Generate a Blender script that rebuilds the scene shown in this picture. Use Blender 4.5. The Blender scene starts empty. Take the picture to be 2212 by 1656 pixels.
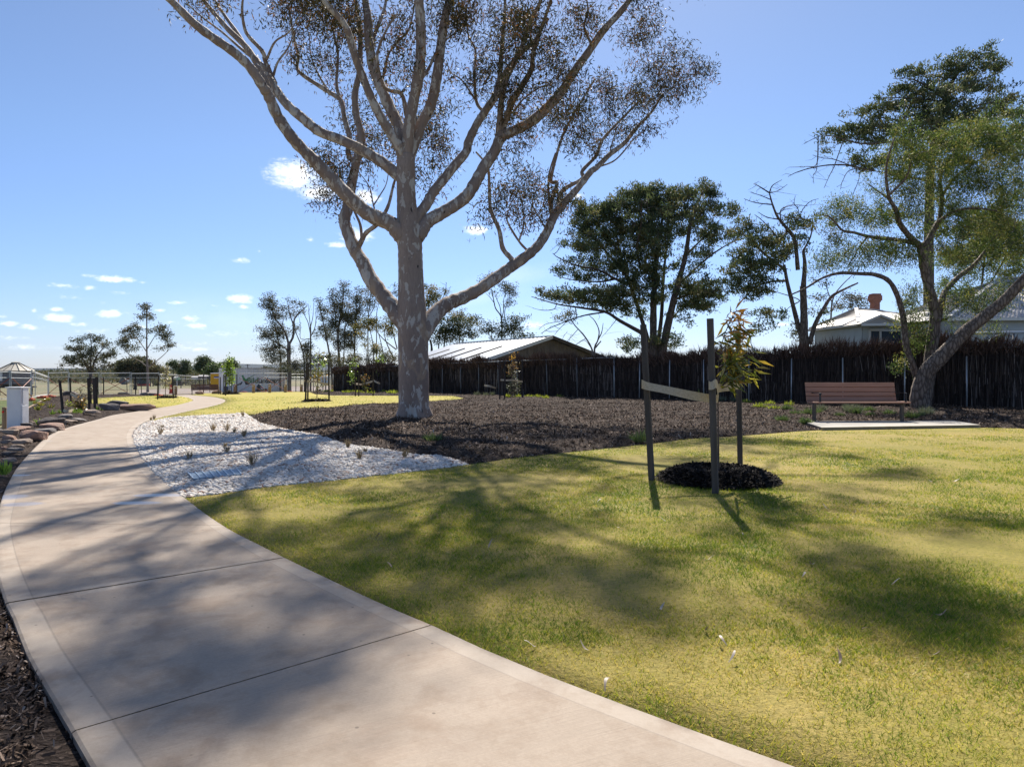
import bpy, bmesh, math, random
import numpy as np
from mathutils import Vector, Matrix, noise as mnoise
from mathutils.geometry import delaunay_2d_cdt

rng = np.random.default_rng(11)
random.seed(5)
scene = bpy.context.scene
col = scene.collection
R = math.radians
F = 1522.0          # focal length in the pixels the photograph was measured in (2212 wide)
CX, CY, EYE = 1106.0, 800.0, 1.3

# ------------------------------------------------------------------ terrain
def softplus(t, w):
    t = np.asarray(t, dtype=float)
    return w * np.logaddexp(0.0, t / w)

def terrain(x, y):
    x = np.asarray(x, dtype=float); y = np.asarray(y, dtype=float)
    z = -0.024 * softplus(y - 36, 6.0) - 0.009 * softplus(-x - 10, 2.0)
    return -4.6 * np.tanh(-z / 4.6)

def gz(x, y):
    return float(terrain(x, y))

def at(px, py, d):
    """A point d metres ahead, seen at px,py."""
    return np.array([(px - CX) * d / F, d, EYE + (CY - py) * d / F])

def ground(px, py):
    """The point of the terrain seen at px,py (py below the horizon)."""
    lo, hi = 0.3, 3000.0
    for _ in range(60):
        m = math.sqrt(lo * hi)
        p = at(px, py, m)
        if p[2] > gz(p[0], p[1]): lo = m
        else: hi = m
    p = at(px, py, lo); p[2] = gz(p[0], p[1])
    return p

def px2m(d): return d / F

# ------------------------------------------------------------------ objects
def tag(o, label=None, cat=None, group=None, kind=None):
    if label: o['label'] = label
    if cat: o['category'] = cat
    if group: o['group'] = group
    if kind: o['kind'] = kind
    return o

def thing(name, loc, label, cat, group=None, rz=0.0):
    o = bpy.data.objects.new(name, None); col.objects.link(o)
    o.empty_display_size = 0.2
    o.location = Vector(loc); o.rotation_euler = (0, 0, rz)
    return tag(o, label, cat, group)

def copy_tree(o, parent=None):
    c = o.copy(); col.objects.link(c)
    if parent is not None: c.parent = parent
    for ch in list(o.children): copy_tree(ch, c)
    return c

def mesh_obj(name, verts, faces, mat, parent=None, smooth=False, attrs=None, world=True):
    """verts Nx3, faces list of tuples or an int array NxK."""
    me = bpy.data.meshes.new(name)
    verts = np.asarray(verts, dtype=np.float32).reshape(-1, 3)
    if parent is not None and world:
        # vertices come in world coordinates: bring them into the parent's frame
        M = chain(parent).inverted()
        Mn = np.array(M)
        verts = (verts @ Mn[:3, :3].T + Mn[:3, 3]).astype(np.float32)
    if isinstance(faces, np.ndarray):
        k = faces.shape[1]; n = faces.shape[0]
        me.vertices.add(len(verts)); me.vertices.foreach_set('co', verts.ravel())
        me.loops.add(n * k); me.loops.foreach_set('vertex_index', faces.astype(np.int32).ravel())
        me.polygons.add(n)
        me.polygons.foreach_set('loop_start', np.arange(0, n * k, k, dtype=np.int32))
        me.polygons.foreach_set('loop_total', np.full(n, k, dtype=np.int32))
        me.update(calc_edges=True)
    else:
        me.from_pydata([tuple(map(float, v)) for v in verts], [], faces)
    if smooth:
        me.polygons.foreach_set('use_smooth', np.ones(len(me.polygons), dtype=bool))
    if attrs:
        for an, av in attrs.items():
            a = me.attributes.new(an, 'FLOAT', 'POINT')
            a.data.foreach_set('value', np.asarray(av, dtype=np.float32))
    me.validate(verbose=False)
    me.update()
    mats = mat if isinstance(mat, (list, tuple)) else [mat]
    for m in mats: me.materials.append(m)
    o = bpy.data.objects.new(name, me); col.objects.link(o)
    if parent is not None: o.parent = parent
    return o

def chain(o):
    M = Matrix.LocRotScale(o.location, o.rotation_euler, o.scale)
    return chain(o.parent) @ M if o.parent else M

class MB:
    """Collects shapes and links them as ONE mesh object."""
    def __init__(s): s.v = []; s.f = []; s.n = 0; s.a = []
    def add(s, v, f, a=0.0):
        v = np.asarray(v, dtype=float).reshape(-1, 3)
        s.v.append(v)
        for q in f: s.f.append(tuple(int(i) + s.n for i in q))
        s.n += len(v); s.a.append(np.full(len(v), a) if np.isscalar(a) else np.asarray(a))
        return s
    def box(s, c, size, rot=None, a=0.0, bev=0.0):
        hx, hy, hz = [q / 2 for q in size]
        if bev <= 0:
            v = np.array([[x, y, z] for x in (-hx, hx) for y in (-hy, hy) for z in (-hz, hz)])
            f = [(0, 1, 3, 2), (4, 6, 7, 5), (0, 4, 5, 1), (2, 3, 7, 6), (0, 2, 6, 4), (1, 5, 7, 3)]
        else:
            bm = bmesh.new(); bmesh.ops.create_cube(bm, size=1.0)
            for q in bm.verts: q.co = Vector((q.co.x * size[0], q.co.y * size[1], q.co.z * size[2]))
            bmesh.ops.bevel(bm, geom=bm.edges[:], offset=bev, segments=2, affect='EDGES', profile=0.5)
            bm.verts.index_update()
            v = np.array([q.co[:] for q in bm.verts]); f = [tuple(q.index for q in g.verts) for g in bm.faces]; bm.free()
        if rot is not None: v = v @ np.array(rot.to_matrix() if hasattr(rot, 'to_matrix') else rot).T
        return s.add(v + np.array(c), f, a)
    def bar(s, p, q, w, h=None, up=(0, 0, 1), a=0.0):
        """Rectangular bar from p to q."""
        p = np.array(p, float); q = np.array(q, float); h = h or w
        d = q - p; L = np.linalg.norm(d); d /= L
        u = np.array(up, float)
        if abs(d @ u) > 0.98: u = np.array([0, 1.0, 0])
        sx = np.cross(d, u); sx /= np.linalg.norm(sx); sy = np.cross(sx, d)
        v = [e + sx * i * w / 2 + sy * j * h / 2 for e in (p, q) for i, j in ((-1, -1), (1, -1), (1, 1), (-1, 1))]
        return s.add(v, [(3, 2, 1, 0), (4, 5, 6, 7), (0, 1, 5, 4), (1, 2, 6, 5), (2, 3, 7, 6), (3, 0, 4, 7)], a)
    def tube(s, path, rad, n=8, cap=True, wob=0.0, a=0.0):
        path = np.asarray(path, float); m = len(path)
        rad = np.full(m, rad, float) if np.isscalar(rad) else np.asarray(rad, float)
        t = np.gradient(path, axis=0); t /= np.linalg.norm(t, axis=1)[:, None] + 1e-9
        ref = np.array([0, 1.0, 0]) if abs(t[0][1]) < 0.8 else np.array([1.0, 0, 0])
        b = np.cross(t[0], ref); b /= np.linalg.norm(b)
        vs = []; ang = np.linspace(0, 2 * np.pi, n, endpoint=False)
        ca, sa = np.cos(ang), np.sin(ang)
        for i in range(m):
            b = b - t[i] * (b @ t[i]); b /= np.linalg.norm(b) + 1e-9
            c = np.cross(t[i], b)
            r = rad[i]
            if wob: r = r * (1 + wob * rng.normal(0, 1, n))
            vs.append(path[i] + (np.outer(ca, b) + np.outer(sa, c)) * (r[:, None] if np.ndim(r) else r))
        v = np.concatenate(vs); f = []
        for i in range(m - 1):
            for j in range(n):
                k = (j + 1) % n
                f.append((i * n + j, i * n + k, (i + 1) * n + k, (i + 1) * n + j))
        if cap:
            f.append(tuple(range(n - 1, -1, -1))); f.append(tuple((m - 1) * n + j for j in range(n)))
        return s.add(v, f, a)
    def build(s, name, mat, parent=None, smooth=False, world=True, attr=None):
        v = np.concatenate(s.v)
        at_ = {attr: np.concatenate(s.a)} if attr else None
        return mesh_obj(name, v, s.f, mat, parent, smooth, at_, world)

def catmull(pts, k=6):
    p = np.asarray(pts, float)
    p = np.vstack([2 * p[0] - p[1], p, 2 * p[-1] - p[-2]])
    out = []
    t = np.linspace(0, 1, k, endpoint=False)[:, None]
    for i in range(1, len(p) - 2):
        a, b, c, d = p[i - 1], p[i], p[i + 1], p[i + 2]
        out.append(0.5 * (2 * b + (c - a) * t + (2 * a - 5 * b + 4 * c - d) * t ** 2 + (3 * b - a - 3 * c + d) * t ** 3))
    out.append(p[-2][None])
    return np.vstack(out)

def in_poly(pts, poly):
    pts = np.asarray(pts); poly = np.asarray(poly)
    x, y = pts[:, 0], pts[:, 1]; ins = np.zeros(len(pts), bool)
    j = len(poly) - 1
    for i in range(len(poly)):
        xi, yi = poly[i]; xj, yj = poly[j]
        c = ((yi > y) != (yj > y))
        with np.errstate(divide='ignore', invalid='ignore'):
            c &= x < (xj - xi) * (y - yi) / (yj - yi + 1e-12) + xi
        ins ^= c; j = i
    return ins

def poly_dist(pts, poly, closed=True):
    pts = np.asarray(pts); best = np.full(len(pts), 1e9)
    n = len(poly)
    for i in range(n if closed else n - 1):
        a = np.asarray(poly[i]); b = np.asarray(poly[(i + 1) % n]); d = b - a
        t = np.clip(((pts - a) @ d) / (d @ d + 1e-12), 0, 1)
        best = np.minimum(best, np.linalg.norm(pts - (a + t[:, None] * d), axis=1))
    return best

# ------------------------------------------------------------------ node helpers
class NT:
    def __init__(s, tree): s.t = tree; s.t.nodes.clear()
    def n(s, typ, props=None, **ins):
        nd = s.t.nodes.new(typ)
        for k, v in (props or {}).items(): setattr(nd, k, v)
        for k, v in ins.items():
            key = int(k[1:]) if k[0] == 'i' and k[1:].isdigit() else k.replace('_', ' ')
            s.put(nd.inputs[key], v)
        return nd
    def put(s, sock, v):
        if isinstance(v, bpy.types.NodeSocket): s.t.links.new(v, sock)
        elif isinstance(v, bpy.types.Node): s.t.links.new(v.outputs[0], sock)
        else:
            if hasattr(sock.default_value, '__len__') and len(sock.default_value) == 4 and len(v) == 3: v = (*v, 1)
            sock.default_value = v
    def math(s, op, a, b=0.0, clamp=False):
        return s.n('ShaderNodeMath', {'operation': op, 'use_clamp': clamp}, i0=a, i1=b).outputs[0]
    def mix(s, f, a, b, mode='MIX'):
        nd = s.t.nodes.new('ShaderNodeMix'); nd.data_type = 'RGBA'; nd.blend_type = mode
        s.put(nd.inputs[0], f); s.put(nd.inputs[6], a); s.put(nd.inputs[7], b)
        return nd.outputs[2]
    def noise(s, vec, scale, detail=4, rough=0.55, dist=0.0):
        return s.n('ShaderNodeTexNoise', None, Vector=vec, Scale=scale, Detail=detail, Roughness=rough, Distortion=dist).outputs[0]
    def ramp(s, f, stops, mode='LINEAR'):
        nd = s.t.nodes.new('ShaderNodeValToRGB'); cr = nd.color_ramp; cr.interpolation = mode
        while len(cr.elements) < len(stops): cr.elements.new(0.5)
        for e, (p, c) in zip(cr.elements, stops):
            e.position = p; e.color = (*c, 1) if hasattr(c, '__len__') else (c, c, c, 1)
        s.put(nd.inputs[0], f); return nd.outputs[0]
    def mapr(s, f, a, b, c=0.0, d=1.0, smooth=False):
        nd = s.n('ShaderNodeMapRange', {'interpolation_type': 'SMOOTHSTEP' if smooth else 'LINEAR'})
        s.put(nd.inputs[0], f)
        for i, q in zip((1, 2, 3, 4), (a, b, c, d)): nd.inputs[i].default_value = q
        return nd.outputs[0]
    def pos(s, scale=(1, 1, 1), obj=False):
        src = s.n('ShaderNodeTexCoord').outputs['Object'] if obj else s.n('ShaderNodeNewGeometry').outputs['Position']
        return s.n('ShaderNodeVectorMath', {'operation': 'MULTIPLY'}, i0=src, i1=scale).outputs[0]
    def attr(s, name): return s.n('ShaderNodeAttribute', {'attribute_name': name}).outputs['Fac']
    def out(s, shader, vol=None, world=False):
        o = s.t.nodes.new('ShaderNodeOutputWorld' if world else 'ShaderNodeOutputMaterial')
        if shader is not None: s.put(o.inputs[0], shader)
        if vol is not None: s.put(o.inputs[1], vol)

def new_mat(name):
    m = bpy.data.materials.new(name); m.use_nodes = True
    return m, NT(m.node_tree)

def simple(name, c1, c2=None, scale=6.0, rough=0.7, metal=0.0, bump=0.0, bscale=None, stretch=(1, 1, 1), spec=0.4, detail=5, lo=0.35, hi=0.65, obj=False):
    m, t = new_mat(name)
    v = t.pos(stretch, obj)
    f = t.noise(v, scale, detail)
    c = t.mix(t.mapr(f, lo, hi), c1, c2) if c2 else c1
    kw = {}
    if bump:
        h = t.noise(v, bscale or scale * 3, 6, 0.6)
        kw['Normal'] = t.n('ShaderNodeBump', None, Strength=min(1.0, bump), Distance=0.02, Height=h).outputs[0]
    p = t.n('ShaderNodeBsdfPrincipled', None, Base_Color=c, Roughness=rough, Metallic=metal, **kw)
    p.inputs['Specular IOR Level'].default_value = spec
    t.out(p); return m

def leaf_mat(name, stops, trans=0.35, rough=0.45, tcol=1.5, spec=0.5):
    """Foliage: colour by each leaf's own random value, light passing through."""
    m, t = new_mat(name)
    c = t.ramp(t.attr('rnd'), stops)
    p = t.n('ShaderNodeBsdfPrincipled', None, Base_Color=c, Roughness=rough)
    p.inputs['Specular IOR Level'].default_value = spec
    tc = t.mix(1.0, c, (tcol, tcol, tcol * 0.7), 'MULTIPLY')
    tr = t.n('ShaderNodeBsdfTranslucent', None, Color=tc)
    t.out(t.n('ShaderNodeMixShader', None, i0=trans, i1=p.outputs[0], i2=tr.outputs[0])); return m
# ------------------------------------------------------------------ materials
M = {}
def concrete(name, base, base2, attrs=True):
    m, t = new_mat(name)
    v = t.pos()
    big = t.noise(v, 0.9, 5, 0.6); mid = t.noise(v, 5.0, 6, 0.65); fine = t.noise(v, 90, 3, 0.7)
    c = t.mix(t.mapr(big, 0.3, 0.7), base, base2)
    c = t.mix(t.mapr(mid, 0.5, 0.68, 0, 0.75), c, (base[0] * 0.80, base[1] * 0.74, base[2] * 0.68))
    c = t.mix(t.mapr(fine, 0.35, 0.75, 0.0, 0.35), c, (base[0] * 0.62, base[1] * 0.6, base[2] * 0.58))
    rough = 0.82
    h = fine
    if attrs:
        e = t.math('MINIMUM', t.attr('dl'), t.attr('dr'))
        band = t.mapr(e, 0.118, 0.128, 1.0, 0.0)
        wob = t.math('ADD', t.attr('dj'), t.math('MULTIPLY', t.noise(v, 3.0, 2), 0.05))
        jb = t.mapr(wob, 0.085, 0.12, 1.0, 0.0)
        band = t.math('MAXIMUM', band, jb)
        c = t.mix(t.math('MULTIPLY', band, t.mapr(mid, 0.3, 0.7, 0.5, 0.15)), c, (0.44, 0.385, 0.32))
        rim = t.mapr(t.math('ABSOLUTE', t.math('SUBTRACT', e, 0.125)), 0.002, 0.006, 0.35, 0.0)
        c = t.mix(rim, c, (0.16, 0.14, 0.12))
        # broom strokes run across the path
        st = t.n('ShaderNodeCombineXYZ', None, X=t.math('MULTIPLY', t.attr('dl'), 2.0), Y=t.math('MULTIPLY', t.attr('vv'), 130.0)).outputs[0]
        broom = t.noise(st, 1.0, 3, 0.6)
        c = t.mix(t.math('MULTIPLY', t.mapr(broom, 0.4, 0.75), t.math('MULTIPLY', t.math('SUBTRACT', 1.0, band), 0.28)), c, (0.2, 0.165, 0.13))
        h = t.math('ADD', t.math('MULTIPLY', broom, t.math('SUBTRACT', 1.0, band)), t.math('MULTIPLY', fine, 0.6))
        # grime creeping in from the edges, rust-brown stains
        g = t.math('MULTIPLY', t.mapr(e, 0.0, 0.05, 0.55, 0.0), t.mapr(mid, 0.35, 0.6))
        c = t.mix(g, c, (0.12, 0.10, 0.08))
        s = t.noise(v, 1.7, 6, 0.7, 0.6)
        c = t.mix(t.mapr(s, 0.53, 0.7, 0.0, 0.6), c, (0.225, 0.15, 0.10))
        sp_ = t.n('ShaderNodeTexVoronoi', None, Vector=v, Scale=7.0).outputs['Distance']
        c = t.mix(t.mapr(sp_, 0.035, 0.06, 0.7, 0.0), c, (0.1, 0.075, 0.055))
        wn = t.noise(v, 2.2, 3, 0.5)
        # wet patches along both edges: smoother, with reflected sky tinted into the colour
        W = None
        for (px, py, rx, ry) in WET:
            g0 = ground(px, py)
            dv = t.n('ShaderNodeVectorMath', {'operation': 'SUBTRACT'}, i0=v, i1=tuple(g0)).outputs[0]
            dv = t.n('ShaderNodeVectorMath', {'operation': 'MULTIPLY'}, i0=dv, i1=(1 / rx, 1 / ry, 0)).outputs[0]
            L = t.n('ShaderNodeVectorMath', {'operation': 'LENGTH'}, i0=dv).outputs['Value']
            q = t.mapr(t.math('ADD', L, t.math('MULTIPLY', t.math('SUBTRACT', wn, 0.5), 1.4)), 0.75, 1.0, 1.0, 0.0, True)
            W = q if W is None else t.math('MAXIMUM', W, q)
        rough = t.mapr(W, 0, 1, 0.82, 0.3)
        c = t.mix(t.math('MULTIPLY', W, 0.2), c, (0.36, 0.36, 0.38))
    b = t.n('ShaderNodeBump', None, Strength=0.35, Distance=0.004, Height=h)
    p = t.n('ShaderNodeBsdfPrincipled', None, Base_Color=c, Roughness=rough, Normal=b.outputs[0])
    t.out(p); return m
WET = [(62, 959, .5, .12), (20, 1084, .22, .2), (48, 1100, .2, .12), (338, 1080, .3, .1), (300, 1097, .3, .1), (35, 1035, .2, .06)]
M['path'] = concrete('path concrete', (0.325, 0.258, 0.195), (0.41, 0.335, 0.262))
M['pad'] = concrete('pad concrete', (0.30, 0.285, 0.255), (0.36, 0.345, 0.31), False)
M['joint'] = simple('joint filler', (0.03, 0.028, 0.026), rough=0.9)

def grass_ground(name, cols, far=False):
    m, t = new_mat(name)
    v = t.pos()
    a = t.noise(v, 0.35, 4, 0.6); b = t.noise(v, 1.6, 5, 0.65); c_ = t.noise(v, 38, 4, 0.7)
    c = t.mix(t.mapr(t.math('ADD', t.math('MULTIPLY', a, 0.55), t.math('MULTIPLY', b, 0.45)), 0.4, 0.6), cols[0], cols[1])
    c = t.mix(t.mapr(c_, 0.4, 0.75, 0.0, 0.75), c, cols[2])
    bmp = t.n('ShaderNodeBump', None, Strength=0.8, Distance=0.02, Height=c_)
    p = t.n('ShaderNodeBsdfPrincipled', None, Base_Color=c, Roughness=0.85, Normal=bmp.outputs[0])
    p.inputs['Specular IOR Level'].default_value = 0.15
    t.out(p); return m
M['lawn'] = grass_ground('lawn soil and thatch', ((0.27, 0.235, 0.05), (0.38, 0.29, 0.095), (0.13, 0.115, 0.03)))
M['lawn_far'] = grass_ground('lawn turf', ((0.36, 0.325, 0.06), (0.42, 0.33, 0.10), (0.27, 0.25, 0.045)))
def field_mat():
    m, t = new_mat('dry paddock')
    v = t.pos()
    a = t.noise(t.pos((1, 0.25, 1)), 0.02, 5, 0.6); b = t.noise(v, 0.25, 5, 0.65); f = t.noise(v, 6, 5, 0.7)
    c = t.mix(t.mapr(a, 0.38, 0.62), (0.12, 0.12, 0.04), (0.19, 0.15, 0.07))
    c = t.mix(t.mapr(b, 0.5, 0.72, 0, 0.7), c, (0.16, 0.11, 0.07))
    c = t.mix(t.mapr(f, 0.4, 0.7, 0, 0.5), c, (0.10, 0.11, 0.035))
    yy = t.n('ShaderNodeSeparateXYZ', None, Vector=v).outputs[1]
    wood = t.math('MULTIPLY', t.mapr(yy, 330, 520), t.mapr(t.noise(t.pos((.25, 1, 1)), 0.004, 5, .6), .3, .5))
    c = t.mix(wood, c, (0.045, 0.06, 0.045))
    bmp = t.n('ShaderNodeBump', None, Strength=0.8, Distance=0.08, Height=f)
    t.out(t.n('ShaderNodeBsdfPrincipled', None, Base_Color=c, Roughness=0.9, Normal=bmp.outputs[0])); return m
M['field'] = field_mat()

def mulch_mat(name, dark=1.0):
    m, t = new_mat(name)
    v = t.pos()
    vo = t.n('ShaderNodeTexVoronoi', None, Vector=t.n('ShaderNodeVectorMath', {'operation': 'ADD'}, i0=t.pos((1, 1.7, 1)), i1=t.n('ShaderNodeVectorMath', {'operation': 'SCALE'}, i0=t.n('ShaderNodeTexNoise', None, Vector=v, Scale=9.0).outputs[1], Scale=0.12).outputs[0]).outputs[0], Scale=34.0)
    f = t.n('ShaderNodeSeparateColor', None, Color=vo.outputs['Color']).outputs[0]
    k = dark
    c = t.ramp(f, [(0, (0.022 * k, 0.016 * k, 0.013 * k)), (0.5, (0.055 * k, 0.04 * k, 0.032 * k)), (0.85, (0.085 * k, 0.062 * k, 0.05 * k)), (1, (0.17 * k, 0.13 * k, 0.105 * k))])
    g = t.noise(v, 1.3, 4, 0.6)
    c = t.mix(t.mapr(g, 0.4, 0.7, 0, 0.6), c, (0.03 * k, 0.022 * k, 0.018 * k))
    h = t.math('ADD', t.math('MULTIPLY', vo.outputs['Distance'], 1.0), t.noise(v, 60, 3, 0.6))
    bmp = t.n('ShaderNodeBump', None, Strength=1.0, Distance=0.02, Height=h)
    p = t.n('ShaderNodeBsdfPrincipled', None, Base_Color=c, Roughness=0.92, Normal=bmp.outputs[0])
    p.inputs['Specular IOR Level'].default_value = 0.12
    t.out(p); return m
M['mulch'] = mulch_mat('bark mulch'); M['mulch_dark'] = mulch_mat('fresh dark mulch', 0.45)

def attr_mat(name, stops, rough=0.7, spec=0.4, bump=0.0, bscale=20, mode='LINEAR'):
    m, t = new_mat(name)
    c = t.ramp(t.attr('rnd'), stops, mode)
    kw = {}
    if bump: kw['Normal'] = t.n('ShaderNodeBump', None, Strength=bump, Distance=0.01, Height=t.noise(t.pos(), bscale, 5)).outputs[0]
    p = t.n('ShaderNodeBsdfPrincipled', None, Base_Color=c, Roughness=rough, **kw)
    p.inputs['Specular IOR Level'].default_value = spec
    t.out(p); return m
M['chips'] = attr_mat('bark chips', [(0, (0.016, 0.011, 0.008)), (0.45, (0.1, 0.067, 0.048)), (0.8, (0.2, 0.142, 0.104)), (0.95, (0.33, 0.245, 0.185)), (1, (0.5, 0.41, 0.34))], 0.9, 0.12)
M['chips_dark'] = attr_mat('dark chips', [(0, (0.007, 0.006, 0.006)), (0.7, (0.022, 0.018, 0.016)), (1, (0.08, 0.066, 0.058))], 0.85, 0.15)
M['pebble'] = attr_mat('white pebbles', [(0, (0.42, 0.37, 0.32)), (0.3, (0.60, 0.56, 0.5)), (0.75, (0.72, 0.69, 0.65)), (0.9, (0.44, 0.37, 0.31)), (0.955, (0.36, 0.2, 0.13)), (1, (0.26, 0.23, 0.2))], 0.75, 0.2)
M['gravel'] = simple('gravel bed grit', (0.2, 0.175, 0.15), (0.12, 0.105, 0.09), 40, 0.9, bump=1, bscale=60)
M['blade'] = leaf_mat('grass blades', [(0, (0.085, 0.155, 0.014)), (0.3, (0.19, 0.26, 0.024)), (0.55, (0.36, 0.36, 0.038)), (0.75, (0.50, 0.41, 0.085)), (1, (0.58, 0.45, 0.18))], 0.42, 0.5, 1.35, 0.25)
M['gumleaf'] = leaf_mat('gum leaves', [(0, (0.035, 0.04, 0.022)), (0.5, (0.075, 0.068, 0.035)), (0.8, (0.13, 0.088, 0.045)), (1, (0.27, 0.125, 0.055))], 0.26, 0.6, 1.3, 0.22)
M['gumleaf_far'] = leaf_mat('distant gum leaves', [(0, (0.05, 0.062, 0.036)), (0.6, (0.105, 0.112, 0.066)), (1, (0.2, 0.155, 0.09))], 0.26, 0.65, 1.3, 0.2)
M['wattle'] = leaf_mat('olive wattle leaves', [(0, (0.07, 0.08, 0.03)), (0.5, (0.16, 0.155, 0.05)), (1, (0.34, 0.25, 0.08))], 0.32, 0.6, 1.4, 0.25)
M['cypress'] = leaf_mat('cypress sprays', [(0, (0.05, 0.078, 0.044)), (0.5, (0.105, 0.142, 0.072)), (0.85, (0.155, 0.178, 0.084)), (1, (0.2, 0.18, 0.085))], 0.28, 0.6, 1.2, 0.3)
M['pine'] = leaf_mat('conifer sprays', [(0, (0.03, 0.05, 0.022)), (0.6, (0.065, 0.085, 0.035)), (1, (0.12, 0.115, 0.04))], 0.2, 0.55, 1.2, 0.3)
M['pepper'] = leaf_mat('pepper leaflets', [(0, (0.045, 0.08, 0.026)), (0.5, (0.11, 0.155, 0.045)), (0.85, (0.2, 0.23, 0.065)), (1, (0.30, 0.26, 0.08))], 0.36, 0.6, 1.4, 0.25)
M['fresh'] = leaf_mat('fresh green leaves', [(0, (0.09, 0.16, 0.03)), (0.6, (0.19, 0.30, 0.06)), (1, (0.34, 0.42, 0.10))], 0.4, 0.35, 1.5, 0.6)
M['lime'] = leaf_mat('lime tufts', [(0, (0.16, 0.22, 0.03)), (1, (0.42, 0.45, 0.07))], 0.35, 0.5, 1.4)
M['strappy'] = leaf_mat('strap leaves', [(0, (0.09, 0.17, 0.025)), (1, (0.25, 0.36, 0.06))], 0.35, 0.4, 1.5)
M['greygreen'] = leaf_mat('grey green shrub', [(0, (0.09, 0.11, 0.075)), (1, (0.2, 0.22, 0.15))], 0.25, 0.5, 1.3)
M['bushgreen'] = leaf_mat('small green shrub', [(0, (0.06, 0.1, 0.035)), (1, (0.17, 0.23, 0.085))], 0.25, 0.5, 1.3)
M['straw'] = leaf_mat('straw tuft', [(0, (0.13, 0.09, 0.05)), (1, (0.38, 0.29, 0.17))], 0.2, 0.6, 1.2)
M['silver'] = leaf_mat('silvery leaves', [(0, (0.2, 0.2, 0.13)), (0.6, (0.42, 0.41, 0.3)), (1, (0.5, 0.42, 0.25))], 0.25, 0.5, 1.3, 0.4)
M['sapling'] = leaf_mat('sapling leaves', [(0, (0.05, 0.075, 0.02)), (0.45, (0.13, 0.155, 0.03)), (0.8, (0.27, 0.24, 0.045)), (1, (0.33, 0.2, 0.04))], 0.38, 0.24, 1.6, 0.8)
M['amber'] = leaf_mat('amber new leaves', [(0, (0.2, 0.12, 0.025)), (0.5, (0.42, 0.2, 0.03)), (1, (0.5, 0.32, 0.05))], 0.45, 0.22, 1.7, 0.8)
M['rusty'] = leaf_mat('bronze leaves', [(0, (0.1, 0.1, 0.03)), (0.5, (0.24, 0.17, 0.05)), (1, (0.4, 0.19, 0.06))], 0.35, 0.4, 1.4, 0.6)
M['litter'] = attr_mat('fallen leaves', [(0, (0.13, 0.07, 0.04)), (0.45, (0.3, 0.22, 0.15)), (1, (0.48, 0.42, 0.36))], 0.5)

def gum_bark(name='gum bark', th=0.56, k=1.0):
    m, t = new_mat(name)
    v = t.pos((1, 1, 0.45))
    a = t.noise(v, 5.2, 4, 0.55, 0.7); b = t.noise(v, 15, 5, 0.6, 0.4); f = t.noise(t.pos((1, 1, 0.25)), 26, 5, 0.65)
    c = t.mix(t.mapr(t.noise(v, 0.9, 3), 0.35, 0.65), (0.165 * k, 0.122 * k, 0.098 * k), (0.25 * k, 0.198 * k, 0.165 * k))
    c = t.mix(t.mapr(f, 0.45, 0.75, 0, 0.55), c, (0.14, 0.10, 0.08))
    pale = t.mapr(t.math('ADD', t.math('MULTIPLY', a, 0.75), t.math('MULTIPLY', b, 0.25)), th, th + .02)
    c = t.mix(t.math('MULTIPLY', pale, 0.85), c, t.mix(f, (0.60, 0.555, 0.49), (0.40, 0.37, 0.33)))
    tan = t.mapr(t.noise(v, 2.1, 4, 0.5, 0.8), 0.6, 0.64)
    c = t.mix(t.math('MULTIPLY', tan, 0.55), c, (0.40, 0.29, 0.19))
    spots = t.mapr(t.noise(t.pos((1, 1, 0.6)), 5.5, 2, 0.4), 0.71, 0.75)
    c = t.mix(spots, c, (0.03, 0.024, 0.02))
    bmp = t.n('ShaderNodeBump', None, Strength=0.7, Distance=0.02, Height=t.math('ADD', f, t.math('MULTIPLY', pale, -0.5)))
    t.out(t.n('ShaderNodeBsdfPrincipled', None, Base_Color=c, Roughness=0.75, Normal=bmp.outputs[0])); return m
M['gumbark'] = gum_bark('gum bark', 0.55, 1.28)
M['limbbark'] = gum_bark('gum limb bark', 0.525, 1.25)
def rough_bark(name, c1, c2, sc=7):
    m, t = new_mat(name)
    v = t.pos((1, 1, 0.3))
    f = t.n('ShaderNodeTexVoronoi', {'feature': 'DISTANCE_TO_EDGE'}, Vector=v, Scale=sc * 1.6).outputs['Distance']
    n = t.noise(v, sc * 2, 5, 0.6)
    c = t.mix(t.mapr(t.math('MULTIPLY', f, n), 0.0, 0.12), c1, c2)
    bmp = t.n('ShaderNodeBump', None, Strength=1.0, Distance=0.05, Height=t.math('ADD', f, t.math('MULTIPLY', n, 0.4)))
    t.out(t.n('ShaderNodeBsdfPrincipled', None, Base_Color=c, Roughness=0.85, Normal=bmp.outputs[0])); return m
M['pepperbark'] = rough_bark('pepper tree bark', (0.07, 0.05, 0.038), (0.235, 0.185, 0.15))
M['darkbark'] = rough_bark('cypress bark', (0.045, 0.034, 0.028), (0.13, 0.10, 0.085), 5)
M['palebark'] = simple('pale far bark', (0.26, 0.22, 0.19), (0.13, 0.105, 0.09), 3, 0.8, stretch=(1, 1, .4), bump=.6)
M['deadwood'] = simple('dead branches', (0.13, 0.105, 0.09), (0.07, 0.055, 0.045), 4, 0.85)
M['twig'] = simple('twigs', (0.14, 0.10, 0.08), (0.075, 0.055, 0.045), 8, 0.8)

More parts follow.
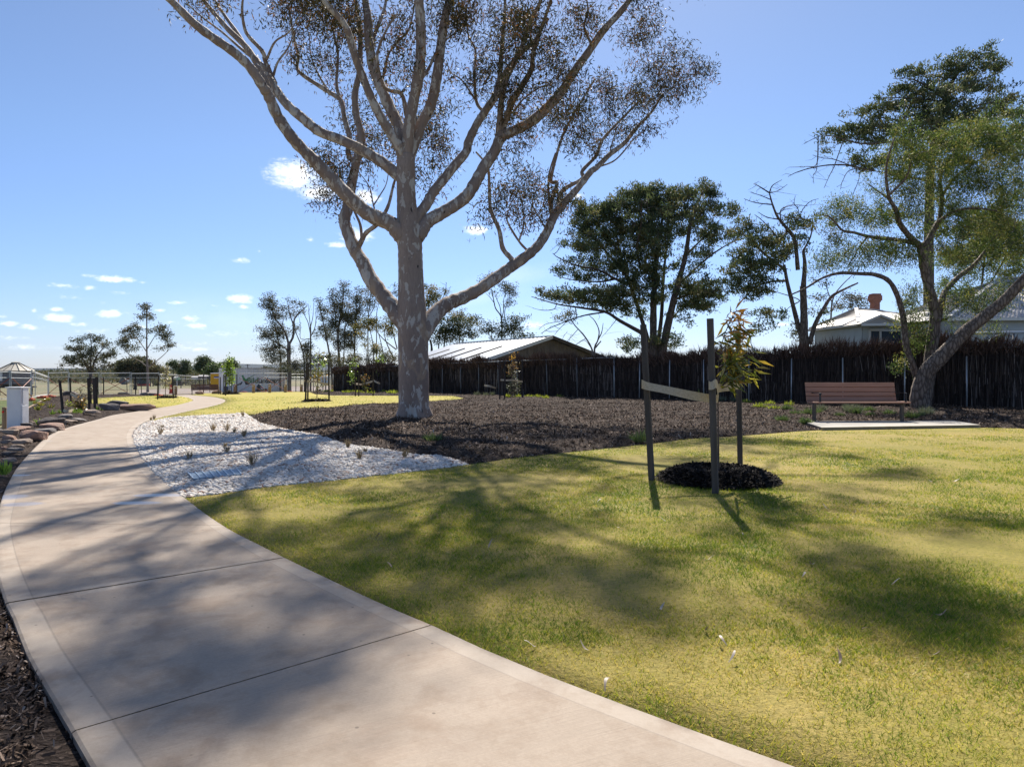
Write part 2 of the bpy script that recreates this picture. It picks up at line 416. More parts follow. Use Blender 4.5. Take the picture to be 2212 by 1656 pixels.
M['brush'] = attr_mat('brushwood sticks', [(0, (0.018, 0.013, 0.011)), (0.6, (0.055, 0.04, 0.034)), (0.93, (0.11, 0.083, 0.071)), (1, (0.24, 0.205, 0.185))], 0.75, 0.3)
M['brushtop'] = attr_mat('brushwood feathers', [(0, (0.045, 0.029, 0.023)), (0.6, (0.12, 0.08, 0.065)), (1, (0.22, 0.155, 0.125))], 0.85, 0.2)
M['brushcore'] = simple('brushwood core', (0.012, 0.009, 0.008), (0.028, 0.02, 0.018), 30, 0.9, stretch=(1, 1, 0.06), bump=1.0, bscale=60)
M['galv'] = simple('galvanised steel', (0.50, 0.53, 0.55), (0.38, 0.41, 0.44), 5, 0.45, 0.5)
M['galv_dull'] = simple('dull galvanised steel', (0.3, 0.31, 0.32), (0.22, 0.225, 0.23), 4, 0.55, 0.3)
M['wire'] = simple('fence wire', (0.05, 0.045, 0.042), rough=0.9, spec=0.1)
M['stake'] = simple('weathered stake', (0.055, 0.047, 0.044), (0.105, 0.092, 0.086), 14, 0.8, bump=0.8, bscale=50, stretch=(1, 1, 0.08))
M['stake_far'] = simple('dark hardwood stake', (0.022, 0.018, 0.018), (0.045, 0.037, 0.035), 9, 0.8, stretch=(1, 1, 0.15))
M['hessian'] = simple('hessian', (0.66, 0.55, 0.39), (0.5, 0.40, 0.27), 60, 0.9, bump=0.6, bscale=200)
M['slat'] = simple('brown composite slat', (0.33, 0.165, 0.105), (0.39, 0.205, 0.14), 7, 0.55, stretch=(0.3, 4, 4))
M['slat_far'] = simple('brown timber slat', (0.17, 0.075, 0.05), (0.12, 0.055, 0.04), 7, 0.6, stretch=(0.3, 4, 4))
M['bronze'] = simple('bronze powder coat', (0.072, 0.058, 0.047), (0.055, 0.045, 0.037), 12, 0.42, 0.2)
M['black'] = simple('black metal', (0.018, 0.018, 0.02), rough=0.35)
M['cabinet'] = simple('light grey cabinet', (0.74, 0.74, 0.745), (0.66, 0.66, 0.67), 3, 0.55)
M['cabinet_edge'] = simple('pale cabinet trim', (0.8, 0.8, 0.8), (0.7, 0.7, 0.7), 8, 0.5)
M['bollard'] = simple('treated pine bollard', (0.36, 0.235, 0.13), (0.26, 0.165, 0.09), 9, 0.7, stretch=(1, 1, 0.2), bump=.4)
M['reflect'] = simple('red reflector', (0.75, 0.01, 0.015), rough=0.2)
M['redplastic'] = simple('red plastic', (0.55, 0.05, 0.03), (0.42, 0.05, 0.03), 8, 0.45)
M['orange'] = simple('orange fence block', (0.62, 0.12, 0.05), (0.45, 0.1, 0.05), 6, 0.6)
M['whitepaint'] = simple('white paint', (0.74, 0.75, 0.75), (0.62, 0.63, 0.63), 4, 0.5)
M['brace'] = simple('rusty red brace', (0.30, 0.085, 0.05), (0.2, 0.06, 0.04), 5, 0.6)
M['cont'] = simple('white container paint', (0.86, 0.84, 0.8), (0.78, 0.76, 0.72), 1.3, 0.55, stretch=(1, 1, 0.35))
M['cont_frame'] = simple('container frame', (0.55, 0.53, 0.5), (0.42, 0.37, 0.33), 3, 0.55)
M['ink'] = simple('dark lettering', (0.03, 0.03, 0.033), rough=0.5)
M['green'] = simple('green lettering', (0.03, 0.26, 0.06), rough=0.5)
M['green_lo'] = simple('olive green lettering', (0.07, 0.19, 0.05), rough=0.5)
M['yellow'] = simple('yellow plastic', (0.70, 0.40, 0.012), (0.6, 0.33, 0.012), 2, 0.45)
M['blue'] = simple('blue sticker', (0.05, 0.06, 0.28), rough=0.5)
M['darkblue'] = simple('dark blue drum', (0.05, 0.07, 0.11), rough=0.5)
M['silo'] = simple('corrugated silo steel', (0.155, 0.155, 0.18), (0.105, 0.105, 0.12), 2, 0.55, 0.2)
M['siloroof'] = simple('cream silo roof', (0.56, 0.52, 0.43), (0.46, 0.42, 0.35), 2, 0.6)
M['silodark'] = simple('dark underframe', (0.05, 0.042, 0.04), (0.03, 0.027, 0.026), 3, 0.7)
M['tank'] = simple('dark green water tank', (0.035, 0.05, 0.05), (0.05, 0.065, 0.062), 4, 0.5)
M['oldtimber'] = simple('grey old timber', (0.12, 0.095, 0.08), (0.07, 0.058, 0.05), 5, 0.85, stretch=(1, 1, .2))
M['roofmetal'] = simple('zincalume roof', (0.50, 0.52, 0.53), (0.44, 0.455, 0.465), 2, 0.36, 0.85)
M['roofgrey'] = simple('old corrugated roof', (0.46, 0.44, 0.42), (0.36, 0.35, 0.34), 1.5, 0.55, 0.1)
M['ridge'] = simple('pale ridge cap', (0.66, 0.65, 0.62), (0.56, 0.55, 0.53), 3, 0.5)
M['board'] = simple('pale blue weatherboard', (0.50, 0.545, 0.56), (0.44, 0.485, 0.50), 2, 0.6)
M['trim'] = simple('white trim', (0.72, 0.72, 0.7), rough=0.5)
M['glass'] = simple('window glass', (0.035, 0.05, 0.07), rough=0.06, spec=1.0)
def brick_mat():
    m, t = new_mat('red chimney brick')
    b = t.n('ShaderNodeTexBrick', None, Vector=t.n('ShaderNodeMapping', None, Vector=t.pos(), Rotation=(R(90), 0, 0)).outputs[0], Color1=(0.30, 0.11, 0.065, 1), Color2=(0.2, 0.07, 0.045, 1), Mortar=(0.3, 0.22, 0.17, 1), Scale=4.2)
    t.out(t.n('ShaderNodeBsdfPrincipled', None, Base_Color=b.outputs[0], Roughness=0.85)); return m
M['brick'] = brick_mat()
M['gablewall'] = simple('brown corrugated wall', (0.17, 0.14, 0.115), (0.12, 0.10, 0.085), 3, 0.6)
M['rock_grey'] = simple('grey basalt', (0.13, 0.115, 0.11), (0.225, 0.2, 0.185), 6, 0.85, bump=0.9, bscale=28)
M['rock_dark'] = simple('dark basalt', (0.055, 0.047, 0.046), (0.13, 0.112, 0.105), 5, 0.85, bump=0.9, bscale=25)
M['rock_red'] = simple('reddish basalt', (0.34, 0.205, 0.15), (0.235, 0.165, 0.135), 5, 0.9, bump=0.9, bscale=30)
M['rock_tan'] = simple('tan sandstone rock', (0.34, 0.255, 0.185), (0.255, 0.2, 0.165), 5, 0.9, bump=0.9, bscale=30)
M['grate'] = simple('blue grey pit lid', (0.15, 0.225, 0.30), (0.20, 0.275, 0.345), 7, 0.5, 0.1, bump=.3)
M['gratebar'] = simple('grate bars', (0.42, 0.48, 0.52), rough=0.4, metal=0.5)
M['bag'] = simple('white bulk bag', (0.66, 0.66, 0.66), (0.5, 0.5, 0.52), 2, 0.8, bump=1, bscale=4)
M['hill'] = simple('forested hill', (0.022, 0.036, 0.05), (0.034, 0.048, 0.056), 0.004, 0.95)
def mesh_wire_mat():
    m, t = new_mat('welded mesh')
    p = t.n('ShaderNodeSeparateXYZ', None, Vector=t.n('ShaderNodeTexCoord').outputs['Object'])
    def line(s, pitch, w):
        f = t.math('FRACT', t.math('DIVIDE', s, pitch)); return t.math('LESS_THAN', f, w / pitch)
    g = t.math('MAXIMUM', line(p.outputs[0], 0.075, 0.0035), line(p.outputs[2], 0.15, 0.004))
    b = t.n('ShaderNodeBsdfPrincipled', None, Base_Color=(0.42, 0.43, 0.44), Roughness=0.5, Metallic=0.3)
    t.out(t.n('ShaderNodeMixShader', None, i0=g, i1=t.n('ShaderNodeBsdfTransparent').outputs[0], i2=b.outputs[0])); return m
M['mesh'] = mesh_wire_mat()
# ------------------------------------------------------------------ outlines on the ground
def gp(pts): return [ground(*p)[:2] for p in pts]
PATH_R = [(1640, 1656), (1580, 1635), (1480, 1597), (1300, 1528), (1090, 1443), (935, 1370), (830, 1324), (700, 1261), (616, 1219), (557, 1188), (499, 1157.5), (450, 1125), (417, 1099),
          (396, 1082.7), (367, 1060.7), (337.5, 1032.8), (311, 1002), (296.5, 975.6), (289, 955), (289, 940), (299, 924), (320, 912), (350, 904.5),
          (406, 891), (435, 885), (460.7, 879), (478, 874), (487, 868), (483, 864.5), (466, 860), (447, 857.7), (426.5, 856), (406, 853.8)]
PATH_L = [(180, 1656), (155, 1610), (110, 1530), (60, 1440), (26.4, 1350), (12, 1322), (0, 1283.7), (-9, 1240), (-13, 1190), (-9, 1142), (0, 1099), (18, 1052), (44, 1008),
          (88, 960), (117, 939), (158, 924), (211, 909.6), (244, 900), (293, 892), (337.5, 884.6), (378.6, 878), (405, 871.4), (417, 867), (414.6, 864.6), (406, 861), (392, 858), (375, 855.5)]
GR, GL = np.array(gp(PATH_R)), np.array(gp(PATH_L))
def ext(poly, n):            # carry both edges on behind the camera
    d = poly[0] - poly[3]; d /= np.linalg.norm(d); return np.vstack([poly[0] + d * n, poly])
GR, GL = ext(GR, 2.0), ext(GL, 2.6)
RR, LL = catmull(GR, 10), catmull(GL, 10)
def arclen(p): return np.concatenate([[0], np.cumsum(np.linalg.norm(np.diff(p, axis=0), axis=1))])
def nearest_s(poly, s, q): return s[np.argmin(np.linalg.norm(poly - np.asarray(q), axis=1))]
SR, SL = arclen(RR), arclen(LL)
PAIRS = [((155, 1610), (935, 1370), 0), ((12, 1322), (616, 1219), 1), ((-9, 1142), (487, 1149), 0), ((17, 1055), (337.5, 1032.8), 2), ((88, 962), (292, 960), 0), ((158, 924), (299, 923), 2),
         ((244, 900), (350, 904.5), 0), ((337.5, 884.6), (420, 888), 0), ((400, 873), (470, 877), 0), ((417, 867), (487, 868), 0), ((406, 861), (460, 859.5), 0), ((392, 858), (426.5, 856), 0)]
kr = [0] + [nearest_s(RR, SR, ground(*b)[:2]) for a, b, k in PAIRS] + [SR[-1]]
kl = [0] + [nearest_s(LL, SL, ground(*a)[:2]) for a, b, k in PAIRS] + [SL[-1]]
def on(poly, s, q):
    return np.stack([np.interp(q, s, poly[:, 0]), np.interp(q, s, poly[:, 1])], -1)
TOP = 0.05
def build_path():
    V, Fq, dl, dr, vv, dj = [], [], [], [], [], []
    J = MB()
    acc = 0.0; exp_v = None
    mids = [0.5 * (on(RR, SR, a) + on(LL, SL, b)) for a, b in zip(kr, kl)]
    for i in range(len(kr) - 1):
        L = np.linalg.norm(mids[i + 1] - mids[i]); n = max(6, int(L / 0.3))
        ta = np.linspace(0, 1, n + 1)
        g0 = 0.0 if i == 0 else (0.008 if PAIRS[i - 1][2] == 1 else 0.0035) / L
        g1 = 0.0 if i == len(kr) - 2 else (0.008 if PAIRS[i][2] == 1 else 0.0035) / L
        ta = np.clip(ta, g0, 1 - g1)
        pr = on(RR, SR, kr[i] + (kr[i + 1] - kr[i]) * ta); pl = on(LL, SL, kl[i] + (kl[i + 1] - kl[i]) * ta)
        W = np.linalg.norm(pr - pl, axis=1)
        base = len(V)
        us = [0, .012, .125, .35, .5, .65, -.125, -.012, 1]
        for k in range(n + 1):
            w = W[k]
            row = [0, .012 / w, .126 / w, .35, .5, .65, 1 - .126 / w, 1 - .012 / w, 1]
            for c, u in enumerate(row):
                q = pl[k] + (pr[k] - pl[k]) * u
                z = gz(*q) + TOP - (0.006 if c in (0, 8) else 0)
                V.append((q[0], q[1], z)); dl.append(u * w); dr.append((1 - u) * w); vv.append(acc + ta[k] * L)
                e = 9.0
                if i == 1: e = (1 - ta[k]) * L
                if i == 2: e = ta[k] * L
                dj.append(e)
            for c, q in ((9, pl[k]), (10, pr[k])):
                V.append((q[0], q[1], gz(*q) - 0.1)); dl.append(0); dr.append(0); vv.append(acc + ta[k] * L); dj.append(9.0)
        for k in range(n):
            a, b = base + k * 11, base + (k + 1) * 11
            for c in range(8): Fq.append((a + c, a + c + 1, b + c + 1, b + c))
            Fq.append((a + 9, a, b, b + 9)); Fq.append((a + 8, a + 10, b + 10, b + 8))
        for k in (0, n):   # end faces down into the joint
            a = base + k * 11
            Fq.append((a + 9, a, a + 8, a + 10))
        if i:
            q0, q1 = on(LL, SL, kl[i]), on(RR, SR, kr[i])
            J.bar((*q0, gz(*q0) + TOP - 0.03), (*q1, gz(*q1) + TOP - 0.03), 0.05, 0.03)
        acc += L
    o = mesh_obj('path', V, Fq, M['path'], attrs=dict(dl=dl, dr=dr, vv=vv, dj=dj)); tag(o, kind='structure')
    tag(J.build('path_joints', M['joint']), kind='structure')
build_path()
PATHPOLY = np.vstack([LL, RR[::-1]])

GRAVEL_T = [(289, 945), (299, 926), (317.6, 915), (361.5, 906), (416.5, 901.8), (489.8, 898), (526, 895.2), (541, 904), (563, 919), (636, 935.5), (684, 943), (746, 964.7), (801, 972), (856, 980.5), (907, 988.6), (951, 989.7), (984, 999.6), (1013, 1008.8)]
GRAVEL_B = [(966, 1014.9), (892.5, 1025), (819, 1032.5), (746, 1041.7), (673, 1048.8), (600, 1056), (526, 1065.5), (471.5, 1074.6), (416, 1081), (396, 1082.7)]
def path_piece(a, b, edge='R'):
    P_, S_ = (RR, SR) if edge == 'R' else (LL, SL)
    s0, s1 = nearest_s(P_, S_, ground(*a)[:2]), nearest_s(P_, S_, ground(*b)[:2])
    return [on(P_, S_, s) for s in np.linspace(s0, s1, 14)]
G_gravel = gp(GRAVEL_T[1:]) + gp(GRAVEL_B[:-1]) + path_piece((396, 1082.7), (299, 926))
MULCH_T = [(541, 900), (581, 891), (636, 888), (709.5, 883), (790, 877), (856, 873), (931, 870), (979.6, 866), (1006, 863), (979.6, 857), (929.8, 856.6), (862, 856.6), (716, 855.7), (680.6, 852.7), (669, 848), (690, 843.5)]
FENCE = [(19.5, 21.0), (15.4, 23.9), (12.6, 25.9), (9.8, 28.1), (5.0, 32.6), (0.58, 37.2), (-5.5, 45.6), (-14.8, 58.7)]
MULCH_B = [(1013, 1008.8), (1100, 996), (1200, 985), (1296, 975), (1365, 967), (1421, 961), (1490, 951.6), (1573, 947), (1629, 943), (1712, 936), (1751, 933.6), (1775, 932.5)]
PAD = [(1735, 919), (1775, 933), (2118, 927), (2059, 916.6)]
G_pad = gp(PAD)
G_mulch = gp(MULCH_T) + [(-16, 61), (-13.5, 59.0), (-4.8, 46.2), (1.1, 37.8), (5.5, 33.1), (10.3, 28.6), (13.1, 26.4), (15.9, 24.4), (20, 21.6), (24, 18), (24, 15.2)] + gp([(2300, 929), (2212, 929), (2118, 927), (2059, 916.6), (1735, 919), (1775, 933)]) + gp(MULCH_B[::-1][1:]) + gp(GRAVEL_T[::-1][:11])
G_lawn = [(RR[0][0], RR[0][1])] + path_piece((1640, 1656), (396, 1082.7)) + gp(GRAVEL_B[::-1][1:]) + gp(MULCH_B) + gp(PAD[1:3]) + gp([(2212, 929), (2300, 929)]) + [(24, 15.2), (24, -3.0), (RR[0][0] + .5, -3.0)]
G_farlawn = path_piece((299, 926), (406, 853.8)) + gp([(440, 850.2), (500, 849.2), (560, 848), (640, 847), (669, 848)]) + gp(MULCH_T[:14][::-1]) + gp([(526, 895.2), (489.8, 898), (416.5, 901.8), (361.5, 906), (317.6, 915)])
G_island = gp([(181, 869), (213.6, 861), (290.5, 857.4), (341.8, 856.4), (375, 855.5)]) + path_piece((375, 855.5), (338, 884), 'L')[:] + gp([(300, 882), (240, 877), (188, 874)])
G_left = path_piece((337.5, 884.6), (18, 1052), 'L') + path_piece((18, 1052), (180, 1656), 'L')[1:] + [tuple(LL[0]), (-2.6, -2.2), (-5.5, -2.0), (-9.5, 4.5)] + gp([(-60, 990), (-60, 945), (49.6, 910), (63, 882.5), (102.6, 862), (119.6, 857), (150, 854.5), (290, 855), (341.8, 856.0), (290.5, 858.0), (213.6, 861.6), (181, 869.6), (188, 874.6), (240, 877.6), (300, 882.6)])

def clean(poly):
    out = []
    for p in poly:
        p = (float(p[0]), float(p[1]))
        if not out or math.dist(p, out[-1]) > 0.02: out.append(p)
    if math.dist(out[0], out[-1]) < 0.02: out.pop()
    return out

def region(name, poly, mat, lift, spacing=0.5, hump=None, skirt=0.15, kind='structure', ymax_fine=1e9):
    """A sheet of ground inside the outline, with hump(x,y,distance to edge) added to its height."""
    poly = clean(poly); n0 = len(poly)
    pts = []
    for i in range(n0):
        a, b = np.array(poly[i]), np.array(poly[(i + 1) % n0])
        k = max(1, int(np.linalg.norm(b - a) / max(spacing, 0.25)))
        for j in range(k): pts.append(tuple(a + (b - a) * j / k))
    B = len(pts); P_ = np.array(pts)
    x0, y0 = P_.min(0); x1, y1 = P_.max(0)
    gx, gy = np.meshgrid(np.arange(x0, x1, spacing), np.arange(y0, y1, spacing))
    q = np.stack([gx.ravel(), gy.ravel()], 1) + rng.uniform(-.25, .25, (gx.size, 2)) * spacing
    q = q[in_poly(q, P_)]
    q = q[poly_dist(q, P_) > spacing * 0.45]
    allp = [Vector(p) for p in pts] + [Vector(p) for p in q]
    vs, es, fs, *_ = delaunay_2d_cdt(allp, [(i, (i + 1) % B) for i in range(B)], [], 1, 1e-5)
    V = np.array([v[:] for v in vs]); d = poly_dist(V, P_)
    z = terrain(V[:, 0], V[:, 1]) + lift
    if hump: z = z + hump(V[:, 0], V[:, 1], d)
    V3 = np.column_stack([V, z]); fs = [tuple(f) for f in fs]; cen = np.array([(V[f[0]] + V[f[1]] + V[f[2]]) / 3 for f in fs]); ok = in_poly(cen, P_); faces = [f for f, g_ in zip(fs, ok) if g_]
    # skirt round the edge
    cnt = {}
    for f in faces:
        for i in range(len(f)):
            e = (f[i], f[(i + 1) % len(f)]); cnt[tuple(sorted(e))] = cnt.get(tuple(sorted(e)), 0) + 1
    low = {}; extra = []
    for (a, b), c in cnt.items():
        if c == 1:
            for k in (a, b):
                if k not in low:
                    low[k] = len(V3) + len(extra); extra.append((V3[k][0], V3[k][1], V3[k][2] - skirt))
            faces.append((a, b, low[b], low[a]))
    V3 = np.vstack([V3, np.array(extra)])
    o = mesh_obj(name, V3, faces, mat, smooth=True); tag(o, kind=kind); return o

def nz(x, y, s, seed=0.0):
    return np.array([mnoise.noise(Vector((a * s + seed, b * s, seed))) for a, b in zip(np.atleast_1d(x), np.atleast_1d(y))])
def mulch_hump(x, y, d):
    e = np.clip(d / 0.6, 0, 1); e = e * e * (3 - 2 * e)
    return e * (0.05 + 0.07 * (nz(x, y, 0.8) + .3) + 0.06 * nz(x, y, 2.2, 4.0)) + np.clip(d / .15, 0, 1) * 0.03 * nz(x, y, 6.0, 9.0)
def gravel_hump(x, y, d): return np.clip(d / 0.4, 0, 1) * (0.02 + 0.03 * nz(x, y, 1.2, 2.0))
def lawn_hump(x, y, d): return np.clip(d / 1.0, 0, 1) * (0.02 * nz(x, y, 0.7, 5.0) + 0.01 * nz(x, y, 2.5, 7.0))

# wide sheet out to the horizon
def build_ground():
    rad = np.concatenate([np.linspace(0.0, 60, 31)[1:], np.geomspace(63, 9000, 44)])
    ang = np.linspace(0, 2 * np.pi, 145)[:-1]
    xs = np.outer(rad, np.cos(ang)).ravel(); ys = np.outer(rad, np.sin(ang)).ravel()
    V = [(0, 0, gz(0, 0) - .03)] + list(zip(xs, ys, terrain(xs, ys) - 0.03 + 0.012 * rng.normal(size=len(xs)) * 0))
    n = len(ang); Fq = [(0, 1 + j, 1 + (j + 1) % n) for j in range(n)]
    for i in range(len(rad) - 1):
        for j in range(n):
            k = (j + 1) % n
            Fq.append((1 + i * n + j, 1 + (i + 1) * n + j, 1 + (i + 1) * n + k, 1 + i * n + k))
    tag(mesh_obj('ground', V, Fq, M['field'], smooth=True), kind='structure')
build_ground()
region('lawn', G_lawn, M['lawn'], 0.035, 0.4, lawn_hump)
region('lawn_beyond_the_path', G_farlawn, M['lawn_far'], 0.045, 0.8, lawn_hump)
region('lawn_island', G_island, M['lawn_far'], 0.05, 0.8, None)
region('mulch_bed', G_mulch, M['mulch'], 0.03, 0.28, mulch_hump)
region('left_mulch_bed', G_left, M['mulch'], 0.02, 0.3, mulch_hump)
region('gravel_bed', G_gravel, M['gravel'], 0.02, 0.3, gravel_hump)
region('concrete_pad', G_pad, M['pad'], 0.10, 0.6, None, 0.2)
# a strip of green weeds and bare dirt along the left of the mulch
M['weeds'] = grass_ground('green weeds', ((0.07, 0.11, 0.03), (0.13, 0.14, 0.045), (0.05, 0.07, 0.022)))
M['dirt'] = simple('bare orange dirt', (0.33, 0.23, 0.15), (0.24, 0.175, 0.12), 3, 0.9, bump=.8, bscale=20)
region('weedy_verge', gp([(-80, 925), (46, 911), (59, 883), (92, 864), (112, 857.5), (80, 857), (30, 864), (-80, 870)]), M['weeds'], 0.0, 0.8, None)
region('bare_dirt_strip', gp([(49.0, 910), (62.4, 882.5), (101.6, 862.4), (118, 857.3), (113, 857.3), (94, 863), (59, 880.5), (46, 907)]), M['dirt'], 0.012, 0.8, None)
region('gravel_road', gp([(300, 853), (420, 851), (520, 846.7), (640, 845), (760, 841), (760, 833), (640, 834), (500, 836), (300, 841)]), simple('pale gravel road', (0.25, 0.2, 0.165), (0.17, 0.135, 0.11), 1.5, 0.9), 0.01, 3.0, None)
region('house_paving', gp([(-80, 960), (18, 936), (46, 931), (40, 924), (-80, 938)]), M['pad'], 0.03, 0.6, None)

# ------------------------------------------------------------------ loose cover: grass, pebbles, chips
def sample_poly(poly, n):
    P_ = np.array(clean(poly)); a, b = P_.min(0), P_.max(0); out = np.zeros((0, 2))
    while len(out) < n:
        q = rng.uniform(a, b, (n * 2, 2)); out = np.vstack([out, q[in_poly(q, P_)]])
    return out[:n]
def visible(q, margin=0.03):
    """Keep points inside a widened view so that the cover is spent where it can be seen."""
    d = q[:, 1]; px = q[:, 0] / np.maximum(d, 0.05) * F
    return (d > 0.9) & (px > -1106 - 260) & (px < 1106 + 260)

def ngrid(x, y, s, seed):
    """Smooth value noise, vectorised."""
    X, Y = x * s + seed * 13.7, y * s + seed * 7.1
    i, j = np.floor(X).astype(int), np.floor(Y).astype(int); fx, fy = X - i, Y - j
    fx, fy = fx * fx * (3 - 2 * fx), fy * fy * (3 - 2 * fy)
    def h(a, b):
        v = np.sin(a * 127.1 + b * 311.7 + seed * 74.7) * 43758.5453; return v - np.floor(v)
    return (h(i, j) * (1 - fx) + h(i + 1, j) * fx) * (1 - fy) + (h(i, j + 1) * (1 - fx) + h(i + 1, j + 1) * fx) * fy

def grass(name, poly, bands, lift, mat, hump=None):
    V, A = [], []
    for (d0, d1, dens, ln, wd) in bands:
        P_ = np.array(clean(poly)); a = np.maximum(P_.min(0), (-25, d0)); b = np.minimum(P_.max(0), (25, d1))
        if b[1] <= a[1]: continue
        b[0] = min(b[0], d1 * 0.9); a[0] = max(a[0], -d1 * 0.9)
        n = int((b[0] - a[0]) * (b[1] - a[1]) * dens)
        q = rng.uniform(a, b, (n, 2)); q = q[in_poly(q, P_)]; q = q[visible(q)]
        # thin, yellow patches and lusher ones
        p1 = ngrid(q[:, 0], q[:, 1], .7, 1) * .36 + ngrid(q[:, 0], q[:, 1], 2.6, 2) * .32 + ngrid(q[:, 0], q[:, 1], 9, 3) * .32
        p1 = np.clip((p1 - .5) * 1.5 + .52, 0, 1)
        keep = rng.uniform(size=len(q)) < 0.35 + 1.1 * p1
        q, p1 = q[keep], p1[keep]; n = len(q)
        z = terrain(q[:, 0], q[:, 1]) + lift - 0.004
        L = ln * rng.uniform(0.5, 1.25, n) * (0.7 + 0.6 * p1); w = wd * rng.uniform(0.7, 1.3, n)
        th = rng.uniform(0, 2 * np.pi, n); lean = rng.uniform(0.5, 1.45, n); ph = rng.uniform(0, 2 * np.pi, n)
        base = np.column_stack([q, z])
        side = np.column_stack([np.cos(th), np.sin(th), np.zeros(n)]) * (w / 2)[:, None]
        tip = base + np.column_stack([np.cos(ph) * np.sin(lean), np.sin(ph) * np.sin(lean), np.cos(lean)]) * L[:, None]
        V.append(np.stack([base - side, base + side, tip], 1).reshape(-1, 3))
        dry = np.clip(0.93 - 1.0 * p1 + rng.normal(0, 0.24, n), 0, 1)
        A.append(np.repeat(dry, 3))
    V = np.concatenate(V); A = np.concatenate(A)
    o = mesh_obj(name, V, np.arange(len(V)).reshape(-1, 3), mat, attrs=dict(rnd=A)); tag(o, 'short yellow-green mown grass covering the lawn', 'grass', kind='stuff'); return o
grass('grass', G_lawn, [(0.8, 3.5, 17000, .034, .0042), (3.5, 6, 11000, .033, .0050), (6, 9, 5200, .032, .0065), (9, 13, 2400, .03, .0095), (13, 17, 1000, .028, .014)], 0.035, M['blade'])
o = grass('grass', G_farlawn, [(16, 24, 200, .035, .02), (24, 38, 60, .035, .03)], 0.045, M['blade'])
o['label'] = 'yellow-green mown grass on the far lawn beyond the gum tree'
o = grass('grass', G_island, [(16, 30, 120, .035, .02), (30, 60, 30, .04, .04)], 0.05, M['blade'])
o['label'] = 'yellow-green mown grass on the island lawn left of the path'

ICO = None
def ico():
    global ICO
    bm = bmesh.new(); bmesh.ops.create_icosphere(bm, subdivisions=1, radius=1.0)
    ICO = (np.array([v.co[:] for v in bm.verts]), np.array([[v.index for v in f.verts] for f in bm.faces])); bm.free()
ico()
def pebbles():
    q = sample_poly(G_gravel, 62000)
    d = q[:, 1]; keep = rng.uniform(size=len(q)) < np.clip(1.25 - (d - 7) / 16, 0.3, 1); q = q[keep]; n = len(q)
    size = rng.uniform(0.012, 0.033, n) * (1 + (q[:, 1] - 7) * 0.035)
    v0, f0 = ICO
    sc = np.stack([rng.uniform(.8, 1.5, n), rng.uniform(.7, 1.1, n), rng.uniform(.5, .85, n)], 1) * size[:, None]
    th = rng.uniform(0, 2 * np.pi, n); c, s = np.cos(th), np.sin(th)
    V = v0[None] * sc[:, None] * (1 + 0.12 * rng.normal(size=(n, len(v0), 1)))
    X = V[..., 0] * c[:, None] - V[..., 1] * s[:, None]; Y = V[..., 0] * s[:, None] + V[..., 1] * c[:, None]
    edge = np.clip(poly_dist(q, np.array(clean(G_gravel))) / .4, 0, 1)
    z = terrain(q[:, 0], q[:, 1]) + 0.022 + edge * (0.02 + 0.03 * nz(q[:, 0], q[:, 1], 1.2, 2.0)) + rng.uniform(0, .022, n)
    V = np.stack([X + q[:, :1], Y + q[:, 1:], V[..., 2] + z[:, None]], -1)
    Fs = f0[None] + (np.arange(n) * len(v0))[:, None, None]
    o = mesh_obj('pebbles', V.reshape(-1, 3), Fs.reshape(-1, 3), M['pebble'], smooth=True, attrs=dict(rnd=np.repeat(rng.uniform(size=n), len(v0))))
    tag(o, 'white and rust flecked pebbles filling the bed beside the path', 'pebbles', kind='stuff')
pebbles()
def chips(name, q, z, ln, mat, label, tilt=0.5):
    n = len(q); L = ln * rng.uniform(0.4, 1.6, n); w = L * rng.uniform(.1, .3, n)
    th = rng.uniform(0, 2 * np.pi, n); ti = rng.normal(0, tilt, n); ro = rng.normal(0, tilt, n)
    d = np.stack([np.cos(th) * np.cos(ti), np.sin(th) * np.cos(ti), np.sin(ti)], 1)
    s = np.stack([-np.sin(th) * np.cos(ro), np.cos(th) * np.cos(ro), np.sin(ro)], 1)
    c = np.column_stack([q, z + np.abs(np.sin(ti)) * L / 3])
    a, b = d * (L / 2)[:, None], s * (w / 2)[:, None]
    V = np.stack([c - a - b, c - a * .9 + b, c + a + b * .8, c + a * .8 - b], 1).reshape(-1, 3)
    o = mesh_obj(name, V, np.arange(len(V)).reshape(-1, 4), mat, attrs=dict(rnd=np.repeat(rng.uniform(size=n), 4)))
    tag(o, label, 'bark mulch', kind='stuff'); return o
def mz(q, poly): return terrain(q[:, 0], q[:, 1]) + 0.034 + mulch_hump(q[:, 0], q[:, 1], poly_dist(q, np.array(clean(poly))))
q = sample_poly(G_mulch, 330000); q = q[visible(q)]
q = q[rng.uniform(size=len(q)) < np.clip(1.6 - q[:, 1] / 22, 0.25, 1)]
chips('bark_chips', q, mz(q, G_mulch), 0.058, M['chips'], 'dark brown shredded bark spread over the main garden bed')
q = sample_poly(G_left, 60000); q = q[visible(q)]
near = q[:, 1] < 7
q = np.vstack([q, sample_poly([(-3.2, 1.2), (-3.6, 5.5), (-2.2, 3.5), (-1.2, 1.6), (-1.0, 1.0)], 34000)]); q = q[in_poly(q, np.array(clean(G_left)))]
chips('bark_chips', q, terrain(q[:, 0], q[:, 1]) + 0.024 + mulch_hump(q[:, 0], q[:, 1], poly_dist(q, np.array(clean(G_left)))), 0.032, M['chips'], 'dark brown shredded bark along the left side of the path')
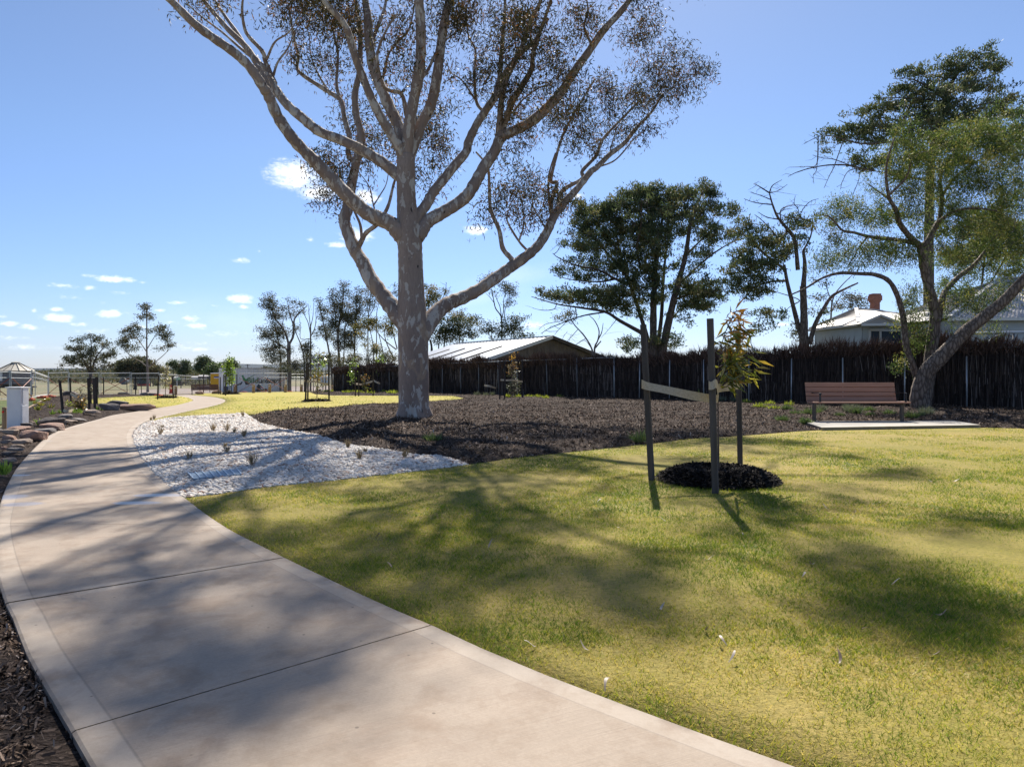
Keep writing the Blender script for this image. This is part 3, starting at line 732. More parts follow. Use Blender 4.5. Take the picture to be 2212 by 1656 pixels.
# ------------------------------------------------------------------ leaves
def unit(v): return v / (np.linalg.norm(v, axis=-1, keepdims=True) + 1e-9)
def leaf_mesh(name, base, dirs, L, W, mat, parent=None, fold=0.25, rnd=None):
    """One small folded blade per row: base point, direction, length, width."""
    n = len(base); dirs = unit(dirs); L = np.broadcast_to(L, n); W = np.broadcast_to(W, n)
    s = unit(np.cross(dirs, rng.normal(size=(n, 3)))); u = np.cross(s, dirs)
    mid = base + dirs * (L * 0.45)[:, None]
    tip = base + dirs * L[:, None] - u * (L * 0.12)[:, None]
    V = np.stack([base, mid + s * (W / 2)[:, None] + u * (W * fold)[:, None], tip, mid - s * (W / 2)[:, None] + u * (W * fold)[:, None]], 1).reshape(-1, 3)
    r = rng.uniform(size=n) if rnd is None else np.clip(rnd, 0, 1)
    return mesh_obj(name, V, np.arange(4 * n).reshape(-1, 4), mat, parent, attrs=dict(rnd=np.repeat(r, 4)))
def ball(n):
    v = unit(rng.normal(size=(n, 3))); return v * (rng.uniform(size=(n, 1)) ** (1 / 3))
def ell_pts(cx, cy, rx, ry, d, dz, n):
    """Points in an ellipsoid seen at cx,cy with radii rx,ry (picture units), dz metres deep."""
    b = ball(n); k = d / F
    return at(cx, cy, d) + b * np.array([rx * k, dz, ry * k])

# ------------------------------------------------------------------ brushwood fence
FP = np.array(FENCE)
FS = arclen(FP)
def fence_at(s):
    q = on(FP, FS, s); i = np.clip(np.searchsorted(FS, s) - 1, 0, len(FP) - 2)
    d = unit(FP[i + 1] - FP[i]); nrm = np.stack([d[..., 1], -d[..., 0]], -1)
    nrm = np.where((nrm[..., 1:2] > 0), -nrm, nrm)           # towards the camera
    return q, d, nrm
def fence_s(px):
    k = (px - CX) / F
    s = np.linspace(0, FS[-1], 4000); q = on(FP, FS, s)
    return s[np.argmin(np.abs(q[:, 0] - k * q[:, 1]))]
def build_fence():
    T = thing('brushwood_fence', (*FP[4], gz(*FP[4])), 'long dark brushwood fence with feathery top and steel posts along the back of the garden', 'fence')
    V, Fq = [], []
    N = 70; ss = np.linspace(0, FS[-1], N + 1)
    for s in ss:
        q, d, n = fence_at(s); z = gz(*q)
        for off, h in ((.05, -.1), (.05, 1.93 + .12 * max(0., min(1., (14 - s) / 6))), (-.06, 1.93 + .12 * max(0., min(1., (14 - s) / 6))), (-.06, -.1)): V.append((*(q + n * off), z + h))
    for i in range(N):
        a, b = 4 * i, 4 * i + 4
        for k in range(3): Fq.append((a + k, b + k, b + k + 1, a + k + 1))
    Fq += [(0, 1, 2, 3), (4 * N + 3, 4 * N + 2, 4 * N + 1, 4 * N)]
    body = mesh_obj('brushwood_body', V, Fq, M['brushcore'], T)
    n = 15000; s = rng.uniform(0, FS[-1], n); q, d, nr = fence_at(s)
    z0 = terrain(q[:, 0], q[:, 1]); k = 1 + (q[:, 1] - 22) / 40
    lo = rng.choice([0.0, .1, .45, .85, 1.25], n) + rng.uniform(-.1, .1, n); ln = rng.uniform(.5, 1.0, n)
    hi = np.minimum(lo + ln, 2.0 + rng.uniform(-.15, .15, n))
    w = rng.uniform(.012, .03, n) * k; off = rng.uniform(.05, .11, n)
    b = np.column_stack([q + nr * off[:, None], z0 + lo]); tilt = rng.normal(0, .06, n)
    t = np.column_stack([q + nr * (off + rng.normal(0, .015, n))[:, None] + d * (tilt * (hi - lo))[:, None], z0 + hi])
    th = rng.uniform(-1.1, 1.1, n); sd = np.column_stack([d * np.cos(th)[:, None] + nr * np.sin(th)[:, None], np.zeros(n)]) * (w / 2)[:, None]
    Vs = np.stack([b - sd, b + sd, t + sd * .6, t - sd * .6], 1).reshape(-1, 3)
    st = mesh_obj('brushwood_sticks', Vs, np.arange(4 * n).reshape(-1, 4), M['brush'], T, attrs=dict(rnd=np.repeat(np.clip(rng.uniform(size=n) ** 1.4 * (.55 + .9 * ngrid(s, lo * .6, .5, 3)), 0, 1), 4)))
    st['kind'] = 'stuff'
    n = 34000; s = rng.uniform(0, FS[-1], n); q, d, nr = fence_at(s); z0 = terrain(q[:, 0], q[:, 1]); k = 1 + (q[:, 1] - 22) / 40
    lump = ngrid(s, s * 0 + .3, 1.6, 5); lump2 = ngrid(s, s * 0 + .7, .35, 6)
    right = np.clip((14 - s) / 6, 0, 1)
    L = rng.uniform(.2, .5, n) * (.55 + .8 * lump + .25 * right)
    lo = rng.uniform(1.62, 1.98, n) + (.2 + .12 * (lump2 - .5)) * right + .12 * (lump - .5) - .16 * (1 - right) * rng.uniform(0, 1, n)
    b = np.column_stack([q + nr * rng.uniform(-.08, .17, n)[:, None], z0 + lo])
    dr = np.column_stack([d * (rng.normal(0, .33, n) + .5 * (lump2 - .5))[:, None] + nr * rng.normal(.08, .28, n)[:, None], rng.uniform(.65, 1, n)])
    ft = leaf_mesh('brushwood_feathers', b, dr, L, rng.uniform(.012, .03, n) * k, M['brushtop'], T, rnd=rng.uniform(size=n) * .85 + .2 * (lump - .3))
    ft['kind'] = 'stuff'
    for px in (2089, 1955, 1823, 1712, 1620.7, 1524, 1450, 1385, 1331, 1251.7, 1187, 1123.6, 1082, 1039, 1000, 960, 845, 788, 745, 724):
        s = fence_s(px); q, d, nr = fence_at(np.array(s)); z = gz(*q); h = 1.80 if px > 1340 else 2.0
        lean = rng.normal(0, .035) if 1000 < px < 1300 else rng.normal(0, .01)
        p = q + nr * .15
        mb = MB(); mb.tube([(*p, z - .1), (*(p + d * lean * h), z + h)], .024 if px > 1300 else .019, 8)
        mb.build('post', M['galv'] if px > 1300 else M['galv_dull'], T, smooth=True)
    for (pa, pb, h) in ((1333, 1262, 1.96), (1228, 960, 1.94), (925, 724, 1.94), (2212, 1640, 1.72)):
        sa, sb = fence_s(pa), fence_s(pb); ss = np.linspace(sa, sb, 14); q, d, nr = fence_at(ss)
        pts = np.column_stack([q + nr * (.16 if pa < 1400 else .13), terrain(q[:, 0], q[:, 1]) + h + .01 * np.sin(ss * 2)])
        mb = MB(); mb.tube(pts, .02 if pa < 1400 else .006, 6)
        mb.build('rail' if pa < 1400 else 'wire', M['galv'] if pa < 1400 else M['wire'], T, smooth=True)
    for h in (.42, .85, 1.3):
        ss = np.linspace(0, FS[-1], 40); q, d, nr = fence_at(ss)
        mb = MB(); mb.tube(np.column_stack([q + nr * .125, terrain(q[:, 0], q[:, 1]) + h]), .006, 4); mb.build('wire', M['wire'], T)
build_fence()

# ------------------------------------------------------------------ benches
def make_bench(label, front, slatm, L=2.3):
    T = thing('park_bench', front, label, 'bench', 'park benches')
    X = front
    # local frame: x along the bench from its left end, y to the back, z up
    def loc(x, y, z): return (x, y, z)
    m = MB()
    for i in range(4):
        m.box((L / 2 + .03, .05 + .108 * i + .045, .445), (L, .09, .04), bev=.006)
    m.build('seat', slatm, T, world=False)
    m = MB(); tl = R(-12); rot = Matrix.Rotation(tl, 3, 'X')
    for i in range(4):
        h = .075 + .112 * i
        m.box((L / 2 - .02, .50 + .21 * h, .445 + h), (L - .12, .034, .1 if i < 3 else .108), rot, bev=.006)
    m.build('backrest', slatm, T, world=False)
    for x in (.08, L - .13):
        m = MB(); m.bar((x, .16, 0), (x, .16, .425), .06, .085, (0, 1, 0))
        m.bar((x, .05, .41), (x, .52, .41), .055, .035); m.bar((x, .5, .41), (x, .60, .88), .05, .02)
        lg = m.build('leg', M['bronze'], T, world=False)
        m = MB(); m.box((x, .17, .006), (.16, .22, .012)); m.build('base_plate', M['bronze'], lg, world=False)
    for x in (.20, L - .05 - .02):
        m = MB(); m.bar((x, .10, .46), (x, .11, .655), .022, .055, (0, 1, 0))
        pth = [(x, .08, .64), (x, .09, .665), (x, .14, .672), (x, .54, .66)]
        for a, b in zip(pth[:-1], pth[1:]): m.bar(a, b, .05, .014)
        m.build('armrest', M['black'], T, world=False)
    return T
gb = ground(1753, 918.6)
bench = make_bench('brown slatted bench on the concrete slab in front of the brushwood fence', (gb[0], gb[1] - .12, gz(gb[0], gb[1]) + .10), M['slat'])
g2 = ground(413, 853.9)
bench2 = make_bench('reddish slatted bench at the far end of the path near the white container', tuple(g2), M['slat_far'])
bench2.rotation_euler = (0, 0, R(30)); bench2.scale = (.82, .82, .82)

# ------------------------------------------------------------------ stakes, ties, saplings
def stake(base, top, label, group, w=.05, mat='stake_far'):
    g = ground(*base); p = at(*top, g[1])
    m = MB(); a = g + np.array([0, 0, -.2]); a = a - (p - g) * 0.0
    m.bar(a, p, w, w, (0.45, 1, 0))
    o = m.build('timber_stake', M[mat]); tag(o, label, 'stake', group); return o
def strap(pts, label, group, w=.06, mat='hessian'):
    p = catmull(pts, 6); m = len(p); V = []
    for i in range(m):
        tw = 0.5 * math.sin(i / m * 5.0)
        V.append(p[i] + np.array([0, math.sin(tw) * w / 2, math.cos(tw) * w / 2])); V.append(p[i] - np.array([0, math.sin(tw) * w / 2, math.cos(tw) * w / 2]))
    V = np.array(V); n = len(V)
    V = np.vstack([V, V + np.array([0, .006, 0])])
    Fq = []
    for i in range(m - 1):
        a = 2 * i; Fq += [(a, a + 1, a + 3, a + 2), (a + n, a + 2 + n, a + 3 + n, a + 1 + n), (a, a + 2, a + 2 + n, a + n), (a + 1, a + 1 + n, a + 3 + n, a + 3)]
    o = mesh_obj('hessian_tie', V, Fq, M[mat], smooth=False); tag(o, label, 'tree tie', group); return o
def mound(cx, cy, rpx, label, h=.09, mat='mulch_dark', n=6000):
    g = ground(cx, cy); r = rpx * g[1] / F
    N, K = 40, 7; V = [(g[0], g[1], gz(g[0], g[1]) + .03 + h * .6)]
    for i in range(1, K + 1):
        for j in range(N):
            a = 2 * math.pi * j / N; rr = r * i / K * (1 + (.06 * math.sin(3 * a + cx) + .04 * math.sin(7 * a)) * (i / K))
            x, y = g[0] + rr * math.cos(a), g[1] + rr * math.sin(a)
            u = i / K; prof = h * (.6 + 1.2 * u * u) if u < .55 else h * max(0, 1 - ((u - .55) / .45) ** 1.6)
            V.append((x, y, gz(x, y) + .03 + prof * (1 + .35 * mnoise.noise(Vector((x * 5, y * 5, 1)))) - (.08 if i == K else 0)))
    Fq = [(0, 1 + j, 1 + (j + 1) % N) for j in range(N)]
    for i in range(K - 1):
        for j in range(N):
            k = (j + 1) % N; Fq.append((1 + i * N + j, 1 + (i + 1) * N + j, 1 + (i + 1) * N + k, 1 + i * N + k))
    # chips lie in the same object
    q = (ball(n)[:, :2]); q = q / np.maximum(1, np.linalg.norm(q, axis=1, keepdims=True)) * r * 1.02 + g[:2]
    u = np.linalg.norm(q - g[:2], axis=1) / r
    zz = terrain(q[:, 0], q[:, 1]) + .035 + np.where(u < .55, h * (.6 + 1.2 * u * u), h * np.maximum(0, 1 - (np.maximum(u - .55, 0) / .45) ** 1.6))
    L = rng.uniform(.02, .09, n) * max(1, g[1] / 14); w = L * rng.uniform(.08, .22, n); th = rng.uniform(0, 6.28, n); ti = rng.normal(0, .4, n)
    dd = np.stack([np.cos(th) * np.cos(ti), np.sin(th) * np.cos(ti), np.sin(ti)], 1); ss = np.stack([-np.sin(th), np.cos(th), rng.normal(0, .4, n)], 1)
    c = np.column_stack([q, zz + .012]); a, b = dd * (L / 2)[:, None], ss * (w / 2)[:, None]
    Vc = np.stack([c - a - b, c - a + b, c + a + b, c + a - b], 1).reshape(-1, 3)
    off = len(V); allV = np.vstack([np.array(V), Vc]); faces = Fq + [tuple(off + 4 * i + k for k in range(4)) for i in range(n)]
    A = np.concatenate([np.full(off, .3), np.repeat(rng.uniform(size=n), 4)])
    o = mesh_obj('mulch_ring', allV, faces, M['chips_dark'], attrs=dict(rnd=A), smooth=False); tag(o, label, 'mulch', kind='stuff'); return o

def sapling(label, base, path, crowns, leaf, mats, trunk_r=.012, group=None, droop=.5, cat='sapling', twigs=24, up=.2):
    """A young tree: thin stem along path (picture points), leaves in the crown ellipses."""
    g = ground(*base); d = g[1]; T = thing('sapling', tuple(g), label, cat, group)
    pts = [g + np.array([0, 0, -.05])] + [at(px, py, d) for px, py in path]
    p = catmull(pts, 5); m = MB(); m.tube(p, np.linspace(trunk_r, trunk_r * .35, len(p)), 6)
    B, D, Rn, mt = [], [], [], []
    parts = {}
    for (cx, cy, rx, ry, n, mk) in crowns:
        c = ell_pts(cx, cy, rx, ry, d, rx * d / F, max(4, n // 7))
        for e in c:
            i = np.argmin(np.linalg.norm(p - e + np.array([0, 0, .12]), axis=1)); s = p[i]
            m.tube([s, (s + e) / 2 + np.array([0, 0, .02]), e], [.004 * d / 9 + .001, .003 * d / 9, .0015 * d / 9], 4, cap=False)
            k = 7; tt = rng.uniform(.35, 1.05, (k, 1)); b = s + (e - s) * tt + rng.normal(0, .02, (k, 3)) * d / 9
            dr = unit(e - s + 1e-4) * .6 + rng.normal(0, .55, (k, 3)) + np.array([0, 0, up - droop])
            parts.setdefault(mk, []).append((b, dr))
    m.build('stem', M['twig'], T, smooth=True)
    for mk, lst in parts.items():
        b = np.concatenate([a for a, _ in lst]); dr = np.concatenate([a for _, a in lst]); n = len(b)
        leaf_mesh('foliage', b, dr, leaf[0] * rng.uniform(.6, 1.2, n), leaf[1] * rng.uniform(.7, 1.2, n), M[mk], T)
    return T

GS = 'stakes around the near sapling'
stake((1410, 1043), (1389.5, 701), 'grey timber stake leaning left, left of the near sapling', GS, .062, 'stake')
stake((1547, 1072), (1534, 688), 'grey timber stake at the front edge of the near mulch ring', GS, .062, 'stake')
stake((1599.7, 1016), (1594, 723), 'grey timber stake behind the leaves of the near sapling', GS, .062, 'stake')
mound(1549, 1043, 130, 'ring of fresh black mulch on the near lawn under the staked sapling', .13, n=16000)
near = sapling('young gum sapling with long amber and green leaves between the three near stakes', (1553, 1040),
    [(1552, 960), (1551, 860), (1553, 780), (1566, 720), (1592, 668)],
    [(1594, 684, 22, 22, 46, 'amber'), (1590, 735, 42, 34, 90, 'sapling'), (1602, 722, 28, 25, 36, 'amber'), (1590, 780, 46, 26, 110, 'sapling'), (1590, 808, 46, 14, 60, 'sapling'), (1612, 785, 25, 36, 44, 'sapling')],
    (.19, .033), None, .011, None, .75)
d = ground(1410, 1046)[1]
GT = 'hessian ties of the near sapling'
strap([at(1386, 829, d - .05), at(1400, 834, d - .02), at(1440, 842, d), at(1490, 853, d + .0), at(1531, 860, 8.0), at(1552, 861, 8.16)], 'long sagging hessian strap from the left near stake to the sapling stem', GT, .1)
strap([at(1552, 838, 8.1), at(1570, 836, 8.5), at(1602, 832, 9.2)], 'short level hessian strap between the sapling stem and the right near stake', GT, .1)
strap([at(1531, 832, 7.24), at(1538, 833, 7.18), at(1548, 829, 7.25), at(1552, 850, 8.0)], 'hessian strap wrapped round the front near stake', GT, .09)

def staked(desc, stakes, group):
    names = {1: [''], 2: ['left', 'right'], 3: ['left', 'middle', 'right'], 4: ['leftmost', 'second', 'third', 'rightmost'],
             5: ['leftmost', 'second', 'middle', 'fourth', 'rightmost'], 6: ['leftmost', 'second from left', 'third from left', 'fourth from left', 'fifth from left', 'rightmost']}[len(stakes)]
    out = []
    for nm, (bx, by, tx, ty) in zip(names, sorted(stakes)):
        out.append(stake((bx, by), (tx, ty), f'black stake, {nm} of those {desc}', group))
    return out
staked('round the yellow-green sapling on the far lawn', [(659.6, 870, 662.4, 783.5), (664.5, 867, 666.3, 783.4), (711, 869, 710, 782)], 'stakes on the far lawn')
mound(684, 869, 31, 'dark mulch ring of the yellow-green sapling on the far lawn', .07, n=1500)
sapling('yellow-green sapling between black stakes on the far lawn left of the gum', (684, 868), [(686, 830), (689, 790), (691, 752)],
    [(688, 800, 20, 14, 60, 'sapling'), (692, 780, 17, 14, 50, 'fresh'), (688, 764, 13, 12, 20, 'sapling'), (686, 815, 18, 12, 40, 'rusty'), (686, 832, 14, 10, 30, 'silver')], (.16, .05), None, .02, None, .3)
dd = ground(684, 868)[1]
strap([at(657, 822, dd - .3), at(672, 824, dd), at(685, 824, dd + .02), at(700, 829, dd), at(712, 830, dd - .2)], 'hessian tie across the yellow-green sapling on the far lawn', 'far hessian ties', .09)
staked('round the sparse silvery sapling on the island lawn', [(340, 864.6, 342.4, 810), (374.9, 862.5, 372, 812.5)], 'stakes on the island lawn')
mound(361, 861.5, 21, 'dark mulch ring of the silvery sapling on the island lawn', .08, n=900)
sapling('sparse silvery-leaved sapling between two stakes on the island lawn', (357, 860), [(357.5, 830), (358, 800), (358.5, 788)],
    [(359, 800, 5, 12, 26, 'silver'), (358, 818, 10, 14, 50, 'silver'), (357, 833, 11, 8, 30, 'silver')], (.17, .07), None, .02, None, .2)
dd = ground(357, 860)[1]
strap([at(341, 826, dd), at(357, 828, dd), at(373, 823, dd - .3)], 'hessian tie across the silvery sapling on the island lawn', 'far hessian ties', .12)
staked('round the bright green sapling in front of the container', [(475.8, 853.5, 475.8, 814), (483.6, 854, 483.6, 809), (487, 855.6, 488, 808), (499.6, 851, 499.6, 815), (511.6, 852, 511.6, 808)], 'stakes by the container')
mound(499, 853, 19, 'dark mulch ring of the bright green sapling by the container', .1, n=700)
sapling('bright green bushy sapling in front of the white container', (496, 852), [(496, 830), (495, 800), (495, 772)],
    [(494, 783, 8, 13, 200, 'fresh'), (497, 802, 10, 15, 260, 'fresh'), (485, 803, 6, 12, 90, 'fresh'), (499, 820, 9, 10, 120, 'fresh'), (488, 821, 7, 6, 40, 'fresh')], (.17, .1), None, .025, None, .2)
staked('standing in front of the far bench', [(432, 849.6, 431.5, 816), (440, 851.7, 439, 811.5), (453.5, 847.5, 452.5, 812)], 'stakes by the far bench')
staked('round the golden shrub in the left mulch bed', [(138.5, 901, 129, 822), (154, 872, 151, 816), (194, 897, 190.6, 816), (206, 898, 202.5, 816.7)], 'stakes in the left mulch bed')
sapling('golden-green shrubby sapling among four stakes in the left mulch bed', (173, 891), [(174, 875), (175, 860), (174, 842)],
    [(172, 868, 15, 17, 200, 'rusty'), (176, 880, 12, 8, 90, 'sapling'), (166, 874, 10, 10, 50, 'sapling'), (174, 846, 8, 10, 30, 'silver'), (190, 866, 4, 10, 16, 'silver')], (.085, .034), None, .014, None, .3)
sapling('low yellow bushy plant left of the golden shrub in the left mulch bed', (152, 884), [(152, 876), (152, 868)], [(152, 873, 10, 8, 100, 'lime'), (158, 880, 8, 6, 50, 'sapling')], (.07, .03), None, .01, None, .1, 'plant')
dd = ground(138.5, 901)[1]
strap([at(132, 885, dd), at(145, 888, dd), at(160, 886, dd + .5)], 'pale hessian tie low on the leaning stake of the left mulch bed', 'left bed hessian ties', .09)
strap([at(152, 850, dd + 4), at(164, 856, dd + 3), at(178, 858, dd + 2)], 'sagging hessian tie between the back stake and golden shrub', 'left bed hessian ties', .08)
strap([at(193, 887, dd), at(200, 885, dd), at(206, 884, dd)], 'hessian tie between the two right stakes of the left mulch bed', 'left bed hessian ties', .08)
staked('at the back left of the island lawn', [(196.5, 874, 195, 815), (210, 876.5, 207.6, 814), (212, 855, 211, 814), (223.6, 856, 224, 814)], 'stakes behind the left mulch bed')
sapling('thin pale sapling tied among the stakes behind the left mulch bed', (203, 875), [(203, 850), (204, 830), (205, 822)], [(204, 835, 7, 14, 40, 'silver'), (203, 850, 8, 10, 30, 'greygreen')], (.1, .04), None, .012, None, .3)
staked('along the back edge of the island lawn', [(275, 850, 273, 812), (293, 855, 292.7, 812), (305.6, 851.6, 304.6, 812)], 'stakes at the back of the island lawn')
sapling('wispy grey sapling at the back edge of the island lawn', (287, 851), [(287, 835), (287, 826)], [(287, 832, 8, 9, 50, 'silver')], (.14, .06), None, .015, None, .3)
staked('beside the orange shrub at the fence end', [(699, 843.5, 699, 821), (702.5, 844, 702.5, 820), (714, 842, 714, 807), (716.7, 847, 716.7, 807)], 'stakes at the fence end')
sapling('orange-tipped conical shrub at the left end of the brushwood fence', (726, 848), [(726, 835), (726, 816)], [(726, 838, 10, 8, 130, 'rusty'), (726, 826, 6, 9, 60, 'rusty')], (.12, .06), None, .02, None, .1)
staked('round the left columnar green sapling', [(748, 848.5, 748, 801), (767.6, 857, 767.6, 800), (775, 857, 775, 801)], 'stakes along the far fence')
sapling('narrow columnar green sapling, the left one before the far fence', (762, 850), [(762, 820), (762, 795), (762, 776)], [(762, 788, 6, 12, 110, 'fresh'), (762, 806, 6, 11, 90, 'fresh'), (761, 824, 6, 8, 60, 'fresh')], (.13, .07), None, .018, None, .1)
staked('round the right columnar green sapling', [(806, 856.6, 806, 800), (815.6, 851.6, 815.6, 801), (836.7, 848.6, 836.7, 800)], 'stakes along the far fence')
sapling('narrow columnar green sapling, the right one close to the gum trunk', (821, 850), [(821, 810), (821, 785), (821, 766)], [(821, 777, 6, 12, 110, 'fresh'), (821, 793, 5.5, 10, 80, 'fresh'), (821, 808, 4, 7, 40, 'fresh')], (.13, .07), None, .018, None, .1)
sapling('small bronze-green sapling between the two columnar ones at the far fence', (789, 852), [(789, 830), (790, 808)], [(788, 820, 9, 11, 90, 'rusty'), (789, 833, 8, 7, 50, 'sapling')], (.13, .06), None, .018, None, .3)
dd = ground(789, 852)[1]
strap([at(766, 828, dd - 2), at(780, 830, dd), at(789, 828, dd), at(806, 823, dd - 2)], 'long hessian tie across the bronze-green sapling at the far fence', 'far hessian ties', .13)
strap([at(806, 821, dd), at(815, 826, dd), at(821, 828, dd)], 'short hessian tie by the right columnar sapling', 'far hessian ties', .12)
staked('round the tall bronze sapling at the fence', [(1079.6, 866.8, 1079.6, 780.5), (1090.5, 866.8, 1090.5, 780.5), (1128.6, 865.4, 1128, 776)], 'stakes at the middle of the fence')
sapling('tall bronze and green sapling between three stakes before the middle of the fence', (1103, 861), [(1104, 830), (1107, 800), (1112, 764)],
    [(1111, 770, 7, 9, 40, 'amber'), (1108, 792, 14, 14, 120, 'rusty'), (1112, 812, 17, 14, 120, 'greygreen'), (1110, 834, 17, 16, 240, 'greygreen')], (.1, .03), None, .016, None, .3)
staked('behind the bronze saplings', [(1051, 852, 1051, 785), (1057, 850.6, 1057, 780.5)], 'stakes at the middle of the fence')
sapling('shorter bronze sapling left of the tall one before the middle of the fence', (1072, 853), [(1071, 830), (1069, 805), (1068, 787)], [(1069, 795, 8, 10, 50, 'rusty'), (1071, 815, 11, 14, 130, 'rusty'), (1070, 833, 9, 9, 60, 'sapling')], (.1, .04), None, .016, None, .3)
dd = ground(1090, 866)[1]
strap([at(1079, 820, dd), at(1092, 821, dd), at(1104, 821, dd + .8), at(1129, 824, dd)], 'upper hessian tie across the tall bronze sapling', 'far hessian ties', .08)
strap([at(1046, 832, dd + 3), at(1058, 834, dd + 3), at(1071, 838, dd + 4)], 'hessian tie at the shorter bronze sapling by the fence', 'far hessian ties', .1)

# ------------------------------------------------------------------ small garden plants
def tuft(name, label, cat, group, px, py, r, h, n, mat, w=.012, spread=.6):
    g = ground(px, py); g[2] += .05
    th = rng.uniform(0, 6.28, n); ln = rng.uniform(.6, 1.1, n) * h; le = rng.uniform(.05, 1, n) * spread
    b = g + np.stack([np.cos(th), np.sin(th), np.zeros(n)], 1) * (r * .35 * rng.uniform(0, 1, n))[:, None]
    dr = np.stack([np.cos(th) * np.sin(le), np.sin(th) * np.sin(le), np.cos(le)], 1)
    o = leaf_mesh(name, b, dr, ln, w * rng.uniform(.7, 1.3, n), M[mat]); tag(o, label, cat, group); return o
ORD = ['first', 'second', 'third', 'fourth', 'fifth', 'sixth', 'seventh', 'eighth', 'ninth', 'tenth', 'eleventh', 'twelfth', 'thirteenth', 'fourteenth', 'fifteenth', 'sixteenth', 'seventeenth', 'eighteenth', 'nineteenth', 'twentieth']
def row(pts, fn):
    for i, p in enumerate(sorted(pts)): fn(i, p)
# strap-leaved plants in a row along the fence (picture x, y)
row([(1292, 857), (1342, 860), (1356, 858), (1402, 860), (1438, 863), (1463, 861), (1500, 862), (1535, 864), (1395, 858), (1422, 859), (1513, 869), (1572, 868)],
    lambda i, p: tuft('strap_leaf_plant', f'green strap-leaved plant along the brushwood fence, {ORD[i]} from the left', 'plant', 'strap-leaved plants along the fence', *p, .25, .42 + .12 * math.sin(i * 2.3), 26, 'strappy', .035, .75))
row([(1142, 862), (1161, 862), (1097, 861), (1119, 862), (1178, 864), (1208, 862), (1640, 884), (1662, 879), (1612, 875), (1704, 880), (1672, 891)],
    lambda i, p: tuft('lime_tuft', f'lime yellow tuft on the mulch between gum and bench, {ORD[i]} from the left', 'plant', 'lime tufts on the main bed', *p, .3, .22, 90, 'lime', .03, 1.3))
row([(704, 849.5), (717, 849), (731, 848), (742, 849), (748, 851.5), (757, 850), (768, 850.5), (778, 852), (800, 853), (829, 851), (845, 853), (852, 852)],
    lambda i, p: tuft('lime_tuft', f'tiny lime tuft below the far fence, left of the gum, {ORD[i]} from left', 'plant', 'lime tufts left of the gum', p[0], p[1], .5, .3, 60, 'lime', .06, 1.3))
row([(1716, 902), (1746, 902), (1765, 899), (1740, 921), (1691, 917), (1811, 906), (1880, 905), (1850, 900), (1920, 902), (1968, 910), (1989, 906), (1700, 893), (1878, 896)],
    lambda i, p: tuft('small_shrub', f'low soft green shrub around the near bench, {ORD[i]} from the left', 'shrub', 'low shrubs around the bench', *p, .22, .22 + .05 * math.sin(i * 1.9), 170, 'bushgreen', .018, 1.1))
row([(1775, 893), (1832, 890), (1855, 893), (1835, 899), (1998, 900), (2004, 904), (1050, 860), (1030, 858), (1065, 858), (1225, 859), (1560, 871), (1585, 872)],
    lambda i, p: tuft('grey_shrub', f'wispy grey-green shrub on the mulch by the fence, {ORD[i]} from the left', 'shrub', 'grey shrubs by the fence', *p, .25, .3, 110, 'greygreen', .014, .9))
tuft('weed_clump', 'green weed clump in the dark mulch right of the gum trunk', 'weed', None, 937, 962, .3, .2, 130, 'bushgreen', .016, 1.2)
tuft('weed_clump', 'green weed clump in the mulch just left of the leaning near stake', 'weed', None, 1382, 962, .3, .25, 110, 'bushgreen', .016, 1.1)
row([(115, 902), (159, 898), (162, 900), (172, 899), (211, 893), (222, 892), (130, 899), (85, 924), (10, 1035)],
    lambda i, p: tuft('strap_leaf_plant', f'small bright green plant among the rocks, {ORD[i]} from the left', 'plant', 'green plants left of the path', *p, .1, .2, 26, 'strappy', .025, .6))
row([(75, 876), (88, 880), (96, 870), (104, 868), (82, 890), (110, 885)],
    lambda i, p: tuft('small_shrub', f'small pale shrub in the left mulch bed behind the cabinet, {ORD[i]} from the left', 'shrub', 'shrubs in the left bed', *p, .15, .2, 40, 'sapling', .025, .9))
# dry grass tufts in the gravel
row([(347, 946), (351, 930), (408, 1001), (486, 974), (489, 987), (505, 906), (525, 905), (490, 938), (506, 942), (527, 944), (527, 950), (600, 937), (776, 1002), (788, 986), (751, 976), (875, 997), (546, 1016), (333, 911), (326, 912), (460, 938)],
    lambda i, p: tuft('dry_grass_tuft', f'straw brown grass tuft in the white gravel, {ORD[i]} from the left', 'grass tuft', 'dry tufts in the gravel', *p, .05, .1 + .07 * ((i * 7) % 3), 45, 'straw', .008, .5))

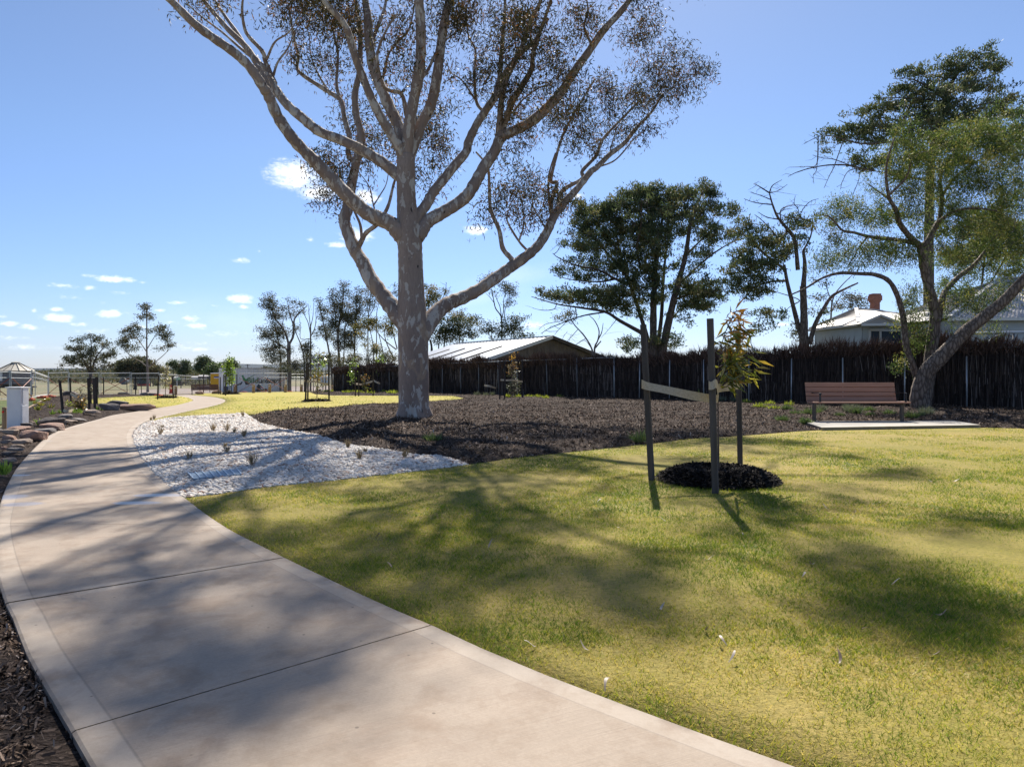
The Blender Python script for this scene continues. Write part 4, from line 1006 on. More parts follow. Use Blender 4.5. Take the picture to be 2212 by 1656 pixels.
# fallen leaves on the lawn, nearest first
lv = [(1432, 1332), (1530, 1383), (1562, 1412), (1580, 1448), (1735, 1263), (1936, 1277), (2030, 1343), (1145, 1418), (1810, 1446), (2018, 1434), (1265, 1420), (1314, 1513), (1600, 1172), (1530, 1222), (1297, 1097), (815, 1174), (1340, 1160), (2115, 1052),
      (2066, 1047), (2010, 1048), (1895, 1101), (1848, 1117), (1785, 1107), (1060, 1192), (1205, 1267), (1755, 1233), (1880, 1391), (1075, 1096), (1432, 1135), (840, 1240)]
for i, p in enumerate(sorted(lv, key=lambda q: -q[1])):
    g = ground(*p); n = 1; th = rng.uniform(0, 6.28)
    L = rng.uniform(.05, .085); k = 7
    ax = np.array([math.cos(th), math.sin(th), rng.uniform(-.1, .25)]); sd = np.array([-math.sin(th), math.cos(th), rng.uniform(-.3, .3)])
    V = []
    for j in range(k):
        t = j / (k - 1); w = .012 * math.sin(math.pi * min(.97, max(.06, t))) + .001
        c = g + np.array([0, 0, .062 + .02 * math.sin(t * 3 + i)]) + ax * (L * (t - .5)) + sd * (.01 * math.sin(t * 3.1))
        V += [c - sd * w / 2, c + sd * w / 2]
    o = mesh_obj('fallen_leaf', V, [(2 * j, 2 * j + 1, 2 * j + 3, 2 * j + 2) for j in range(k - 1)], M['litter'], smooth=True, attrs=dict(rnd=np.full(2 * k, rng.uniform(.2, 1))))
    word = ORD[i] if i < 20 else ['twenty-first', 'twenty-second', 'twenty-third', 'twenty-fourth', 'twenty-fifth', 'twenty-sixth', 'twenty-seventh', 'twenty-eighth', 'twenty-ninth', 'thirtieth'][i - 20]
    tag(o, f'curled fallen gum leaf on the near lawn, {word} counting from the camera', 'leaf', 'fallen leaves on the near lawn')
# pit lid in the gravel
def pit():
    c = [ground(405.8, 1036), ground(511, 1027), ground(521, 1039), ground(418, 1050)]
    T = thing('pit_lid', tuple(np.mean(c, axis=0)), 'blue-grey rectangular pit lid with pale bars set in the white gravel', 'pit lid')
    c = [q + np.array([0, 0, .085]) for q in c]; lo = [q - np.array([0, 0, .12]) for q in c]
    mesh_obj('lid', np.array(c + lo), [(0, 1, 2, 3), (0, 4, 5, 1), (1, 5, 6, 2), (2, 6, 7, 3), (3, 7, 4, 0)], M['grate'], T)
    for i in range(8):
        u = i / 7; m = MB(); m.bar(c[0] + (c[1] - c[0]) * u + np.array([0, 0, .004]), c[3] + (c[2] - c[3]) * u + np.array([0, 0, .004]), .012, .012); m.build('bar', M['gratebar'], T)
pit()

# ------------------------------------------------------------------ rocks
def rock(label, cx, cy, w, h, mat, group, depth=1.0, flat=1.0, seed=0):
    """Angular stone whose foot is seen at cy + h/2 and which spans w by h in the picture."""
    g = ground(cx, cy + h / 2); k = g[1] / F
    hw = w * k / 2 * .94; yd = hw * depth; 
    elev = (EYE - g[2]) / g[1]
    hz = max(.05, (h * k - 1.1 * yd * elev)) * flat
    gl = np.array(clean(G_left)); bed = in_poly([g[:2]], gl)[0]
    if bed: g = g + np.array([0, 0, float(mulch_hump(np.array([g[0]]), np.array([g[1]]), poly_dist([g[:2]], gl))[0])])
    bm = bmesh.new(); bmesh.ops.create_icosphere(bm, subdivisions=4, radius=1.0)
    r = np.random.default_rng(int(cx * 13 + cy * 7 + seed))
    nrm = unit(r.normal(size=(20, 3))); hh = r.uniform(.58, .95, 20)
    co = np.array([v.co[:] for v in bm.verts]); dots = co @ nrm.T
    rad = np.min(np.where(dots > .05, hh / np.maximum(dots, .05), 9), axis=1); rad = np.minimum(rad, 1.12)
    co = co * rad[:, None]
    for i in range(len(co)):
        p = Vector(co[i] * 2.2) + Vector((cx, cy, 0)); co[i] *= 1 + .07 * mnoise.noise(p) + .05 * mnoise.noise(p * 2.7) + .03 * mnoise.noise(p * 7)
    co = co / np.abs(co).max(0)
    co = np.sign(co) * np.abs(co) ** np.array([.85, .85, .72])
    faces = [tuple(v.index for v in f.verts) for f in bm.faces]; bm.free()
    a = r.uniform(-.35, .35) if depth < 1.5 else 0
    x = co[:, 0] * math.cos(a) - co[:, 1] * math.sin(a); y = co[:, 0] * math.sin(a) + co[:, 1] * math.cos(a)
    V = np.column_stack([g[0] + x * hw, g[1] + yd * .9 + y * yd, g[2] + .05 + (co[:, 2] * .58 + .34) * hz])
    o = mesh_obj('rock', V, faces, M[mat], smooth=False)
    tag(o, label, 'rock', group); return o
RG = 'rocks bordering the left of the path'
for a in [
    ('big dark humped boulder right of the grey cabinet', 101, 915, 67, 23, 'rock_dark', RG, .6),
    ('grey flat stone at the foot of the leaning stake', 138, 905, 32, 9, 'rock_grey', RG, .8),
    ('pale flat stone near the two right stakes of the left bed', 189, 900, 44, 9, 'rock_tan', RG, .7),
    ('long low grey stone right of the big dark boulder', 156, 913, 44, 8, 'rock_grey', RG, .6),
    ('large pinkish slab in front of the big dark boulder', 104, 926, 70, 19, 'rock_red', RG, .7),
    ('tan flat stone between the pink slab and the path', 136, 917, 42, 8, 'rock_tan', RG, .7),
    ('grey stone below the pinkish slab', 88, 936, 48, 11, 'rock_grey', RG, .7),
    ('reddish layered stone at the foot of the grey cabinet', 28, 935, 58, 14, 'rock_red', RG, .7),
    ('biggest rust red rock just below the cabinet', 61, 946, 64, 24, 'rock_red', RG, .8),
    ('tan rock at the left edge beneath the layered stone', 14, 946, 38, 15, 'rock_tan', RG, .8),
    ('reddish rock at the left edge under the tan one', 12, 958, 32, 14, 'rock_red', RG, .8),
    ('broad tan rock left of the path with a dark underside', 40, 963, 44, 13, 'rock_tan', RG, .7),
    ('small tan rock below the broad tan one', 30, 972, 32, 11, 'rock_tan', RG, .8),
    ('small grey rock at the left edge beside the small tan one', 7, 968, 20, 10, 'rock_grey', RG, .8),
    ('little dark red rock at the left edge', 5, 978, 16, 9, 'rock_red', RG, .8),
    ('thin grey sliver of stone by the mulch left of the path', 28, 980, 40, 8, 'rock_grey', RG, .5),
    ('thin dark stone lower at the left edge', 12, 990, 36, 8, 'rock_dark', RG, .6),
    ('orange tan rock, lowest large one at the left edge', 12, 1000, 34, 14, 'rock_tan', RG, .8),
    ('dark brown rock at the bottom of the rock border', 2, 1013, 20, 16, 'rock_dark', RG, .9),
    ('small dark stone between cabinet and pink slab', 53, 928, 28, 8, 'rock_dark', RG, .8),
    ('small pale stone right of the cabinet foot', 63, 921, 17, 8, 'rock_tan', RG, .8),
    ('square grey boulder with a flat top beside the island lawn', 232, 883, 54, 20, 'rock_grey', 'boulders round the island lawn', .4, .8),
    ('long reddish brown boulder like a log beside the path', 291, 880, 94, 21, 'rock_red', 'boulders round the island lawn', .22, .75),
    ('dark boulder behind the two boulders at the island lawn', 249, 873, 48, 15, 'rock_dark', 'boulders round the island lawn', .4, .8),
    ('black log-like rock at the back of the island lawn', 263, 851, 32, 7, 'rock_dark', 'boulders round the island lawn', .4),
    ('dark flat boulder behind the stakes in the left bed', 146, 852, 38, 11, 'rock_dark', 'boulders round the island lawn', .4),
    ('grey stone at the back edge of the island lawn', 309, 852, 21, 7, 'rock_grey', 'boulders round the island lawn', .5),
    ('grey sloping stone right of the other at the island lawn back edge', 329, 853, 24, 7, 'rock_grey', 'boulders round the island lawn', .5),
    ('brown boulder in front of the far bench', 429, 849, 23, 8, 'rock_red', 'boulders near the container', .7),
    ('wide brown boulder right of the far bench', 466, 846.5, 25, 10, 'rock_red', 'boulders near the container', .6),
    ('dark boulder by the bright green sapling', 492, 846.5, 12, 9, 'rock_dark', 'boulders near the container', .8),
    ('dark boulder at the end of the back mulch bed', 688.5, 843.5, 15, 6, 'rock_dark', 'boulders near the container', .7)]:
    rock(*a)

# ------------------------------------------------------------------ cabinet, bollards
def cabinet():
    g = ground(29, 931); d = g[1]; k = d / F; x0, x1 = (13.7 - CX) * k, (44 - CX) * k
    h = (931 - 836) * k; T = thing('service_cabinet', (x0, d, g[2]), 'tall light grey electrical cabinet at the left edge beside the rocks', 'cabinet')
    w = x1 - x0; m = MB(); m.box((x0 + w / 2, d + .14, g[2] + h / 2 - .06), (w, .26, h - .02 + .08), bev=.006); m.build('body', M['cabinet'], T)
    m = MB(); m.box((x0 + w / 2 + .006, d + .13, g[2] + h - .01), (w + .045, .32, .025), bev=.006); m.build('lid', M['cabinet_edge'], T)
    m = MB(); m.box((x1 + .016, d + .10, g[2] + h * .31 - .03), (.028, .16, h * .62 - .02), bev=.004); m.build('door_edge', M['cabinet_edge'], T)
    m = MB(); m.box((x1 + .012, d + .12, g[2] + h * .8), (.02, .13, h * .35), bev=.003); m.build('hinge_strip', M['cabinet_edge'], T)
cabinet()
def bollard(label, cx, yb, yt, w, refl, group, front=True):
    g = ground(cx, yb); k = g[1] / F; h = (yb - yt) * k; r = w * k / 2
    T = thing('bollard', tuple(g), label, 'bollard', group)
    m = MB(); z = [-.15, h * .82, h * .825, h * .855, h * .86, h * .97, h]; rr = [r, r, r * .86, r * .86, r, r, r * .78]
    m.tube([g + np.array([0, 0, q]) for q in z], rr, 14); m.build('post', M['bollard'], T, smooth=False)
    m = MB(); rd = r * (.5 if refl == 'reflect' else .34); c = g + np.array([0, -r * 1.02, h * .8])
    m.tube([c + np.array([0, .012, 0]), c + np.array([0, -.008, 0])], rd, 14); m.build('reflector', M[refl], T)
    return T
BG = 'timber bollards by the cabinet'
bollard('tallest timber bollard with red reflector, right of the grey cabinet', 57.4, 891, 852, 7, 'reflect', BG)
bollard('timber bollard with red reflector half hidden by the cabinet edge', 50.5, 903, 863, 6.5, 'reflect', BG)
bollard('timber bollard with red reflector left of the cabinet', 9.5, 929, 879, 9, 'reflect', BG)
BG = 'timber bollards along the far lawn'
for nm, a in zip(('leftmost, behind the bright green sapling', 'in front of the green lettering', 'in front of the dark lettering', 'at the right end of the container', 'rightmost, in front of the steel gate'),
                 ((507.5, 848.3, 830), (547.6, 849.6, 830), (582.6, 849.2, 829.6), (616.5, 848.3, 829.6), (651, 847.3, 830))):
    bollard(f'short timber bollard at the far lawn edge, {nm}', a[0], a[1], a[2], 6.2, 'whitepaint', BG)
bollard('timber bollard beside the red drum at the end of the path', 379.5, 853.5, 834, 6, 'whitepaint', BG)
def drum():
    g = ground(370, 850); k = g[1] / F
    T = thing('plastic_drum', tuple(g), 'red plastic barrier drum at the end of the path', 'drum')
    m = MB(); m.tube([g + np.array([0, 0, z * k]) for z in (0, 3, 3.2, 17, 17.2, 18.5)], [q * k for q in (4.6, 4.6, 4.0, 3.6, 4.0, 3.6)], 16); m.build('body', M['redplastic'], T)
    m = MB(); m.tube([g + np.array([0, 0, z * k]) for z in (9, 12)], 4.0 * k, 16); m.build('band', M['orange'], T)
drum()

# ------------------------------------------------------------------ temporary fencing
def panel(label, xl, yl, xr, yr, hpx, brace=True, group='temporary fence panels', railm='galv'):
    a, b = ground(xl, yl), ground(xr, yr); h = hpx * a[1] / F
    d = b - a; L = np.linalg.norm(d[:2]); rz = math.atan2(d[1], d[0])
    T = thing('temporary_fence_panel', tuple(a), label, 'fence panel', group, rz)
    dz = d[2]
    def P_(x, z): return (x, 0, z + dz * x / L)
    for x in (.04, L - .04):
        m = MB(); m.tube([P_(x, -.02), P_(x, h + .1)], .022, 6); m.build('post', M['galv'], T, world=False)
    for z in (.1, h * .8, h):
        m = MB(); m.tube([P_(.02, z), P_(L - .02, z)], .024 if z == h else .014, 6); m.build('rail', M['whitepaint'] if z != h * .8 else M['galv'], T, world=False)
    mesh_obj('mesh_infill', np.array([P_(.05, .12), P_(L - .05, .12), P_(L - .05, h - .02), P_(.05, h - .02)]), [(0, 1, 2, 3)], M['mesh'], T, world=False)
    if brace:
        for (x0, z0, x1, z1, y) in ((.06, .15, L - .06, h * .78, -.03), (.06, h * .78, L - .06, .15, -.055)):
            m = MB(); m.tube([(x0, y, z0 + dz * x0 / L), (x1, y, z1 + dz * x1 / L)], .022, 6); m.build('brace', M['brace'], T, world=False)
    return T
for lab, a, kw in [
    ('temporary mesh fence panel at the left edge before the silo', (-42, 867, 22, 865, 64), {}),
    ('temporary mesh fence panel directly in front of the silo body', (23, 865, 67, 862, 61), {}),
    ('temporary mesh fence panel angled away right of the silo', (68, 862, 103, 854.5, 60), dict(brace=False)),
    ('second panel stacked behind the angled one right of the silo', (76, 858, 106, 853.5, 55), dict(brace=False)),
    ('temporary mesh fence panel behind the leaning stake', (104, 854.5, 148, 854.5, 49), {}),
    ('temporary mesh fence panel behind the golden shrub', (149, 854.5, 215, 854, 48), {}),
    ('red braced mesh fence panel behind the island lawn', (217, 854, 282, 853.5, 48), {}),
    ('mesh fence panel in front of the water tank', (283, 853.5, 344, 853, 47), dict(brace=False)),
    ('mesh fence panel left of the red drum', (345, 850.5, 382, 849.5, 43), dict(brace=False)),
    ('mesh fence panel behind the far bench', (383, 845.5, 446, 843.5, 35), dict(brace=False)),
    ('red braced mesh fence panel before the green lettering', (515.5, 848.4, 569, 848.0, 42), {}),
    ('red braced mesh fence panel before the dark lettering', (569.8, 848.0, 621.5, 847.4, 42), {}),
    ('steel mesh gate panel right of the white container', (623, 842.5, 660, 842, 35), dict(brace=False)),
    ('mesh fence panel between the far stakes and the brushwood fence', (663, 838.5, 719, 837.5, 34), dict(brace=False))]:
    panel(lab, *a, **kw)
def foot(label, px, py, wpx=14):
    g = ground(px, py); k = g[1] / F; w = wpx * k
    m = MB(); m.box(g + np.array([0, 0, .06]), (w, .24, .13), bev=.03); m.box(g + np.array([0, 0, .14]), (w * .35, .16, .06), bev=.02)
    o = m.build('fence_block', M['orange']); tag(o, label, 'fence block', 'orange fence blocks'); return o
foot('orange fence block below the green lettering of the container', 527, 848, 14); foot('orange fence block at the middle of the container', 570.5, 847.6, 12)
foot('faded orange fence block at the right end of the container', 624.5, 847, 14); foot('red-orange fence block left of the island sapling', 342, 856.5, 17)
foot('orange fence block nearest the leaning stake, right of the pair', 108, 858.5, 22); foot('orange fence block left of the pair behind the weeds', 92, 860.5, 22)
foot('small orange fence block in the weeds by the bollards', 68, 866, 12)

# ------------------------------------------------------------------ white container with lettering
def text_mesh(name, body, size, mat, parent, M4, bold=.0):
    cu = bpy.data.curves.new(name, 'FONT'); cu.body = body; cu.size = size; cu.extrude = .004; cu.offset = bold; cu.align_x = 'LEFT'
    o = bpy.data.objects.new(name, cu); col.objects.link(o)
    bpy.context.view_layer.update(); dg = bpy.context.evaluated_depsgraph_get()
    me = bpy.data.meshes.new_from_object(o.evaluated_get(dg)); bpy.data.objects.remove(o)
    me.name = name; me.materials.clear(); me.materials.append(mat)
    w = max(v.co.x for v in me.vertices)
    n = bpy.data.objects.new(name, me); col.objects.link(n); n.parent = parent; n.matrix_local = M4
    return n, w
def container():
    gr = ground(617, 845.2); th = R(-40); L, W_, H = 6.06, 2.44, 2.59
    ux = np.array([math.cos(th), -math.sin(th), 0]); 
    k = gr[1] / F; sc = (845.2 - 794.8) * k / H
    L, W_, H = L * sc * 1.06, W_ * sc, H * sc
    o0 = gr - ux * L
    T = thing('shipping_container', tuple(o0), 'white corrugated shipping container with green and black lettering behind the far lawn', 'container', rz=-th)
    zb = gz(o0[0], o0[1]) - gr[2]
    base = -zb if zb > 0 else 0
    T.location.z = gr[2]
    # local: x along the long side, y back, z up
    V, Fq = [], []; x = .12; n = 0; pitch = .28 * sc; prof = []
    while x < L - .12 - pitch:
        prof += [(x, .03), (x + .07 * sc, .03), (x + .105 * sc, .0), (x + .245 * sc, .0)]; x += pitch
    prof += [(x, .03), (L - .1, .03)]
    for (px, py) in prof: V += [(px, py, .16), (px, py, H - .12)]
    Fq = [(2 * i, 2 * i + 2, 2 * i + 3, 2 * i + 1) for i in range(len(prof) - 1)]
    mesh_obj('side_wall', V, Fq, M['cont'], T, world=False)
    V, prof = [], []; y = .1
    while y < W_ - .1 - pitch:
        prof += [(y, .03), (y + .07 * sc, .03), (y + .105 * sc, 0), (y + .245 * sc, 0)]; y += pitch
    prof += [(y, .03), (W_ - .08, .03)]
    for (py, px) in prof: V += [(px, py, .16), (px, py, H - .12)]
    mesh_obj('end_wall', V, [(2 * i, 2 * i + 1, 2 * i + 3, 2 * i + 2) for i in range(len(prof) - 1)], M['cont'], T, world=False)
    m = MB(); m.box((L / 2, W_ / 2 + .03, H - .05), (L - .1, W_ - .1, .06)); m.build('roof', M['cont'], T, world=False)
    m = MB(); m.box((L / 2, W_ - .02, H / 2), (L - .1, .03, H - .2)); m.box((L - .02, W_ / 2, H / 2), (.03, W_ - .1, H - .2)); m.build('back_wall', M['cont'], T, world=False)
    for (a, b) in (((0, 0), (0, H)), ((L, 0), (0, H)), ((0, W_), (0, H)), ((L, W_), (0, H))):
        m = MB(); m.box((a[0] + (.06 if a[0] == 0 else -.06), a[1] + (.06 if a[1] == 0 else -.06), H / 2), (.125, .125, H), bev=.01); m.build('corner_post', M['cont_frame'], T, world=False)
    for z in (.09, H - .06):
        for (c, s) in (((L / 2, .05, z), (L - .25, .09, .13)), ((.05, W_ / 2, z), (.09, W_ - .25, .13))):
            m = MB(); m.box(c, s); m.build('side_rail', M['cont_frame'], T, world=False)
    m = MB(); m.tube([(L * .86, .0, H * .84), (L * .86, -.03, H * .84)], .07, 10); m.build('air_vent', M['ink'], T, world=False)
    # lettering on the long side; s is metres per picture unit along the wall
    Ls = L / 120.0
    def M4(x, z, s=1.0): return Matrix.Translation((x, -.012, z)) @ Matrix.Rotation(R(90), 4, 'X') @ Matrix.Scale(s, 4)
    xa, xb, xc = L * .335, L * .525, L * .915
    a, w = text_mesh('lettering', 'Bild', 1.0, M['green_lo'], T, M4(0, 0), .022)
    s1 = (xb - xa) * .97 / w; zc = H * .375
    hs = s1
    a.matrix_local = M4(xa, zc, s1)
    b, w = text_mesh('lettering', 'Landscapes', 1.0, M['ink'], T, M4(0, 0), .03); s2 = (xc - xb) / w
    b.matrix_local = M4(xb, zc, 1.0) @ Matrix.Diagonal((s2, s1, 1, 1))
    def poly(nm, pts, mat):
        p = np.array([(L * q[0], -.008, H * q[1]) for q in pts]); n = len(p); p2 = p + np.array([0, .006, 0])
        mesh_obj(nm, np.vstack([p, p2]), [tuple(range(n)), tuple(range(2 * n - 1, n - 1, -1))] + [(i, n + i, n + (i + 1) % n, (i + 1) % n) for i in range(n)], mat, T, world=False)
    poly('logo_tick', [(.245, .70), (.275, .70), (.315, .53), (.475, .74), (.315, .44), (.285, .44)], M['green'])
    poly('logo_swoosh', [(.295, .42), (.33, .47), (.375, .31), (.315, .31)], M['ink'])
    poly('logo_swoosh', [(.175, .30), (.19, .35), (.235, .39), (.255, .46), (.265, .40), (.24, .32), (.2, .285)], M['ink'])
    return T
cont = container()
def toilet():
    g = ground(465, 843.5); k = g[1] / F; w = 22 * k; h = (843.5 - 804.5) * k
    T = thing('portable_toilet', tuple(g), 'yellow portable toilet with a white roof left of the container', 'toilet', rz=R(-8))
    m = MB(); m.box((0, w / 2, h * .48), (w, w, h * .93), bev=.04); m.build('cabin', M['yellow'], T, world=False)
    m = MB(); m.box((0, w / 2, h * .96), (w * 1.06, w * 1.06, h * .055), bev=.05); m.build('roof', M['whitepaint'], T, world=False)
    m = MB(); m.box((.02, -.012, h * .45), (w * .78, .03, h * .8), bev=.01); m.build('door', M['yellow'], T, world=False)
    m = MB(); m.box((w * .12, -.034, h * .76), (w * .5, .012, h * .055)); m.build('sticker', M['blue'], T, world=False)
    m = MB(); m.box((w * .12, -.034, h * .70), (w * .5, .012, h * .05)); m.build('sticker', M['whitepaint'], T, world=False)
    m = MB(); m.box((w / 2, w / 2, .04), (w * 1.05 if False else w * .1, w * .9, .08)); m.build('skid', M['black'], T, world=False)
toilet()
def bags():
    for i, (px, w, h) in enumerate(((431, 9, 7), (440, 14, 9), (450, 8, 8))):
        g = ground(px, 841); k = g[1] / F
        bm = bmesh.new(); bmesh.ops.create_icosphere(bm, subdivisions=3, radius=1.0)
        co = np.array([v.co[:] for v in bm.verts]); co = np.sign(co) * np.abs(co) ** .6
        co *= np.array([1 + .18 * mnoise.noise(Vector(c * 2) + Vector((i, 0, 0))) for c in co])[:, None]
        fs = [tuple(v.index for v in f.verts) for f in bm.faces]; bm.free()
        o = mesh_obj('bulk_bag', g + np.array([0, 0, h * k * .48]) + co * np.array([w / 2, w / 2, h / 2]) * k, fs, M['bag'], smooth=True)
        tag(o, f'{("smallest", "biggest", "right-hand")[i]} white bulk bag behind the far bench', 'bag', 'white bulk bags')
bags()
def bobcat():   # dark roller and blue drum at the container foot
    g = ground(566, 846.9)
    m = MB(); k = g[1] / F
    T = thing('plate_compactor', tuple(g), 'dark red-and-black compactor parked against the container', 'compactor', rz=R(40))
    for x in (-8, 8):
        m = MB(); m.tube([(x * k, .9 * 0 + .05, 4 * k), (x * k, .75, 4 * k)], 4 * k, 16); m.build('wheel', M['black'], T, world=False)
    m = MB(); m.box((0, .4, 4.5 * k), (22 * k, .6, 4.5 * k), bev=.05); m.build('chassis', M['black'], T, world=False)
    m = MB(); m.tube([(-4 * k, .4, 6 * k), (-5 * k, .4, 12 * k), (-3 * k, .4, 15 * k), (0, .4, 16 * k)], [4.5 * k, 4.2 * k, 3.5 * k, 1.5 * k], 10); m.build('seat', M['black'], T, world=False)
    m = MB(); m.tube([(-2 * k, .1, 12 * k), (5 * k, .1, 7 * k), (12 * k, .1, 3 * k)], 1.1 * k, 8); m.build('arm', M['redplastic'], T, world=False)
bobcat()
def small_drum():
    g = ground(487.5, 847); k = g[1] / F
    m = MB(); m.tube([g + np.array([0, .2, z * k]) for z in (0, 1, 1.5, 12, 12.5, 13)], [q * k for q in (5, 5, 4.7, 4.7, 5, 4.6)], 14)
    o = m.build('storage_drum', M['darkblue']); tag(o, 'dark blue drum in front of the left end of the container', 'drum')
small_drum()
def site_van():
    g = ground(700, 832); k = g[1] / F; w = 20 * k; h = 19 * k
    T = thing('site_trailer', tuple(g), 'small white site trailer behind the fence at the right of the container', 'trailer')
    m = MB(); m.box((0, 1, h * .6), (w, 2, h * .72), bev=.08); m.build('body', M['whitepaint'], T, world=False)
    for x in (-w * .12, w * .12):
        m = MB(); m.box((x, -.02, h * .74), (w * .09, .04, h * .1)); m.build('window', M['glass'], T, world=False)
    for x in (-w * .3, w * .3):
        m = MB(); m.tube([(x, .05, .28), (x, .25, .28)], .28, 14); m.build('wheel', M['black'], T, world=False)
    m = MB(); m.box((0, .6, h * .2), (w * .96, 1.2, .1)); m.build('chassis', M['black'], T, world=False)
site_van()

# ------------------------------------------------------------------ paddock things
def silo():
    d = 75.0; k = d / F; c = at(34, 829, d); gr = gz(c[0], d)
    T = thing('grain_silo', (c[0], d, gr), 'round corrugated grain silo with cream conical roof at the left edge', 'silo')
    z0, z1 = EYE + (CY - 829.5) * k, EYE + (CY - 801) * k; r = 32 * k
    zz = np.linspace(z0, z1, 60); rr = r + .018 * np.sin(np.arange(60) * np.pi / 2)
    m = MB(); m.tube([(c[0], d, z) for z in zz], rr, 40); m.build('body', M['silo'], T, smooth=True)
    m = MB(); ap = EYE + (CY - 784) * k; m.tube([(c[0], d, z1), (c[0], d, z1 + .03), (c[0], d, ap)], [r * 1.16, r * 1.16, r * .2], 16); rf = m.build('roof', M['siloroof'], T)
    for i in range(16):
        a = i * math.pi / 8; m = MB()
        m.bar((c[0] + r * 1.165 * math.cos(a), d + r * 1.165 * math.sin(a), z1 + .05), (c[0] + r * .22 * math.cos(a), d + r * .22 * math.sin(a), ap + .02), .03, .04); m.build('roof_rib', M['silodark'], rf)
    m = MB(); m.tube([(c[0], d, ap - .02), (c[0], d, ap + .1), (c[0], d, ap + .16)], [r * .26, r * .25, .05], 16); m.build('roof_cap', M['siloroof'], rf)
    m = MB(); m.tube([(c[0], d, z0 - .25), (c[0], d, z0)], [r * .8, r * .98], 24); m.build('hopper', M['silodark'], T)
    m = MB(); m.box((c[0], d, z0 - .3), (r * 1.9, r * 1.4, .16)); m.build('skid', M['silodark'], T)
    for x in (-.75, .75):
        for y in (-.5, .5):
            m = MB(); m.bar((c[0] + x * r, d + y * r, gr - .1), (c[0] + x * r, d + y * r, z0 - .2), .14); m.build('leg', M['silodark'], T)
    m = MB(); m.tube([(c[0] + r * .9, d - r * .75, gr + .3), (c[0] + r * .9, d - r * .6, gr + .3)], .3, 16); m.build('wheel', M['black'], T)
    m = MB(); m.box((c[0] - .35 * r, d - r * .95, (z0 + z1) / 2 + .1), (.55, .08, .85)); m.build('hatch', M['whitepaint'], T)
silo()
def paddock():
    g = ground(265, 830.5); k = g[1] / F; r = 7.2 * k
    T = thing('concrete_pipe', tuple(g), 'round grey tank lying on its side in the paddock', 'tank')
    m = MB(); m.tube([(0, y, r) for y in (0, .02, .35, .36, 1.2, 1.21, 2.4)], [r * .96, r, r, r * .97, r * .97, r, r], 28); m.build('drum_shell', M['galv_dull'], T, world=False, smooth=False)
    m = MB(); m.tube([(0, -.03, r), (0, .02, r)], [r * .88, r * .9], 28); m.build('end_cap', M['silo'], T, world=False)
    g = ground(302, 834); k = g[1] / F; r = 13 * k
    T = thing('water_tank', tuple(g), 'dark green water tank with white rim behind the fence panels', 'tank')
    m = MB(); zz = np.linspace(5, 18.5, 28) * k; m.tube([(0, r, z) for z in zz], r + .03 * np.sin(np.arange(28) * 1.6), 32); m.build('tank_wall', M['tank'], T, world=False, smooth=True)
    m = MB(); m.tube([(0, r, 18.5 * k), (0, r, 20 * k), (0, r, 20.6 * k)], [r * 1.04, r * 1.04, r * .3], 32); m.build('rim', M['whitepaint'], T, world=False)
    m = MB(); m.box((0, r, 2.6 * k), (r * 1.9, r * 1.5, 4.6 * k), bev=.05); m.build('stand', M['redplastic'], T, world=False)
    for i, (px, yb, yt) in enumerate(((325, 835, 817.5), (330.5, 834.5, 818.5))):
        a = ground(px, yb); k = a[1] / F; m = MB(); m.bar(a, a + np.array([0, 0, (yb - yt) * k]), .24); o = m.build('gate_post', M['oldtimber'])
        tag(o, f'thick grey timber gatepost in the paddock, {("left", "right")[i]} of the pair', 'post', 'paddock gateposts')
    a, b = ground(391, 838), ground(422.5, 837); k = a[1] / F
    T = thing('timber_rail', tuple(a), 'dark timber rail on two posts in the paddock behind the far bench', 'rail')
    for q in (a, b):
        m = MB(); m.bar(q - np.array([0, 0, .1]), q + np.array([0, 0, 14.5 * k]), .2); m.build('post', M['oldtimber'], T)
    m = MB(); m.bar(a + np.array([0, -.02, 13 * k]), b + np.array([0, -.02, 13 * k]), .1, .16); m.build('rail', M['oldtimber'], T)
    # star pickets of the far stock fence
    for i, px in enumerate((120, 160, 196, 242, 248, 405, 447, 460)):
        a = ground(px, 826); m = MB(); m.bar(a, a + np.array([0, 0, 1.5]), .09)
        o = m.build('fence_picket', M['oldtimber']); tag(o, f'thin picket of the far stock fence, {ORD[i]} from the left', 'picket', 'far stock fence pickets')
    # power pole
    d = 330.0; p = at(535, 804, d); m = MB(); T = thing('power_pole', (p[0], d, gz(p[0], d)), 'distant power pole with a crossarm standing above the container', 'pole')
    top = at(535, 787, d); m.tube([(p[0], d, gz(p[0], d)), tuple(top)], .17, 6); m.build('pole', M['oldtimber'], T)
    m = MB(); m.bar(at(530, 788.5, d), at(540, 788.5, d), .2); m.build('crossarm', M['oldtimber'], T)
    # low sheds far off
    for lab, px, w, h, y, mt in (('low white farm shed far off left of the island sapling', 337, 3.0, 8, 817, 'whitepaint'), ('low green shed roof far off by the island sapling', 378, 7, 4, 817, 'green'), ('long brown shed far off behind the bulk bags', 440, 24, 6, 815.5, 'gablewall'), ('grey far shed beside the long brown one', 420, 14, 3.5, 816, 'roofgrey')):
        c = ground(px, 824.5); d = c[1]; k = d / F; T = thing('farm_shed', tuple(c), lab, 'shed', 'far farm sheds'); W_, H = w * k, (824.5 - y + h) * k
        m = MB(); m.box((0, 2, H * .4), (W_, 4, H * .8)); m.build('wall', M[mt], T, world=False)
        m = MB(); v = [(-W_ / 2 - .2, -.2, H * .8), (W_ / 2 + .2, -.2, H * .8), (W_ / 2 + .2, 2, H), (-W_ / 2 - .2, 2, H), (-W_ / 2 - .2, 4.2, H * .8), (W_ / 2 + .2, 4.2, H * .8)]
        m.add(v, [(0, 1, 2, 3), (3, 2, 5, 4), (0, 3, 4), (1, 5, 2)]); m.build('roof', M['roofgrey'], T, world=False)
paddock()

